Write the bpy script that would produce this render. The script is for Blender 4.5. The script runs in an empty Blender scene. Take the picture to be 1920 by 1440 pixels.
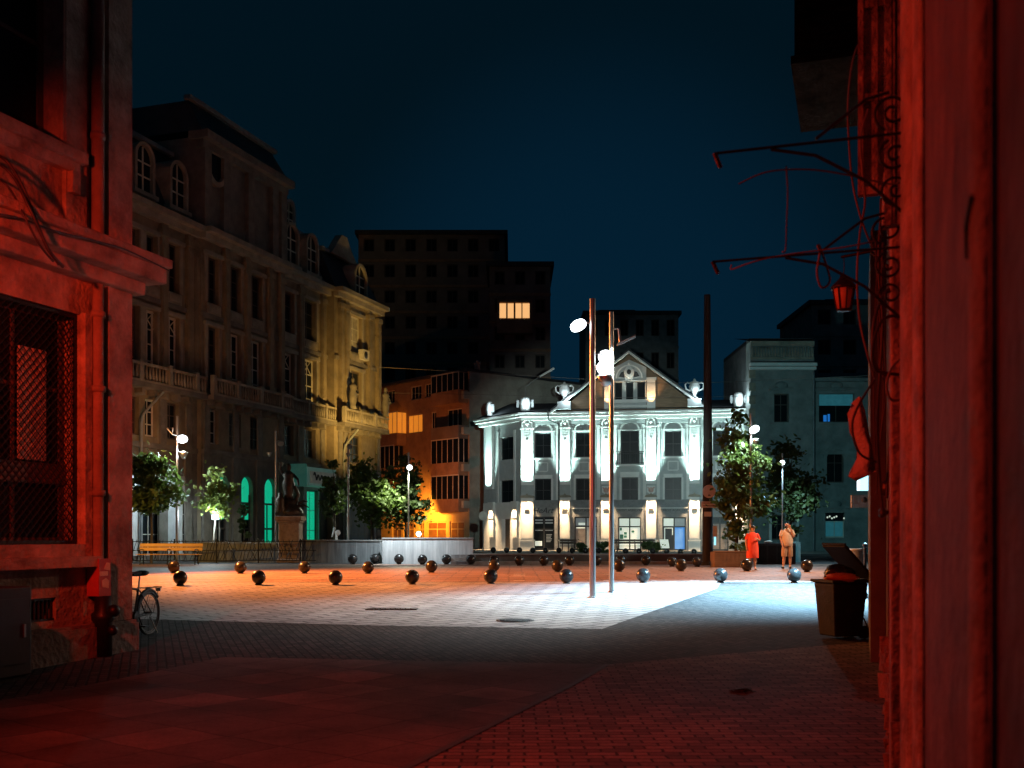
import bpy, bmesh, math, random
from mathutils import Vector, Matrix
random.seed(7)
scene = bpy.context.scene
COL = scene.collection
R = math.radians
F = 2000.0            # focal length in photo pixels (photo is 1920 wide)
CAMZ = 1.7

# ------------------------------------------------------------------ camera
cam_d = bpy.data.cameras.new("camera")
cam = bpy.data.objects.new("camera", cam_d)
COL.objects.link(cam)
cam.location = (0, 0, CAMZ)
cam.rotation_euler = (R(90), 0, 0)
cam_d.sensor_width = 36.0
cam_d.lens = 36.0 * F / 1920.0
cam_d.shift_y = 280.0 / 1920.0
cam_d.clip_start = 0.05
cam_d.clip_end = 2000
cam_d.dof.use_dof = True
cam_d.dof.focus_distance = 45.0
cam_d.dof.aperture_fstop = 3.4
scene.camera = cam

# ------------------------------------------------------------------ colour / engine
scene.view_settings.view_transform = 'Standard'
scene.view_settings.look = 'None'
scene.view_settings.exposure = 0.0
scene.view_settings.gamma = 1.0
scene.render.engine = 'CYCLES'
scene.cycles.use_denoising = True
scene.cycles.max_bounces = 5
scene.cycles.diffuse_bounces = 3
scene.cycles.glossy_bounces = 2
scene.cycles.sample_clamp_indirect = 3.0
scene.cycles.caustics_reflective = False
scene.cycles.caustics_refractive = False

# ------------------------------------------------------------------ night sky
world = bpy.data.worlds.new("World")
scene.world = world
world.use_nodes = True
wn, wl = world.node_tree.nodes, world.node_tree.links
bg = wn["Background"]
tc = wn.new("ShaderNodeTexCoord")
sep = wn.new("ShaderNodeSeparateXYZ")
wl.new(tc.outputs["Generated"], sep.inputs[0])
ramp = wn.new("ShaderNodeValToRGB")
e = ramp.color_ramp.elements
e[0].position = 0.0; e[0].color = (0.0007, 0.0082, 0.0150, 1)
e[1].position = 0.62; e[1].color = (0.0006, 0.0058, 0.0115, 1)
m_ = e.new(0.22); m_.color = (0.0006, 0.0074, 0.0136, 1)
m_ = e.new(0.36); m_.color = (0.0006, 0.0064, 0.0118, 1)
wl.new(sep.outputs["Z"], ramp.inputs[0])
# town glow: bluer towards the square, a broad lobe about one compass direction
dotn = wn.new("ShaderNodeVectorMath"); dotn.operation = 'DOT_PRODUCT'
dotn.inputs[1].default_value = Vector((0.085, 1.0, 0.18)).normalized()
wl.new(tc.outputs["Generated"], dotn.inputs[0])
mr = wn.new("ShaderNodeMapRange")
mr.inputs["From Min"].default_value = 0.958
mr.inputs["From Max"].default_value = 1.0
mr.interpolation_type = 'SMOOTHSTEP'
wl.new(dotn.outputs["Value"], mr.inputs["Value"])
mixw = wn.new("ShaderNodeMix"); mixw.data_type = 'RGBA'; mixw.blend_type = 'ADD'
wl.new(mr.outputs[0], mixw.inputs[0])
wl.new(ramp.outputs[0], mixw.inputs[6])
mixw.inputs[7].default_value = (0.0005, 0.0062, 0.0165, 1)
wl.new(mixw.outputs[2], bg.inputs[0])
bg.inputs[1].default_value = 1.0

# ------------------------------------------------------------------ lights
def strip_light(name, loc, power, color, rot, sx, sy, spread):
    d = bpy.data.lights.new(name, 'AREA'); d.shape = 'RECTANGLE'
    d.size, d.size_y = sx, sy; d.energy = power; d.color = color; d.spread = R(spread)
    o = bpy.data.objects.new(name, d); COL.objects.link(o)
    o.matrix_basis = Matrix.Translation(loc) @ rot
    return o
def light(name, kind, loc, power, color, target=None, angle=60, blend=0.6, radius=0.1):
    d = bpy.data.lights.new(name, kind)
    d.energy = power
    d.color = color
    d.shadow_soft_size = radius
    o = bpy.data.objects.new(name, d)
    COL.objects.link(o)
    o.location = loc
    if kind == 'SPOT':
        d.spot_size = R(angle); d.spot_blend = blend
        o.rotation_euler = (Vector(target) - Vector(loc)).to_track_quat('-Z', 'Y').to_euler()
    return o

SODIUM = (1.0, 0.27, 0.055)
REDLAMP = (1.0, 0.044, 0.014)
COOL = (0.72, 0.93, 1.0)
UPCOOL = (0.62, 0.97, 0.90)
WARM = (1.0, 0.66, 0.36)

# ------------------------------------------------------------------ picture <-> place
def gz(Y):
    return 0.35 * min(1.0, max(0.0, (Y - 12.0) / 16.0))
def G(px, py):
    Y = 30.0
    for _ in range(60):
        Y = 0.5 * Y + 0.5 * (CAMZ - gz(Y)) * F / (py - 1000.0)
    return Vector(((px - 960.0) * Y / F, Y, gz(Y)))
def P(px, py, Y):
    return Vector(((px - 960.0) * Y / F, Y, CAMZ + (1000.0 - py) * Y / F))
def ucoord(px, O, D):
    k = (px - 960.0) / F
    return (k * O[1] - O[0]) / (D[0] - k * D[1])
SU = Vector((0.322, 0.947, 0)).normalized()     # along the alley, away from the camera
SN = Vector((SU.y, -SU.x, 0))                   # across the alley, to the right
def ST(s, d, z=0.0):
    p = SU * s + SN * d
    return Vector((p.x, p.y, z))

# ------------------------------------------------------------------ materials
MATS = {}
def mat(name, c1, c2=None, scale=2.0, rough=0.75, bump=0.0, metal=0.0, emit=None, estr=0.0, stretch=None, bscale=None, spec=0.5):
    m = bpy.data.materials.new(name); m.use_nodes = True
    n, l = m.node_tree.nodes, m.node_tree.links
    b = n["Principled BSDF"]
    b.inputs["Roughness"].default_value = rough
    b.inputs["Metallic"].default_value = metal
    b.inputs["Specular IOR Level"].default_value = spec
    b.inputs["Base Color"].default_value = (*c1, 1)
    t = n.new("ShaderNodeTexCoord")
    mp = n.new("ShaderNodeMapping")
    if stretch: mp.inputs["Scale"].default_value = stretch
    l.new(t.outputs["Object"], mp.inputs[0])
    if c2 is not None:
        no = n.new("ShaderNodeTexNoise"); no.inputs["Scale"].default_value = scale
        no.inputs["Detail"].default_value = 8; no.inputs["Roughness"].default_value = 0.65
        l.new(mp.outputs[0], no.inputs[0])
        cr = n.new("ShaderNodeValToRGB")
        cr.color_ramp.elements[0].position = 0.32; cr.color_ramp.elements[0].color = (*c1, 1)
        cr.color_ramp.elements[1].position = 0.68; cr.color_ramp.elements[1].color = (*c2, 1)
        l.new(no.outputs["Fac"], cr.inputs[0]); l.new(cr.outputs[0], b.inputs["Base Color"])
    if bump > 0:
        n2 = n.new("ShaderNodeTexNoise"); n2.inputs["Scale"].default_value = bscale or scale * 6
        n2.inputs["Detail"].default_value = 6
        l.new(mp.outputs[0], n2.inputs[0])
        bp = n.new("ShaderNodeBump"); bp.inputs["Strength"].default_value = bump; bp.inputs["Distance"].default_value = 0.05
        l.new(n2.outputs["Fac"], bp.inputs["Height"]); l.new(bp.outputs[0], b.inputs["Normal"])
    if emit is not None:
        b.inputs["Emission Color"].default_value = (*emit, 1)
        b.inputs["Emission Strength"].default_value = estr
    MATS[name] = m
    return m

def brick_mat(name, c1, c2, mortar, w, h, rot, offset=0.5, msize=0.02, rough=0.6, bump=0.5, noise=0.35, nscale=0.6, bias=0.0):
    m = bpy.data.materials.new(name); m.use_nodes = True
    n, l = m.node_tree.nodes, m.node_tree.links
    b = n["Principled BSDF"]; b.inputs["Roughness"].default_value = rough; b.inputs["Specular IOR Level"].default_value = 0.22
    t = n.new("ShaderNodeTexCoord"); mp = n.new("ShaderNodeMapping")
    mp.inputs["Rotation"].default_value = (0, 0, rot)
    l.new(t.outputs["Object"], mp.inputs[0])
    wob = n.new("ShaderNodeTexNoise"); wob.inputs["Scale"].default_value = 1.3 / max(w, h) * 0.8
    l.new(mp.outputs[0], wob.inputs[0])
    wm = n.new("ShaderNodeVectorMath"); wm.operation = 'MULTIPLY_ADD'
    wm.inputs[1].default_value = (w * 0.22, h * 0.22, 0)
    l.new(wob.outputs["Color"], wm.inputs[0]); l.new(mp.outputs[0], wm.inputs[2])
    br = n.new("ShaderNodeTexBrick")
    br.offset = offset
    br.inputs["Color1"].default_value = (*c1, 1); br.inputs["Color2"].default_value = (*c2, 1)
    br.inputs["Mortar"].default_value = (*mortar, 1)
    br.inputs["Scale"].default_value = 1.0
    br.inputs["Mortar Size"].default_value = msize
    br.inputs["Mortar Smooth"].default_value = 0.3
    br.inputs["Bias"].default_value = bias
    br.inputs["Brick Width"].default_value = w; br.inputs["Row Height"].default_value = h
    l.new(wm.outputs[0], br.inputs[0])
    no = n.new("ShaderNodeTexNoise"); no.inputs["Scale"].default_value = nscale; no.inputs["Detail"].default_value = 9
    no.inputs["Roughness"].default_value = 0.7
    l.new(t.outputs["Object"], no.inputs[0])
    mr = n.new("ShaderNodeMapRange"); mr.inputs["From Min"].default_value = 0.3; mr.inputs["From Max"].default_value = 0.7
    mr.inputs["To Min"].default_value = 1.0 - noise; mr.inputs["To Max"].default_value = 1.0 + noise * 0.6
    l.new(no.outputs["Fac"], mr.inputs[0])
    mx = n.new("ShaderNodeMix"); mx.data_type = 'RGBA'; mx.blend_type = 'MULTIPLY'; mx.inputs[0].default_value = 1
    l.new(br.outputs["Color"], mx.inputs[6]); l.new(mr.outputs[0], mx.inputs[7])
    fn = n.new("ShaderNodeTexNoise"); fn.inputs["Scale"].default_value = 26; fn.inputs["Detail"].default_value = 6
    fn.inputs["Roughness"].default_value = 0.75
    l.new(t.outputs["Object"], fn.inputs[0])
    fr_ = n.new("ShaderNodeMapRange"); fr_.inputs["From Min"].default_value = 0.3; fr_.inputs["From Max"].default_value = 0.7
    fr_.inputs["To Min"].default_value = 0.60; fr_.inputs["To Max"].default_value = 1.18
    l.new(fn.outputs["Fac"], fr_.inputs[0])
    mx2 = n.new("ShaderNodeMix"); mx2.data_type = 'RGBA'; mx2.blend_type = 'MULTIPLY'; mx2.inputs[0].default_value = 1
    l.new(mx.outputs[2], mx2.inputs[6]); l.new(fr_.outputs[0], mx2.inputs[7])
    l.new(mx2.outputs[2], b.inputs["Base Color"])
    n3 = n.new("ShaderNodeTexNoise"); n3.inputs["Scale"].default_value = 14; n3.inputs["Detail"].default_value = 4
    l.new(t.outputs["Object"], n3.inputs[0])
    ad = n.new("ShaderNodeMath"); ad.operation = 'MULTIPLY_ADD'; ad.inputs[1].default_value = 0.35
    inv = n.new("ShaderNodeMath"); inv.operation = 'SUBTRACT'; inv.inputs[0].default_value = 1.0
    l.new(br.outputs["Fac"], inv.inputs[1])
    l.new(n3.outputs["Fac"], ad.inputs[0]); l.new(inv.outputs[0], ad.inputs[2])
    bp = n.new("ShaderNodeBump"); bp.inputs["Strength"].default_value = bump; bp.inputs["Distance"].default_value = 0.03
    l.new(ad.outputs[0], bp.inputs["Height"]); l.new(bp.outputs[0], b.inputs["Normal"])
    MATS[name] = m
    return m

def leaf_mat(name, c1, c2):
    m = mat(name, c1, c2, scale=1.2, rough=0.55)
    n, l = m.node_tree.nodes, m.node_tree.links
    b = n["Principled BSDF"]; out = n["Material Output"]
    tr = n.new("ShaderNodeBsdfTranslucent"); tr.inputs[0].default_value = (c2[0] * 1.3, c2[1] * 1.4, c2[2], 1)
    ms = n.new("ShaderNodeMixShader"); ms.inputs[0].default_value = 0.28
    l.new(b.outputs[0], ms.inputs[1]); l.new(tr.outputs[0], ms.inputs[2]); l.new(ms.outputs[0], out.inputs[0])
    return m

M_stucco_near = mat("old plaster", (0.13, 0.09, 0.07), (0.52, 0.42, 0.33), 1.9, 0.85, 0.7, bscale=13)
M_plinth_near = mat("stained plinth render", (0.16, 0.12, 0.10), (0.30, 0.24, 0.20), 2.2, 0.9, 0.6, bscale=12)
M_stone = mat("weathered stone", (0.22, 0.19, 0.15), (0.40, 0.35, 0.28), 1.2, 0.85, 0.5, bscale=7)
M_stone_d = mat("sooty stone", (0.12, 0.105, 0.09), (0.24, 0.21, 0.175), 1.5, 0.85, 0.4, bscale=7)
M_facade = mat("dirty ochre render", (0.16, 0.125, 0.085), (0.31, 0.25, 0.165), 0.9, 0.85, 0.45, bscale=6)
M_roof = mat("dark roof sheet", (0.030, 0.032, 0.036), (0.06, 0.062, 0.066), 1.5, 0.6, 0.25, stretch=(4, 1, 1))
M_zinc = mat("grey zinc trim", (0.16, 0.18, 0.19), (0.28, 0.30, 0.31), 2, 0.5)
M_concrete = mat("grey concrete", (0.18, 0.18, 0.17), (0.34, 0.34, 0.32), 1.2, 0.85, 0.35, stretch=(3, 3, 0.6))
M_block = mat("panel concrete", (0.16, 0.13, 0.11), (0.27, 0.22, 0.19), 0.5, 0.9, 0.3, bscale=3)
M_flat = mat("rough brown render", (0.26, 0.16, 0.10), (0.42, 0.27, 0.17), 1.1, 0.9, 0.4, bscale=5)
M_gable = mat("greenish gable render", (0.26, 0.26, 0.22), (0.42, 0.42, 0.36), 0.7, 0.9, 0.4, bscale=4)
M_white = mat("white painted stucco", (0.66, 0.66, 0.64), (0.78, 0.78, 0.76), 1.5, 0.7, 0.15)
M_greywall = mat("pale grey stucco", (0.36, 0.38, 0.38), (0.48, 0.50, 0.50), 1.8, 0.8, 0.25, bscale=14)
M_greydark = mat("grey ground floor stucco", (0.20, 0.21, 0.22), (0.30, 0.31, 0.32), 4.0, 0.85, 0.4, bscale=22)
M_oldgrey = mat("stained grey render", (0.15, 0.17, 0.17), (0.30, 0.32, 0.31), 0.9, 0.9, 0.4, bscale=6)
M_dark = mat("dark paint", (0.015, 0.016, 0.018), (0.03, 0.03, 0.032), 3, 0.5)
M_iron = mat("black iron", (0.007, 0.007, 0.008), (0.020, 0.018, 0.017), 6, 0.45, 0.1, metal=0.3)
M_ball = mat("polished dark stone", (0.012, 0.012, 0.013), (0.030, 0.029, 0.028), 9, 0.26, 0.06, spec=0.35)
M_glass = mat("dark window glass", (0.010, 0.013, 0.016), None, rough=0.30, spec=0.10)
M_steel = mat("brushed steel", (0.42, 0.40, 0.38), (0.55, 0.53, 0.51), 3, 0.34, 0.05, metal=0.9, stretch=(6, 6, 0.4))
M_frame_w = mat("cream window paint", (0.50, 0.47, 0.40), (0.66, 0.62, 0.54), 3, 0.6)
M_frame_d = mat("brown window paint", (0.07, 0.05, 0.04), (0.12, 0.09, 0.07), 3, 0.6)
M_bark = mat("bark", (0.05, 0.04, 0.03), (0.11, 0.09, 0.07), 8, 0.9, 0.6, stretch=(1, 1, 0.25))
M_bronze = mat("dark bronze", (0.035, 0.028, 0.022), (0.09, 0.07, 0.05), 5, 0.4, 0.25, metal=0.6)
M_pedestal = mat("reddish stone", (0.24, 0.15, 0.11), (0.46, 0.33, 0.26), 3, 0.85, 0.5)
M_cable = mat("cable rubber", (0.02, 0.017, 0.016), (0.05, 0.04, 0.036), 8, 0.5)
M_cable_p = mat("pale cable", (0.10, 0.085, 0.08), (0.20, 0.17, 0.155), 8, 0.6)
M_leaf = leaf_mat("leaf green", (0.050, 0.085, 0.024), (0.120, 0.170, 0.042))
M_leaf_y = leaf_mat("leaf yellow green", (0.085, 0.12, 0.026), (0.18, 0.22, 0.05))
M_leaf_d = leaf_mat("leaf dark", (0.032, 0.055, 0.020), (0.080, 0.120, 0.036))
M_wood_o = mat("orange varnished wood", (0.62, 0.30, 0.05), (0.74, 0.40, 0.08), 3, 0.45, 0.1, stretch=(0.6, 6, 6))
M_wood_b = mat("weathered wood", (0.16, 0.10, 0.06), (0.28, 0.18, 0.11), 3, 0.7, 0.2, stretch=(0.5, 5, 5))

def emis(name, color, strength):
    return mat(name, (0.6, 0.6, 0.6), None, rough=0.5, emit=color, estr=strength)
M_lampdisc = emis("lit lamp disc", (0.86, 0.96, 1.0), 9.0)
M_win_warm = mat("lit warm blind", (0.6, 0.45, 0.3), (0.7, 0.55, 0.4), 2, 0.8, emit=(1.0, 0.52, 0.20), estr=0.95)
M_win_orange = mat("lit orange blind", (0.6, 0.4, 0.2), (0.7, 0.5, 0.3), 2, 0.8, emit=(1.0, 0.30, 0.02), estr=0.55)
M_win_green = mat("lit green glass", (0.1, 0.5, 0.35), (0.15, 0.6, 0.4), 2, 0.5, emit=(0.005, 0.62, 0.33), estr=0.60)
M_win_white = mat("lit shop interior", (0.7, 0.7, 0.66), (0.8, 0.8, 0.75), 1.5, 0.8, emit=(0.86, 1.0, 0.84), estr=0.50)
M_win_blue = mat("blue lit poster", (0.1, 0.3, 0.6), (0.2, 0.4, 0.7), 1.5, 0.6, emit=(0.005, 0.16, 0.62), estr=0.55)
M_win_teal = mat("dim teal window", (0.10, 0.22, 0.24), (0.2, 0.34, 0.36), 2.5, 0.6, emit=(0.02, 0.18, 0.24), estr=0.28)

# ------------------------------------------------------------------ mesh builder
class MB:
    def __init__(self):
        self.v, self.f, self.s = [], [], []
    def add(self, vs, fs, smooth=False):
        o = len(self.v)
        self.v += [tuple(p) for p in vs]
        for q in fs:
            self.f.append(tuple(i + o for i in q)); self.s.append(smooth)
        return self
    def box(self, x0, x1, y0, y1, z0, z1):
        vs = [(x0, y0, z0), (x1, y0, z0), (x1, y1, z0), (x0, y1, z0), (x0, y0, z1), (x1, y0, z1), (x1, y1, z1), (x0, y1, z1)]
        return self.add(vs, [(0, 3, 2, 1), (4, 5, 6, 7), (0, 1, 5, 4), (1, 2, 6, 5), (2, 3, 7, 6), (3, 0, 4, 7)])
    def obox(self, c, ax, ay, az, hx, hy, hz):
        c = Vector(c); ax = Vector(ax).normalized() * hx; ay = Vector(ay).normalized() * hy; az = Vector(az).normalized() * hz
        vs = [c + ax * i + ay * j + az * k for k in (-1, 1) for (i, j) in ((-1, -1), (1, -1), (1, 1), (-1, 1))]
        return self.add(vs, [(0, 3, 2, 1), (4, 5, 6, 7), (0, 1, 5, 4), (1, 2, 6, 5), (2, 3, 7, 6), (3, 0, 4, 7)])
    def quad(self, a, b, c, d):
        return self.add([a, b, c, d], [(0, 1, 2, 3)])
    def poly(self, pts):
        return self.add(pts, [tuple(range(len(pts)))])
    def prism(self, pts, y0, y1):
        """outline in x,z pushed from y0 to y1"""
        n = len(pts)
        vs = [(x, y0, z) for x, z in pts] + [(x, y1, z) for x, z in pts]
        fs = [tuple(range(n)), tuple(range(2 * n - 1, n - 1, -1))]
        fs += [(i, i + n, (i + 1) % n + n, (i + 1) % n) for i in range(n)]
        return self.add(vs, fs)
    def slab(self, pts, z0, z1):
        n = len(pts)
        vs = [(x, y, z0) for x, y in pts] + [(x, y, z1) for x, y in pts]
        fs = [tuple(range(n - 1, -1, -1)), tuple(range(n, 2 * n))]
        fs += [(i, (i + 1) % n, (i + 1) % n + n, i + n) for i in range(n)]
        return self.add(vs, fs)
    def tube(self, path, r, n=6, r1=None, caps=True):
        path = [Vector(p) for p in path]
        m = len(path); rings = []
        up0 = None
        for i, p in enumerate(path):
            t = (path[min(i + 1, m - 1)] - path[max(i - 1, 0)])
            if t.length < 1e-9: t = Vector((0, 0, 1))
            t.normalize()
            if up0 is None:
                a = Vector((0, 0, 1)) if abs(t.z) < 0.9 else Vector((1, 0, 0))
                up0 = (a - t * a.dot(t)).normalized()
            else:
                up0 = (up0 - t * up0.dot(t))
                if up0.length < 1e-6: up0 = t.orthogonal()
                up0.normalize()
            side = t.cross(up0)
            rr = r if r1 is None else r + (r1 - r) * i / max(1, m - 1)
            rings.append([p + (up0 * math.cos(k * 2 * math.pi / n) + side * math.sin(k * 2 * math.pi / n)) * rr for k in range(n)])
        vs = [q for g in rings for q in g]
        fs = []
        for i in range(m - 1):
            for k in range(n):
                fs.append((i * n + k, i * n + (k + 1) % n, (i + 1) * n + (k + 1) % n, (i + 1) * n + k))
        self.add(vs, fs, True)
        if caps:
            self.add(rings[0], [tuple(range(n - 1, -1, -1))]); self.add(rings[-1], [tuple(range(n))])
        return self
    def cyl(self, a, b, r, r1=None, n=12):
        return self.tube([a, b], r, n, r1)
    def lathe(self, prof, c=(0, 0, 0), n=16, sx=1.0, sy=1.0):
        c = Vector(c)
        vs, fs = [], []
        for (r, z) in prof:
            for k in range(n):
                a = 2 * math.pi * k / n
                vs.append((c.x + r * math.cos(a) * sx, c.y + r * math.sin(a) * sy, c.z + z))
        for i in range(len(prof) - 1):
            for k in range(n):
                fs.append((i * n + k, i * n + (k + 1) % n, (i + 1) * n + (k + 1) % n, (i + 1) * n + k))
        fs.append(tuple(range(n - 1, -1, -1)))
        fs.append(tuple((len(prof) - 1) * n + k for k in range(n)))
        return self.add(vs, fs, True)
    def sphere(self, c, r, n=20, m=12, sx=1, sy=1, sz=1):
        prof = [(max(1e-4, r * math.sin(math.pi * i / m)), -r * math.cos(math.pi * i / m) * sz) for i in range(m + 1)]
        return self.lathe(prof, c, n, sx, sy)
    def disc(self, c, nrm, r, ry=None, th=0.03, n=24, dome=0.0):
        c = Vector(c); nrm = Vector(nrm).normalized()
        a = nrm.orthogonal().normalized(); b = nrm.cross(a)
        ry = ry or r
        ring = [a * math.cos(2 * math.pi * k / n) * r + b * math.sin(2 * math.pi * k / n) * ry for k in range(n)]
        vs = [c + q for q in ring] + [c - nrm * th + q * 0.96 for q in ring] + [c - nrm * (th + dome) + q * 0.5 for q in ring]
        fs = [tuple(range(n))]
        for j in (0, 1):
            fs += [(j * n + k, j * n + n + k, j * n + n + (k + 1) % n, j * n + (k + 1) % n) for k in range(n)]
        fs += [tuple(range(3 * n - 1, 2 * n - 1, -1))]
        return self.add(vs, fs, False)
    def wall(self, x0, x1, z0, z1, holes, depth=0.25, y=0.0):
        xs = sorted({x0, x1} | {min(max(h[i], x0), x1) for h in holes for i in (0, 1)})
        zs = sorted({z0, z1} | {min(max(h[i], z0), z1) for h in holes for i in (2, 3)})
        def inside(cx, cz): return any(h[0] < cx < h[1] and h[2] < cz < h[3] for h in holes)
        for i in range(len(xs) - 1):
            for j in range(len(zs) - 1):
                if xs[i + 1] - xs[i] < 1e-5 or zs[j + 1] - zs[j] < 1e-5: continue
                if inside((xs[i] + xs[i + 1]) / 2, (zs[j] + zs[j + 1]) / 2): continue
                self.quad((xs[i], y, zs[j]), (xs[i + 1], y, zs[j]), (xs[i + 1], y, zs[j + 1]), (xs[i], y, zs[j + 1]))
        for a, b, c, d in [h[:4] for h in holes]:
            yd = y + depth
            self.quad((a, y, c), (a, yd, c), (b, yd, c), (b, y, c))
            self.quad((a, y, d), (b, y, d), (b, yd, d), (a, yd, d))
            self.quad((a, y, c), (a, y, d), (a, yd, d), (a, yd, c))
            self.quad((b, y, c), (b, yd, c), (b, yd, d), (b, y, d))
        return self
    def build(self, name, material, parent=None, loc=None, rz=0.0, recalc=True, bevel=0.0):
        me = bpy.data.meshes.new(name)
        me.from_pydata(self.v, [], self.f)
        for p, s in zip(me.polygons, self.s): p.use_smooth = s
        if recalc:
            bm = bmesh.new(); bm.from_mesh(me)
            bmesh.ops.recalc_face_normals(bm, faces=bm.faces)
            bm.to_mesh(me); bm.free()
        mats = material if isinstance(material, (list, tuple)) else [material]
        for q in mats: me.materials.append(q)
        o = bpy.data.objects.new(name, me)
        COL.objects.link(o)
        if parent is not None: o.parent = parent
        if loc is not None: o.location = loc
        if rz: o.rotation_euler = (0, 0, rz)
        if bevel:
            bv = o.modifiers.new("bevel", 'BEVEL'); bv.width = bevel; bv.segments = 2; bv.limit_method = 'ANGLE'
        return o

def tag(o, label=None, cat=None, group=None, kind=None):
    if label: o["label"] = label
    if cat: o["category"] = cat
    if group: o["group"] = group
    if kind: o["kind"] = kind
    return o
def thing(name, loc, label, cat, group=None, rz=0.0):
    o = bpy.data.objects.new(name, None)
    o.empty_display_size = 0.2
    COL.objects.link(o)
    o.location = loc; o.rotation_euler = (0, 0, rz)
    return tag(o, label, cat, group)
def copy_tree(o, parent=None):
    c = o.copy(); COL.objects.link(c)
    if parent is not None: c.parent = parent
    for ch in list(o.children): copy_tree(ch, c)
    return c
def text_part(body, size, material, parent, loc, rot=(R(90), 0, 0), name="lettering", ext=0.01, shear=0.0):
    cu = bpy.data.curves.new(name, 'FONT'); cu.body = body; cu.size = size; cu.extrude = ext
    cu.align_x = 'CENTER'; cu.align_y = 'CENTER'; cu.shear = shear
    cu.materials.append(material)
    f_ = bpy.data.objects.new(name, cu); COL.objects.link(f_)
    bpy.context.view_layer.update()
    me = bpy.data.meshes.new_from_object(f_.evaluated_get(bpy.context.evaluated_depsgraph_get()))
    bpy.data.objects.remove(f_); bpy.data.curves.remove(cu)
    me.name = name
    if not me.materials: me.materials.append(material)
    o = bpy.data.objects.new(name, me); COL.objects.link(o)
    o.parent = parent; o.location = loc; o.rotation_euler = rot
    return o
ORD = ["first", "second", "third", "fourth", "fifth", "sixth", "seventh", "eighth", "ninth", "tenth", "eleventh", "twelfth",
       "thirteenth", "fourteenth", "fifteenth", "sixteenth", "seventeenth", "eighteenth"]

def win(parent, x0, x1, z0, z1, y, fm, pm, cols=2, rows=3, fw=0.07, arch=False, name="window", transom=None):
    """a framed window filling a rectangular opening; y = plane of the frame (local, out is -y)"""
    m = MB()
    ft = 0.06
    m.box(x0, x0 + fw, y, y + ft, z0, z1); m.box(x1 - fw, x1, y, y + ft, z0, z1)
    m.box(x0 + fw, x1 - fw, y, y + ft, z0, z0 + fw); m.box(x0 + fw, x1 - fw, y, y + ft, z1 - fw, z1)
    bw = fw * 0.55
    for i in range(1, cols):
        cx = x0 + (x1 - x0) * i / cols
        m.box(cx - bw / 2, cx + bw / 2, y + 0.004, y + ft - 0.004, z0 + fw, z1 - fw)
    zz = transom if transom else [z0 + (z1 - z0) * j / rows for j in range(1, rows)]
    for cz in zz:
        m.box(x0 + fw, x1 - fw, y + 0.008, y + ft - 0.008, cz - bw / 2, cz + bw / 2)
    if arch:
        w = (x1 - x0); r = w / 2; cx = (x0 + x1) / 2; zc = z1 - r
        N = 8
        for sgn in (-1, 1):
            pts = [(cx + sgn * r, zc)]
            for k in range(N + 1):
                a = math.pi / 2 * k / N
                pts.append((cx + sgn * r * 0.999 * math.cos(a), zc + r * 0.999 * math.sin(a)))
            pts.append((cx + sgn * r, z1))
            m.prism(pts[1:], y - 0.10, y - 0.012)
    o = m.build(name, fm, parent)
    q = MB().box(x0 + fw * 0.5, x1 - fw * 0.5, y + 0.030, y + 0.045, z0 + fw * 0.5, z1 - fw * 0.5)
    q.build("pane", pm, o)
    return o
def spandrel(mb, x0, x1, z1, y0, y1, rz=None, N=8):
    """fills the two upper corners of a rectangular hole so that it reads as an arch"""
    r = (x1 - x0) / 2; cx = (x0 + x1) / 2; h = rz or r; zc = z1 - h
    for sgn in (-1, 1):
        pts = [(cx + sgn * r * math.cos(math.pi / 2 * k / N), zc + h * math.sin(math.pi / 2 * k / N)) for k in range(N + 1)]
        pts.append((cx + sgn * r, z1))
        mb.prism(pts, y0, y1)
def arch_band(mb, x0, x1, zspring, h, y0, y1, t, N=10):
    cx = (x0 + x1) / 2; r = (x1 - x0) / 2
    for k in range(N):
        a, b = math.pi * k / N, math.pi * (k + 1) / N
        mb.prism([(cx + r * math.cos(a), zspring + h * math.sin(a)), (cx + (r + t) * math.cos(a), zspring + (h + t) * math.sin(a)),
                  (cx + (r + t) * math.cos(b), zspring + (h + t) * math.sin(b)), (cx + r * math.cos(b), zspring + h * math.sin(b))], y0, y1)

# ================================================================== GROUND
M_cobble = brick_mat("small dark cobbles", (0.026, 0.022, 0.020), (0.085, 0.073, 0.064), (0.011, 0.010, 0.009), 0.17, 0.11, R(-18.8 + 90), 0.5, 0.014, 0.8, 0.8, 0.45, 0.35)
M_brickpave = brick_mat("worn paving bricks", (0.120, 0.098, 0.084), (0.26, 0.215, 0.185), (0.035, 0.030, 0.028), 0.24, 0.12, R(0), 0.5, 0.012, 0.8, 0.7, 0.5, 0.30)
M_slab = brick_mat("big paving slabs", (0.090, 0.074, 0.065), (0.210, 0.172, 0.150), (0.040, 0.034, 0.031), 0.72, 0.72, R(37), 0.0, 0.010, 0.75, 0.4, 0.60, 0.8, bias=-0.45)
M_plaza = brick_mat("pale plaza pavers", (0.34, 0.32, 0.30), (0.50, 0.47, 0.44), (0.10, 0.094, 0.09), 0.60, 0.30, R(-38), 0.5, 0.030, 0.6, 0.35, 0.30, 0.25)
M_lane = brick_mat("reddish lane pavers", (0.27, 0.165, 0.12), (0.38, 0.24, 0.18), (0.11, 0.085, 0.075), 0.9, 0.42, R(0), 0.5, 0.030, 0.6, 0.35, 0.35, 0.3)
M_asphalt = mat("asphalt", (0.030, 0.031, 0.032), (0.060, 0.060, 0.061), 1.5, 0.75, 0.4, bscale=40)
M_farpave = mat("far pavement", (0.28, 0.27, 0.25), (0.42, 0.40, 0.37), 1.5, 0.8, 0.2)
M_kerb = mat("pale kerb stone", (0.48, 0.47, 0.45), (0.66, 0.65, 0.62), 2.0, 0.7, 0.2)
M_line_w = mat("worn white road paint", (0.55, 0.55, 0.53), (0.75, 0.75, 0.72), 5, 0.7)
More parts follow.
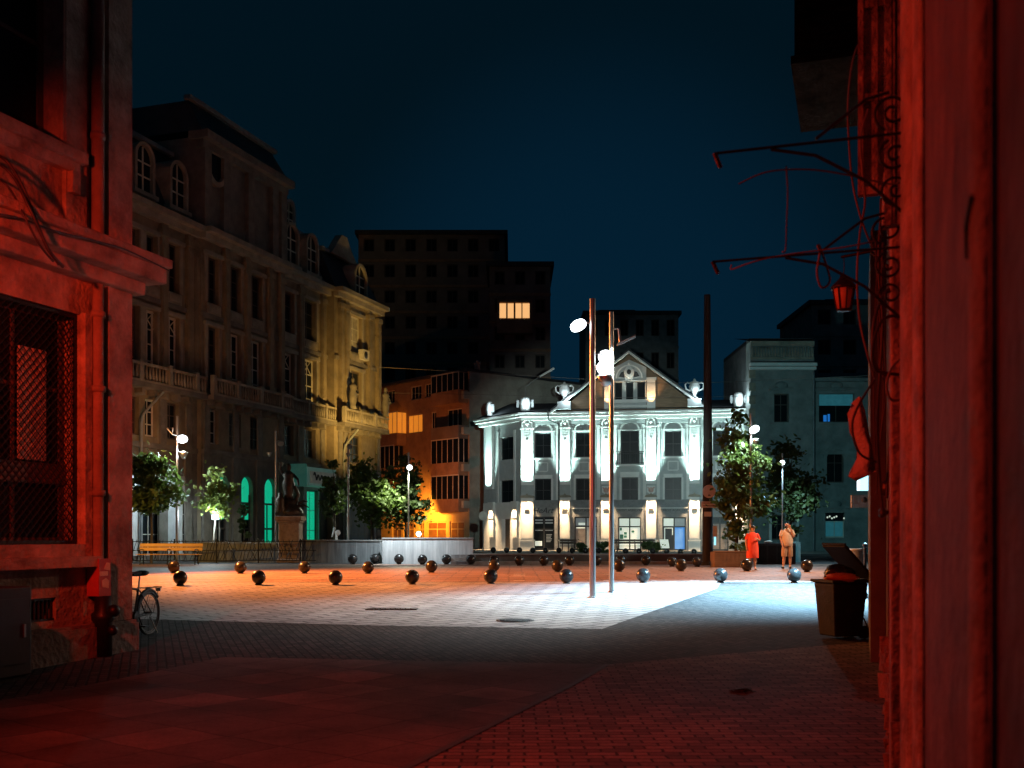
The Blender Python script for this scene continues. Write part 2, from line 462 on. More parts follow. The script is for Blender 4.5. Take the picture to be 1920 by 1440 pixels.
M_line_d = mat("dark drain slot", (0.03, 0.028, 0.026), (0.06, 0.055, 0.05), 4, 0.7)

def ground_sheet(name, pts, dz, material):
    bm = bmesh.new()
    vs = [bm.verts.new((p[0], p[1], 0)) for p in pts]
    bm.faces.new(vs)
    for yc in (12.0, 28.0):
        bmesh.ops.bisect_plane(bm, geom=bm.verts[:] + bm.edges[:] + bm.faces[:], plane_co=(0, yc, 0), plane_no=(0, 1, 0))
    for v in bm.verts: v.co.z = gz(v.co.y) + dz
    bmesh.ops.recalc_face_normals(bm, faces=bm.faces)
    for f in bm.faces:
        if f.normal.z < 0: f.normal_flip()
    me = bpy.data.meshes.new(name); bm.to_mesh(me); bm.free()
    me.materials.append(material)
    o = bpy.data.objects.new(name, me); COL.objects.link(o)
    o["kind"] = "structure"
    return o
def xy(v): return (v[0], v[1])
ground_sheet("ground", [(-400, -60), (400, -60), (400, 900), (-400, 900)], 0.0, M_cobble)
# brick strip on the right of the slabs, and the slabs themselves
ground_sheet("alley_paving", [xy(ST(-8, -3.2)), xy(ST(-8, 0.6)), xy(ST(17.5, 0.6)), xy(ST(13.2, -3.2))], 0.004, M_brickpave)
ground_sheet("slab_paving", [xy(ST(-8, -9.2)), xy(ST(-8, -3.24)), xy(ST(13.2, -3.24)), xy(ST(12.2, -8.2))], 0.006, M_slab)
ground_sheet("slab_edge_kerb", [xy(ST(-8, -3.24)), xy(ST(-8, -3.17)), xy(ST(13.2, -3.17)), xy(ST(13.2, -3.24))], 0.010, M_line_d)
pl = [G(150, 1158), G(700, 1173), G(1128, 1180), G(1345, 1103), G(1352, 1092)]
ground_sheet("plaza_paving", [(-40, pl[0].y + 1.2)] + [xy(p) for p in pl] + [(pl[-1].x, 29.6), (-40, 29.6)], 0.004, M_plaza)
ground_sheet("lane_paving", [(-60, 29.6), (60, 29.6), (60, 46.6), (-60, 46.6)], 0.006, M_lane)
ground_sheet("road", [(-80, 46.6), (80, 46.6), (80, 69.5), (-80, 69.5)], 0.004, M_asphalt)
ground_sheet("far_pavement", [(-80, 69.5), (80, 69.5), (80, 130), (-80, 130)], 0.008, M_farpave)
ground_sheet("road_kerb", [(-80, 69.3), (80, 69.3), (80, 69.6), (-80, 69.6)], 0.012, M_kerb)
k0 = G(1346, 1092)
ground_sheet("lane_kerb", [(k0.x, 29.35), (24, 29.35), (24, 29.72), (k0.x, 29.72)], 0.012, M_kerb)
for i, py in enumerate((1076.5, 1080, 1083.6, 1087, 1092.5)):
    Yl = 1.35 * F / (py - 1000)
    ground_sheet("drain_line", [(-16, Yl), (3.2 if i != 4 else -0.5, Yl), (3.2 if i != 4 else -0.5, Yl + 0.10), (-16, Yl + 0.10)], 0.011, M_line_d)
for (x0, x1, py) in ((963, 985, 1077.5), (963, 985, 1080.5), (963, 985, 1090), (1132, 1142, 1077.5), (1132, 1142, 1089.5), (1222, 1232, 1077.5), (1222, 1232, 1080.5), (1295, 1312, 1089.5), (1222, 1232, 1089.5)):
    a = G(x0, py); b = G(x1, py)
    ground_sheet("road_marking", [(a.x, a.y), (b.x, a.y), (b.x, a.y + 0.16), (a.x, a.y + 0.16)], 0.014, M_line_w)

# litter and drain covers
def blotch(name, px, py, w, d, label, cat, material, n=26, h=0.02, flat=True):
    c = G(px, py); m = MB()
    for _ in range(n):
        x = random.gauss(0, w / 3); y = random.gauss(0, d / 3); r = random.uniform(0.02, 0.06); a = random.uniform(0, 6)
        z = random.uniform(0.012, 0.02 + h)
        m.obox((x, y, z), (math.cos(a), math.sin(a), 0.1), (-math.sin(a), math.cos(a), random.uniform(-.2, .2)), (0, 0, 1), r, r * 0.6, 0.003)
    o = m.build(name, material, None, loc=c)
    tag(o, label, cat)
    return o
M_leafdry = mat("wet dry leaves", (0.03, 0.022, 0.014), (0.07, 0.05, 0.03), 9, 0.7)
blotch("leaf_litter", 1394, 1297, 0.16, 0.07, "small heap of dark leaves on the cobbles in the alley", "leaves", M_leafdry)
def drain(px, py, r, label):
    c = G(px, py); t = thing("drain_cover", c, label, "drain cover")
    MB().lathe([(r, 0.008), (r, 0.016), (r * 0.86, 0.018), (r * 0.84, 0.012)], n=24).build("rim", M_iron, t)
    m = MB()
    for k in range(-4, 5):
        hw = math.sqrt(max(0.01, 0.8 ** 2 - (k * 0.18) ** 2)) * r
        m.box(-hw, hw, k * 0.18 * r - 0.02, k * 0.18 * r + 0.02, 0.012, 0.022)
    m.build("grating", M_iron, t)
drain(966, 1164, 0.34, "round iron drain cover near the edge of the brightly lit pale paving")
gr = G(735, 1143)
t = thing("floor_grating", gr, "rusty slotted floor grating flush with the lit paving left of the lamp poles", "grating")
m = MB()
for k in range(9): m.box(-0.42 + k * 0.1, -0.36 + k * 0.1, -0.13, 0.13, 0.008, 0.026)
m.build("slats", M_iron, t)
m = MB(); m.box(-0.5, -0.43, -0.2, 0.2, 0.006, 0.022); m.box(0.43, 0.5, -0.2, 0.2, 0.006, 0.022); m.box(-0.43, 0.43, -0.2, -0.14, 0.006, 0.02); m.box(-0.43, 0.43, 0.14, 0.2, 0.006, 0.02)
m.build("rim", M_iron, t)

# ================================================================== BRIGHT TOWN HOUSE
wa = math.atan2(-2.8, 16.8)
WO = Vector((1.05, 84.0, 0.35)); WD = Vector((math.cos(wa), math.sin(wa), 0))
house = thing("corner_house", WO, "white floodlit three storey corner house with a triangular gable, facing the square", "building", rz=wa)
def wu(px, y=0.0): return ucoord(px, (WO.x - WD.y * y, WO.y + WD.x * y), (WD.x, WD.y))
def wz(py, px=1190):
    u = wu(px); Y = WO.y + WD.y * u
    return CAMZ + (1000 - py) * Y / F - WO.z
W = lambda px: wu(px)
zb1 = 3.85          # top of the ground floor
bays = [(1018, 'n'), (1095, 'n'), (1181, 'c'), (1262, 'n'), (1352, 'n')]
holes_up, holes_dn = [], []
GLZ = 0.28
uend = wu(1412)
wins = []
for i, (c, k) in enumerate(bays):
    hw = (wu(c + 15.5) - wu(c - 15.5)) / 2; u = wu(c)
    if k == 'n':
        holes_up += [(u - hw, u + hw, wz(940), wz(896)), (u - hw, u + hw, wz(856), wz(809))]
        wins += [(u - hw, u + hw, wz(940), wz(896), 2, 2), (u - hw, u + hw, wz(856), wz(809), 2, 2)]
    else:
        holes_up += [(u - hw, u + hw, wz(940), wz(895)), (u - hw * 1.12, u + hw * 1.12, wz(870), wz(807))]
        wins += [(u - hw, u + hw, wz(940), wz(895), 2, 2), (u - hw * 1.12, u + hw * 1.12, wz(870), wz(807), 2, 3)]
zc0, zc1 = wz(786), wz(768)
# upper wall
MB().wall(0, uend, zb1, zc0, holes_up, GLZ).build("upper_wall", M_greywall, house)
for (a, b, c, d, co, ro) in wins:
    win(house, a, b, c, d, GLZ - 0.05, M_dark, M_glass, co, ro, 0.08)
# ground floor: openings
gopen = [(999, 1040, 968), (1077, 1120, 969), (1159, 1202, 970), (1242, 1286, 970), (1334, 1366, 970)]
gh = [(wu(a), wu(b), 0.02, wz(t)) for a, b, t in gopen]
MB().wall(0, uend, 0.0, zb1, gh, 0.35, y=-0.10).build("ground_floor_wall", M_greydark, house)
m = MB(); m.box(0, uend, -0.16, -0.002, zb1 + 0.0, zb1 + 0.10)
for k in range(int(uend / 0.22)):
    m.box(k * 0.22, k * 0.22 + 0.12, -0.15, -0.101, zb1 - 0.22, zb1 - 0.13)
m.build("string_course", M_greydark, house)
# shop fronts
SH = 0.16
def shopfront(i, panes, transom=0.72):
    a, b, c, d = gh[i]
    f = MB(); y = SH
    f.box(a, a + 0.09, y, y + 0.08, c, d); f.box(b - 0.09, b, y, y + 0.08, c, d); f.box(a + .09, b - .09, y, y + 0.08, d - 0.09, d)
    zt = c + (d - c) * transom
    f.box(a + .09, b - .09, y - 0.002, y + 0.08, zt - 0.05, zt + 0.05)
    f.box((a + b) / 2 - 0.05, (a + b) / 2 + 0.05, y + 0.002, y + 0.078, c, d - 0.09)
    f.box(a + .09, b - .09, y, y + 0.08, c, c + 0.12)
    s = f.build("shop_front", M_dark, house)
    mid = (a + b) / 2
    for (x0, x1, z0, z1, mm) in ((a + .09, mid - .05, zt + .05, d - .09, panes[0]), (mid + .05, b - .09, zt + .05, d - .09, panes[1]), (a + .09, mid - .05, c + .12, zt - .05, panes[2]), (mid + .05, b - .09, c + .12, zt - .05, panes[3])):
        MB().box(x0, x1, y + 0.03, y + 0.05, z0, z1).build("pane", mm, s)
    return s, a, b, c, d, zt
M_shopdim = mat("dim shop interior", (0.20, 0.17, 0.15), (0.34, 0.30, 0.27), 2, 0.7, emit=(0.40, 0.24, 0.20), estr=0.06)
M_shopgrey = mat("half lit glass", (0.2, 0.22, 0.22), (0.3, 0.32, 0.32), 3, 0.4, emit=(0.35, 0.42, 0.45), estr=0.14)
s0 = shopfront(0, (M_glass, M_glass, M_glass, M_glass), 0.62)
s1 = shopfront(1, (M_shopgrey, M_shopgrey, M_shopdim, M_shopgrey))
s2 = shopfront(2, (M_win_white,) * 4)
s3 = shopfront(3, (M_win_white, M_shopgrey, M_glass, M_win_blue))
s4 = shopfront(4, (M_glass, M_glass, M_shopdim, M_shopdim), 0.82)
# interior of the art shop: pale strips and stickers on its glass
f, a, b, c, d, zt = s0
M_paper = mat("pale paper", (0.6, 0.6, 0.58), (0.72, 0.72, 0.7), 4, 0.8)
mid = (a + b) / 2
for zz in (d - 0.34, d - 0.56, d - 1.12):
    MB().box(a + 0.16, mid - 0.10, SH + 0.012, SH + 0.02, zz, zz + 0.12).build("window_strip", M_shopgrey, f); MB().box(mid + 0.10, b - 0.16, SH + 0.012, SH + 0.02, zz, zz + 0.12).build("window_strip", M_shopgrey, f)
m = MB()
for k in range(6):
    m.box(mid + 0.18, b - 0.24 - 0.05 * (k % 3), SH + 0.012, SH + 0.02, d - 1.45 - k * 0.11, d - 1.40 - k * 0.11)
m.build("poster", M_shopgrey, f)
MB().box(a + 0.16, mid - 0.16, SH + 0.006, SH + 0.024, c + 0.35, c + 0.72).build("notice", M_win_white, f)
f, a, b, c, d, zt = s2
m = MB()
mid = (a + b) / 2
m.box(a + 0.44, a + 0.66, SH + 0.01, SH + 0.02, zt - 0.62, zt - 0.42); m.box(a + 0.44, a + 0.66, SH + 0.01, SH + 0.02, zt - 0.86, zt - 0.68)
m.box(a + 0.12, a + 0.28, SH + 0.01, SH + 0.02, zt - 0.30, zt - 0.08); m.box(a + 0.12, a + 0.40, SH + 0.01, SH + 0.02, zt - 0.96, zt - 0.60)
m.box(mid + 0.14, mid + 0.36, SH + 0.01, SH + 0.02, zt - 0.46, zt - 0.30)
m.build("notice", mat("green notice", (0.05, 0.22, 0.16), (0.08, 0.3, 0.22), 4, 0.7), f)
f, a, b, c, d, zt = s3
m = MB(); mid = (a + b) / 2
m.box(a + 0.14, a + 0.20, SH + 0.01, SH + 0.025, c + 0.7, zt - 0.08); m.box(a + 0.20, mid - 0.16, SH + 0.01, SH + 0.025, zt - 0.14, zt - 0.08); m.box(mid - 0.16, mid - 0.10, SH + 0.01, SH + 0.025, c + 1.2, zt - 0.08)
m.build("poster_frame", M_win_white, f)
f, a, b, c, d, zt = s1
MB().box(a + 0.3, (a + b) / 2 - 0.08, SH + 0.008, SH + 0.022, zt + 0.1, zt + 0.28).build("light_strip", M_win_white, f)
MB().box(a + 0.12, (a + b) / 2 - 0.08, SH + 0.008, SH + 0.022, zt - 0.16, zt - 0.08).build("light_strip", M_win_white, f)
# lettering over the shops
M_letter = mat("dark sign letters", (0.012, 0.018, 0.02), None, rough=0.5)
M_letter_g = mat("green black letters", (0.012, 0.035, 0.032), None, rough=0.5)
text_part("HeArt", 0.62, M_letter, house, (wu(1018), -0.125, wz(957)), shear=0.35, name="shop_lettering")
for i in (1, 2, 3):
    a, b, c, d = gh[i]
    text_part("CREDIT AGRICOLE", 0.24, M_letter_g, house, ((a + b) / 2, -0.125, wz(957)), name="bank_lettering")
    MB().box(a - 0.15, b + 0.15, -0.26, -0.102, wz(953.5), wz(952)).build("sign_light_bar", M_white, house)
hs = MB(); hs.box(wu(1066), wu(1070), -0.60, -0.11, wz(966), wz(952)); o = hs.build("hanging_sign", M_white, house)
text_part("21", 0.30, M_letter, o, (wu(1068), -0.62, wz(959)), name="sign_number")
# small windows panel blocks between storeys, lunettes and surrounds
for i, (c, k) in enumerate(bays):
    trim = MB(); panel = MB()
    u = wu(c); hw = (wu(c + 15.5) - wu(c - 15.5)) / 2
    t = 0.16
    # surrounds down the sides
    for z0, z1 in ((wz(940), wz(896)), (wz(856) if k == 'n' else wz(870), wz(808))):
        w_ = hw if k == 'n' or z1 < 7 else hw * 1.12
        trim.box(u - w_ - t, u - w_, -0.06, -0.003, z0, z1 + 0.02); trim.box(u + w_, u + w_ + t, -0.06, -0.003, z0, z1 + 0.02)
    # lunette with a fan of ribs
    zl = wz(808) + 0.03
    trim.box(u - hw - 0.28, u + hw + 0.28, -0.12, -0.003, zl, zl + 0.08)
    arch_band(trim, u - hw, u + hw, zl + 0.08, 0.52, -0.12, -0.004, 0.12)
    for q in range(-3, 4):
        a = q * 0.42
        p0 = Vector((u, -0.05, zl + 0.10)); p1 = Vector((u + math.sin(a) * hw * 0.92, -0.03, zl + 0.08 + 0.50 * math.cos(a)))
        panel.tube([p0, p1], 0.035, 5)
    if k == 'n':
        z0, z1 = wz(888), wz(860)
        MB().box(u - hw - 0.05, u + hw + 0.05, -0.05, -0.004, z0, z1).build("wall_panel", M_greywall, house)
        trim.box(u - hw - 0.18, u + hw + 0.18, -0.20, -0.004, z1, z1 + 0.12)
        for (a0, a1, b0, b1) in ((u - 0.36, u + 0.36, z1 - 0.28, z1 - 0.20), (u - 0.36, u + 0.36, z0 + 0.20, z0 + 0.28), (u - 0.42, u - 0.34, z0 + 0.24, z1 - 0.24), (u + 0.34, u + 0.42, z0 + 0.24, z1 - 0.24)):
            trim.box(a0, a1, -0.11, -0.051, b0, b1)
        trim.box(u - hw - 0.10, u + hw + 0.10, -0.10, -0.004, wz(896), wz(889))
    else:
        trim.box(u - hw - 0.5, u + hw + 0.5, -0.75, -0.004, wz(874), wz(871))
        trim.box(u - hw - 0.10, u + hw + 0.10, -0.10, -0.004, wz(895), wz(885))
        bal = MB()
        for q in range(15):
            xx = u - hw - 0.42 + q * (2 * hw + 0.84) / 14
            bal.cyl((xx, -0.70, wz(871)), (xx, -0.70, wz(848)), 0.018, n=5)
        for zz in (wz(848), wz(852), wz(869)):
            bal.box(u - hw - 0.45, u + hw + 0.45, -0.72, -0.68, zz - 0.02, zz + 0.02)
        for xx in (u - hw - 0.45, u + hw + 0.45):
            bal.box(xx - 0.02, xx + 0.02, -0.72, -0.005, wz(848) - 0.02, wz(848) + 0.02)
        bal.build("balcony_railing", M_iron, house)
    # thin inner pilaster strips
    for dx in (-1, 1):
        x = u + dx * (hw + 0.50)
        trim.box(x - 0.12, x + 0.12, -0.07, -0.005, zb1 + 0.12, wz(800)); trim.box(x - 0.18, x + 0.18, -0.12, -0.005, wz(800), wz(796))
    trim.build("window_trim", M_white, house); panel.build("lunette_fan", M_greywall, house)
# architrave and cornice
m = MB(); m.box(0, uend, -0.14, -0.004, wz(794), zc0); m.build("architrave", M_greywall, house)
m = MB()
m.box(-0.30, uend + 0.1, -0.38, -0.004, zc0 + 0.002, zc0 + 0.26); m.box(-0.42, uend + 0.12, -0.66, -0.004, zc0 + 0.262, zc0 + 0.46); m.box(-0.48, uend + 0.14, -0.78, -0.004, zc0 + 0.462, zc0 + 0.60)
m.build("cornice", M_white, house)
# big pilasters with lit shafts
def pilaster(px, w, yf=0.0, parent=house, uo=None):
    u = wu(px) if uo is None else uo
    y0 = -0.26 + yf
    zt = zc0; zm = wz(908); hw = w / 2
    s = MB(); s.box(u - hw, u + hw, y0, yf - 0.004, zm, wz(802)); s.box(u - hw - 0.06, u + hw + 0.06, y0 - 0.05, yf - 0.005, wz(802), wz(799))
    s.box(u - hw, u + hw, y0 - 0.01, yf - 0.005, wz(799), zt)
    o = s.build("pilaster", M_white, parent, bevel=0.02)
    c = MB()
    c.sphere((u, y0 - 0.02, wz(791)), hw * 0.34, 12, 8, sy=0.35, sz=1.35)
    for k in (-1, 1):
        c.tube([(u + k * hw * 0.75, y0 - 0.03, wz(797)), (u + k * hw * 0.85, y0 - 0.05, wz(791)), (u + k * hw * 0.45, y0 - 0.05, wz(787))], 0.05, 6)
    for r in range(3):
        for q in (-1, 0, 1):
            c.box(u + q * 0.17 - 0.06, u + q * 0.17 + 0.06, y0 - 0.05, y0 - 0.002, wz(808) - r * 0.19, wz(808) - r * 0.19 + 0.13)
    c.prism([(u - 0.10, wz(822)), (u, wz(835)), (u + 0.10, wz(822))], y0 - 0.04, y0 - 0.003)
    c.build("capital_ornament", M_white, o)
    # plain block and the lower pilaster
    b = MB(); b.box(u - hw, u + hw, y0 + 0.10, yf - 0.004, wz(931), zm - 0.004)
    b.build("pilaster_block", M_greywall, parent)
    l = MB(); zt2 = wz(932); zb = wz(1012)
    l.box(u - hw, u + hw, y0 - 0.02, yf - 0.006, zb, zt2 - 0.02)
    l.box(u - hw - 0.06, u + hw + 0.06, y0 - 0.10, yf - 0.006, 0.0, zb - 0.10); l.box(u - hw - 0.10, u + hw + 0.10, y0 - 0.14, yf - 0.006, zb - 0.10, zb - 0.002)
    l.box(u - hw, u - hw + 0.14, y0 - 0.06, y0 - 0.022, zb + 0.1, zt2 - 0.05); l.box(u + hw - 0.14, u + hw, y0 - 0.06, y0 - 0.022, zb + 0.1, zt2 - 0.05); l.box(u - hw + 0.14, u + hw - 0.14, y0 - 0.06, y0 - 0.022, zb + 0.1, zb + 0.24)
    l.build("lower_pilaster", M_white, parent)
    cap = MB(); cap.prism([(u - hw - 0.10, zt2), (u + hw + 0.10, zt2), (u + hw + 0.02, zt2 + 0.14), (u + 0.10, zt2 + 0.20), (u, zt2 + 0.32), (u - 0.10, zt2 + 0.20), (u - hw - 0.02, zt2 + 0.14)], y0 - 0.20, yf - 0.006)
    cap.build("pilaster_crest", M_stone, parent)
    MB().box(u - 0.20, u + 0.20, y0 - 0.10, y0 - 0.024, wz(957), wz(954)).build("wall_lamp", M_bronze, parent)
    return u, y0
PW = wu(1230.5) - wu(1211.5)
pil_u = []
for px in (1060, 1137, 1221, 1302, 1389):
    pil_u.append(pilaster(px, PW))
pil_u.append(pilaster(980, PW * 1.28, uo=0.18))
# shields over two of the lower pilasters
M_redshield = mat("red and white shield", (0.55, 0.5, 0.45), (0.6, 0.25, 0.2), 7, 0.6)
for px in (1137, 1221):
    u = wu(px); m = MB(); m.prism([(u - PW * .42, wz(911)), (u - PW * .42, wz(923)), (u, wz(928)), (u + PW * .42, wz(923)), (u + PW * .42, wz(911))], -0.34, -0.18)
    s = m.build("shield", M_white, house)
    m = MB(); m.sphere((u, -0.36, wz(919)), 0.20, 10, 8, sy=0.3); m.tube([(u - 0.26, -0.36, wz(914)), (u, -0.37, wz(920)), (u + 0.26, -0.36, wz(914))], 0.045, 6)
    m.build("shield_relief", M_redshield, s)
for (u, y0) in pil_u:
    q = house.matrix_basis if False else Matrix.Translation(WO) @ Matrix.Rotation(wa, 4, 'Z')
    # strips washing each shaft from below and each lower pilaster from above
    strip_light("pilaster_uplight", q @ Vector((u, y0 - 0.42, wz(908) - 0.42)), 240, UPCOOL, Matrix.Rotation(wa, 4, 'Z') @ Matrix.Rotation(R(180 - 6), 4, 'X'), PW * 0.8, 0.08, 50)
    strip_light("pilaster_downlight", q @ Vector((u, y0 - 0.42, wz(932) + 0.15)), 120, WARM, Matrix.Rotation(wa, 4, 'Z') @ Matrix.Rotation(R(8), 4, 'X'), PW * 0.75, 0.08, 66)
# chamfered corner bay on the left
Cw = Vector((-2.35, 89.0)); d0 = Vector((WO.x, WO.y)) - Cw
ca = math.atan2(d0.y, d0.x); CL = d0.length
ch_h = [(CL * 0.40, CL * 0.72, wz(940), wz(896)), (CL * 0.40, CL * 0.72, wz(856), wz(812))]
# everything of the chamfer is laid out in a frame turned about its left end, as parts of the house
q0 = (Matrix.Translation(WO) @ Matrix.Rotation(wa, 4, 'Z')).inverted() @ (Matrix.Translation((Cw.x, Cw.y, WO.z)) @ Matrix.Rotation(ca, 4, 'Z'))
def chamfer(o): o.matrix_basis = q0; return o
chamfer(MB().wall(0, CL, zb1, zc0, ch_h, 0.28).build("corner_upper_wall", M_greywall, house))
chamfer(MB().wall(0, CL, 0, zb1, [(CL * 0.46, CL * 0.66, 0.02, wz(972))], 0.5, y=-0.06).build("corner_ground_wall", M_white, house))
for (a, b, c, d) in ch_h: chamfer(win(house, a, b, c, d, 0.2, M_dark, M_glass, 2, 2, 0.08))
m = MB(); m.box(CL * 0.455, CL * 0.665, 0.30, 0.36, 0.02, wz(972)); chamfer(m.build("corner_door", M_frame_d, house))
m = MB(); m.box(-0.3, CL + 0.2, -0.38, -0.004, zc0 + 0.004, zc0 + 0.26); m.box(-0.42, CL + 0.2, -0.66, -0.004, zc0 + 0.264, zc0 + 0.458); m.box(-0.48, CL + 0.2, -0.78, -0.004, zc0 + 0.464, zc0 + 0.604)
chamfer(m.build("corner_cornice", M_white, house))
for (x0, x1, dd, zl) in ((0.10, 0.26, 0.24, wz(912)), (0.34, 0.38, 0.07, zb1), (0.74, 0.78, 0.07, zb1)):
    m = MB(); m.box(CL * x0, CL * x1, -dd, -0.004, zl, zc0 if dd > .1 else wz(800)); chamfer(m.build("pilaster", M_white, house))
for x in (0.18, 0.74):
    m = MB()
    m.box(CL * x, CL * (x + 0.11), -0.22, -0.062, wz(1008), wz(942)); m.box(CL * x - 0.06, CL * (x + 0.11) + 0.06, -0.30, -0.062, wz(942), wz(938)); m.box(CL * x - 0.03, CL * (x + 0.11) + 0.03, -0.27, -0.062, wz(970), wz(966))
    chamfer(m.build("lower_pilaster", M_white, house))
qc = Matrix.Translation((Cw.x, Cw.y, WO.z)) @ Matrix.Rotation(ca, 4, 'Z')
strip_light("pilaster_uplight", qc @ Vector((CL * .18, -0.24 - 0.42, wz(912) - .42)), 200, UPCOOL, Matrix.Rotation(ca, 4, 'Z') @ Matrix.Rotation(R(174), 4, 'X'), PW * 0.8, 0.08, 50)
for x in (0.235, 0.795):
    strip_light("pilaster_downlight", qc @ Vector((CL * x, -0.22 - 0.40, wz(943))), 90, WARM, Matrix.Rotation(ca, 4, 'Z') @ Matrix.Rotation(R(8), 4, 'X'), PW * 0.6, 0.08, 66)
# side and back walls, main roof
zr = zc1
q1 = q0 @ Vector((0, 0, 0))
m = MB(); m.slab([(q1.x + 0.5, q1.y + 1.3), (0.4, 1.0), (0.6, 0.45), (uend, 0.45), (uend, 12), (q1.x, 12)], 0.0, zc0 - 0.02); m.build("body", M_greywall, house)
m = MB()
m.poly([(q1.x - .5, q1.y - .4, zr - .03), (-0.3, -0.75, zr - .03), (uend + .2, -0.75, zr - .03), (uend + .2, 5.5, zr + 1.3), (q1.x + 2.0, 5.5, zr + 1.3)])
m.poly([(q1.x - .5, q1.y - .4, zr - .03), (q1.x + 2.0, 5.5, zr + 1.3), (q1.x - .5, 12, zr - .03)])
m.poly([(uend + .2, 5.5, zr + 1.3), (uend + .2, 12, zr - .03), (q1.x - .5, 12, zr - .03), (q1.x + 2.0, 5.5, zr + 1.3)])
m.build("roof", M_roof, house, recalc=False)
# gable
ga, gb, gm = wu(1046), wu(1316), wu(1180)
gzp = wz(664); gz0 = zr - 0.02
m = MB(); m.prism([(ga, gz0), (gb, gz0), (gm, gzp)], 0.05, 6.0); m.build("gable_wall", M_wood_b, house)
for nm, sx in (("gable_roof", -1), ("gable_roof", 1)):
    xe = ga - 0.5 if sx < 0 else gb + 0.5
    m = MB(); sl = (gzp - gz0) / (gm - ga)
    zt = gzp + 0.30
    ze = gz0 - 0.10
    m.prism([(gm, zt - 0.16), (gm, zt), (xe, ze + 0.15), (xe, ze - 0.02)], -0.85, 6.2)
    m.build(nm, M_roof, house)
    m = MB(); m.prism([(gm, zt - 0.34), (gm, zt - 0.168), (xe, ze - 0.03), (xe, ze - 0.20)], -0.90, -0.70)
    m.build("bargeboard", M_white, house)
ba, bb = wu(1151), wu(1212)
zw0, zw1 = wz(750), wz(717)
hb = []
for (x0, x1) in ((1153, 1167), (1174, 1188), (1195, 1210)): hb.append((wu(x0), wu(x1), zw0, zw1))
m = MB(); m.wall(ba, bb, zr, wz(700), hb, 0.3, y=-0.30)
m.prism([(ba, wz(700)), (bb, wz(700)), (bb, wz(690)), (gm, wz(668) - 0.30), (ba, wz(690))], -0.30, 0.04)
m.box(ba, ba + 0.01, -0.29, 0.04, zr, wz(700)); m.box(bb - 0.01, bb, -0.29, 0.04, zr, wz(700))
m.build("gable_bay", M_greywall, house)
for (a, b, c, d) in hb: win(house, a, b, c, d, -0.10, M_dark, M_glass, 1, 1, 0.06)
m = MB(); m.box(ba - 0.06, bb + 0.06, -0.46, -0.302, wz(756), zw0); m.box(ba - 0.10, bb + 0.10, -0.52, -0.302, wz(765), wz(761)); m.build("gable_sill", M_white, house)
m = MB(); m.box(ba, bb, -0.38, -0.302, zw1, zw1 + 0.12)
arch_band(m, gm - 0.95, gm + 0.95, wz(710), 0.95, -0.38, -0.302, 0.10)
m.build("gable_trim", M_white, house)
m = MB(); m.box(gm - 0.30, gm + 0.30, -0.44, -0.302, wz(713), wz(700)); m.sphere((gm, -0.42, wz(699)), 0.40, 14, 10, sy=0.35, sz=1.2)
m.sphere((gm, -0.42, wz(684)), 0.12, 8, 6)
e_ = m.build("gable_emblem", M_white, house)
m = MB()
for sx in (-1, 1): m.prism([(gm + sx * 0.34, wz(709)), (gm + sx * 0.80, wz(707)), (gm + sx * 0.62, wz(699)), (gm + sx * 0.38, wz(697))], -0.40, -0.303)
m.sphere((gm, -0.56, wz(699)), 0.17, 10, 8, sy=0.3, sz=1.2)
m.build("emblem_wing", M_dark, e_)
for px in (1141, 1221):
    u = wu(px); m = MB(); m.box(u - 0.32, u + 0.32, -0.20, 0.045, zr, wz(714)); m.box(u - 0.40, u + 0.40, -0.30, 0.046, wz(714), wz(709))
    m.build("gable_pilaster", M_white, house)
    q = Matrix.Translation(WO) @ Matrix.Rotation(wa, 4, 'Z')
    light("gable_uplight", 'SPOT', q @ Vector((u, -0.62, zr + 0.25)), 260, (1.0, 0.55, 0.22), q @ Vector((u, 0.0, wz(690))), 85, 0.9, 0.05)
q = Matrix.Translation(WO) @ Matrix.Rotation(wa, 4, 'Z')
light("gable_uplight", 'SPOT', q @ Vector((gm, -1.3, zr + 0.4)), 170, (0.9, 0.95, 0.8), q @ Vector((gm, -0.2, wz(690))), 60, 0.9, 0.05)
# rain pipe of the house
m = MB(); m.tube([(wu(1029), -0.80, zc1 - .05), (wu(1031), -0.75, zc0), (wu(1047), -0.15, wz(793)), (wu(1048), -0.10, wz(800)), (wu(1048), -0.12, 0.1)], 0.06, 6)
m.build("rain_pipe", M_dark, house)

# urns on the roof edge
def urn_mesh(s):
    m = MB()
    m.box(-0.42 * s, 0.42 * s, -0.35 * s, 0.35 * s, 0, 0.5 * s)
    b = MB()
    b.lathe([(0.22 * s, 0.5 * s), (0.24 * s, 0.56 * s), (0.09 * s, 0.70 * s), (0.12 * s, 0.82 * s), (0.30 * s, 1.10 * s), (0.36 * s, 1.30 * s), (0.26 * s, 1.46 * s), (0.34 * s, 1.55 * s), (0.10 * s, 1.62 * s), (0.07 * s, 1.74 * s), (0.01, 1.80 * s)], n=16)
    for k in (-1, 1):
        b.tube([(k * 0.26 * s, 0, 1.02 * s), (k * 0.52 * s, 0, 1.15 * s), (k * 0.58 * s, 0, 1.42 * s), (k * 0.44 * s, 0, 1.56 * s), (k * 0.30 * s, 0, 1.48 * s)], 0.05 * s, 6)
    return m, b
def urn(px, pbase, size, label, Yoff=-0.55):
    p = q @ Vector((wu(px), Yoff, zc1 + 0.03))
    t = thing("roof_urn", p, label, "urn", "floodlit urns along the roof edge of the white house", rz=wa)
    m, b = urn_mesh(size); m.build("plinth", M_greywall, t); b.build("vase", M_white, t)
    light("urn_light", 'POINT', Vector(p) + Vector((0.15, -0.75, 0.75)), 55, COOL, radius=0.06)
urn(1060, 768, 1.22, "floodlit two handled urn left of the gable of the white house")
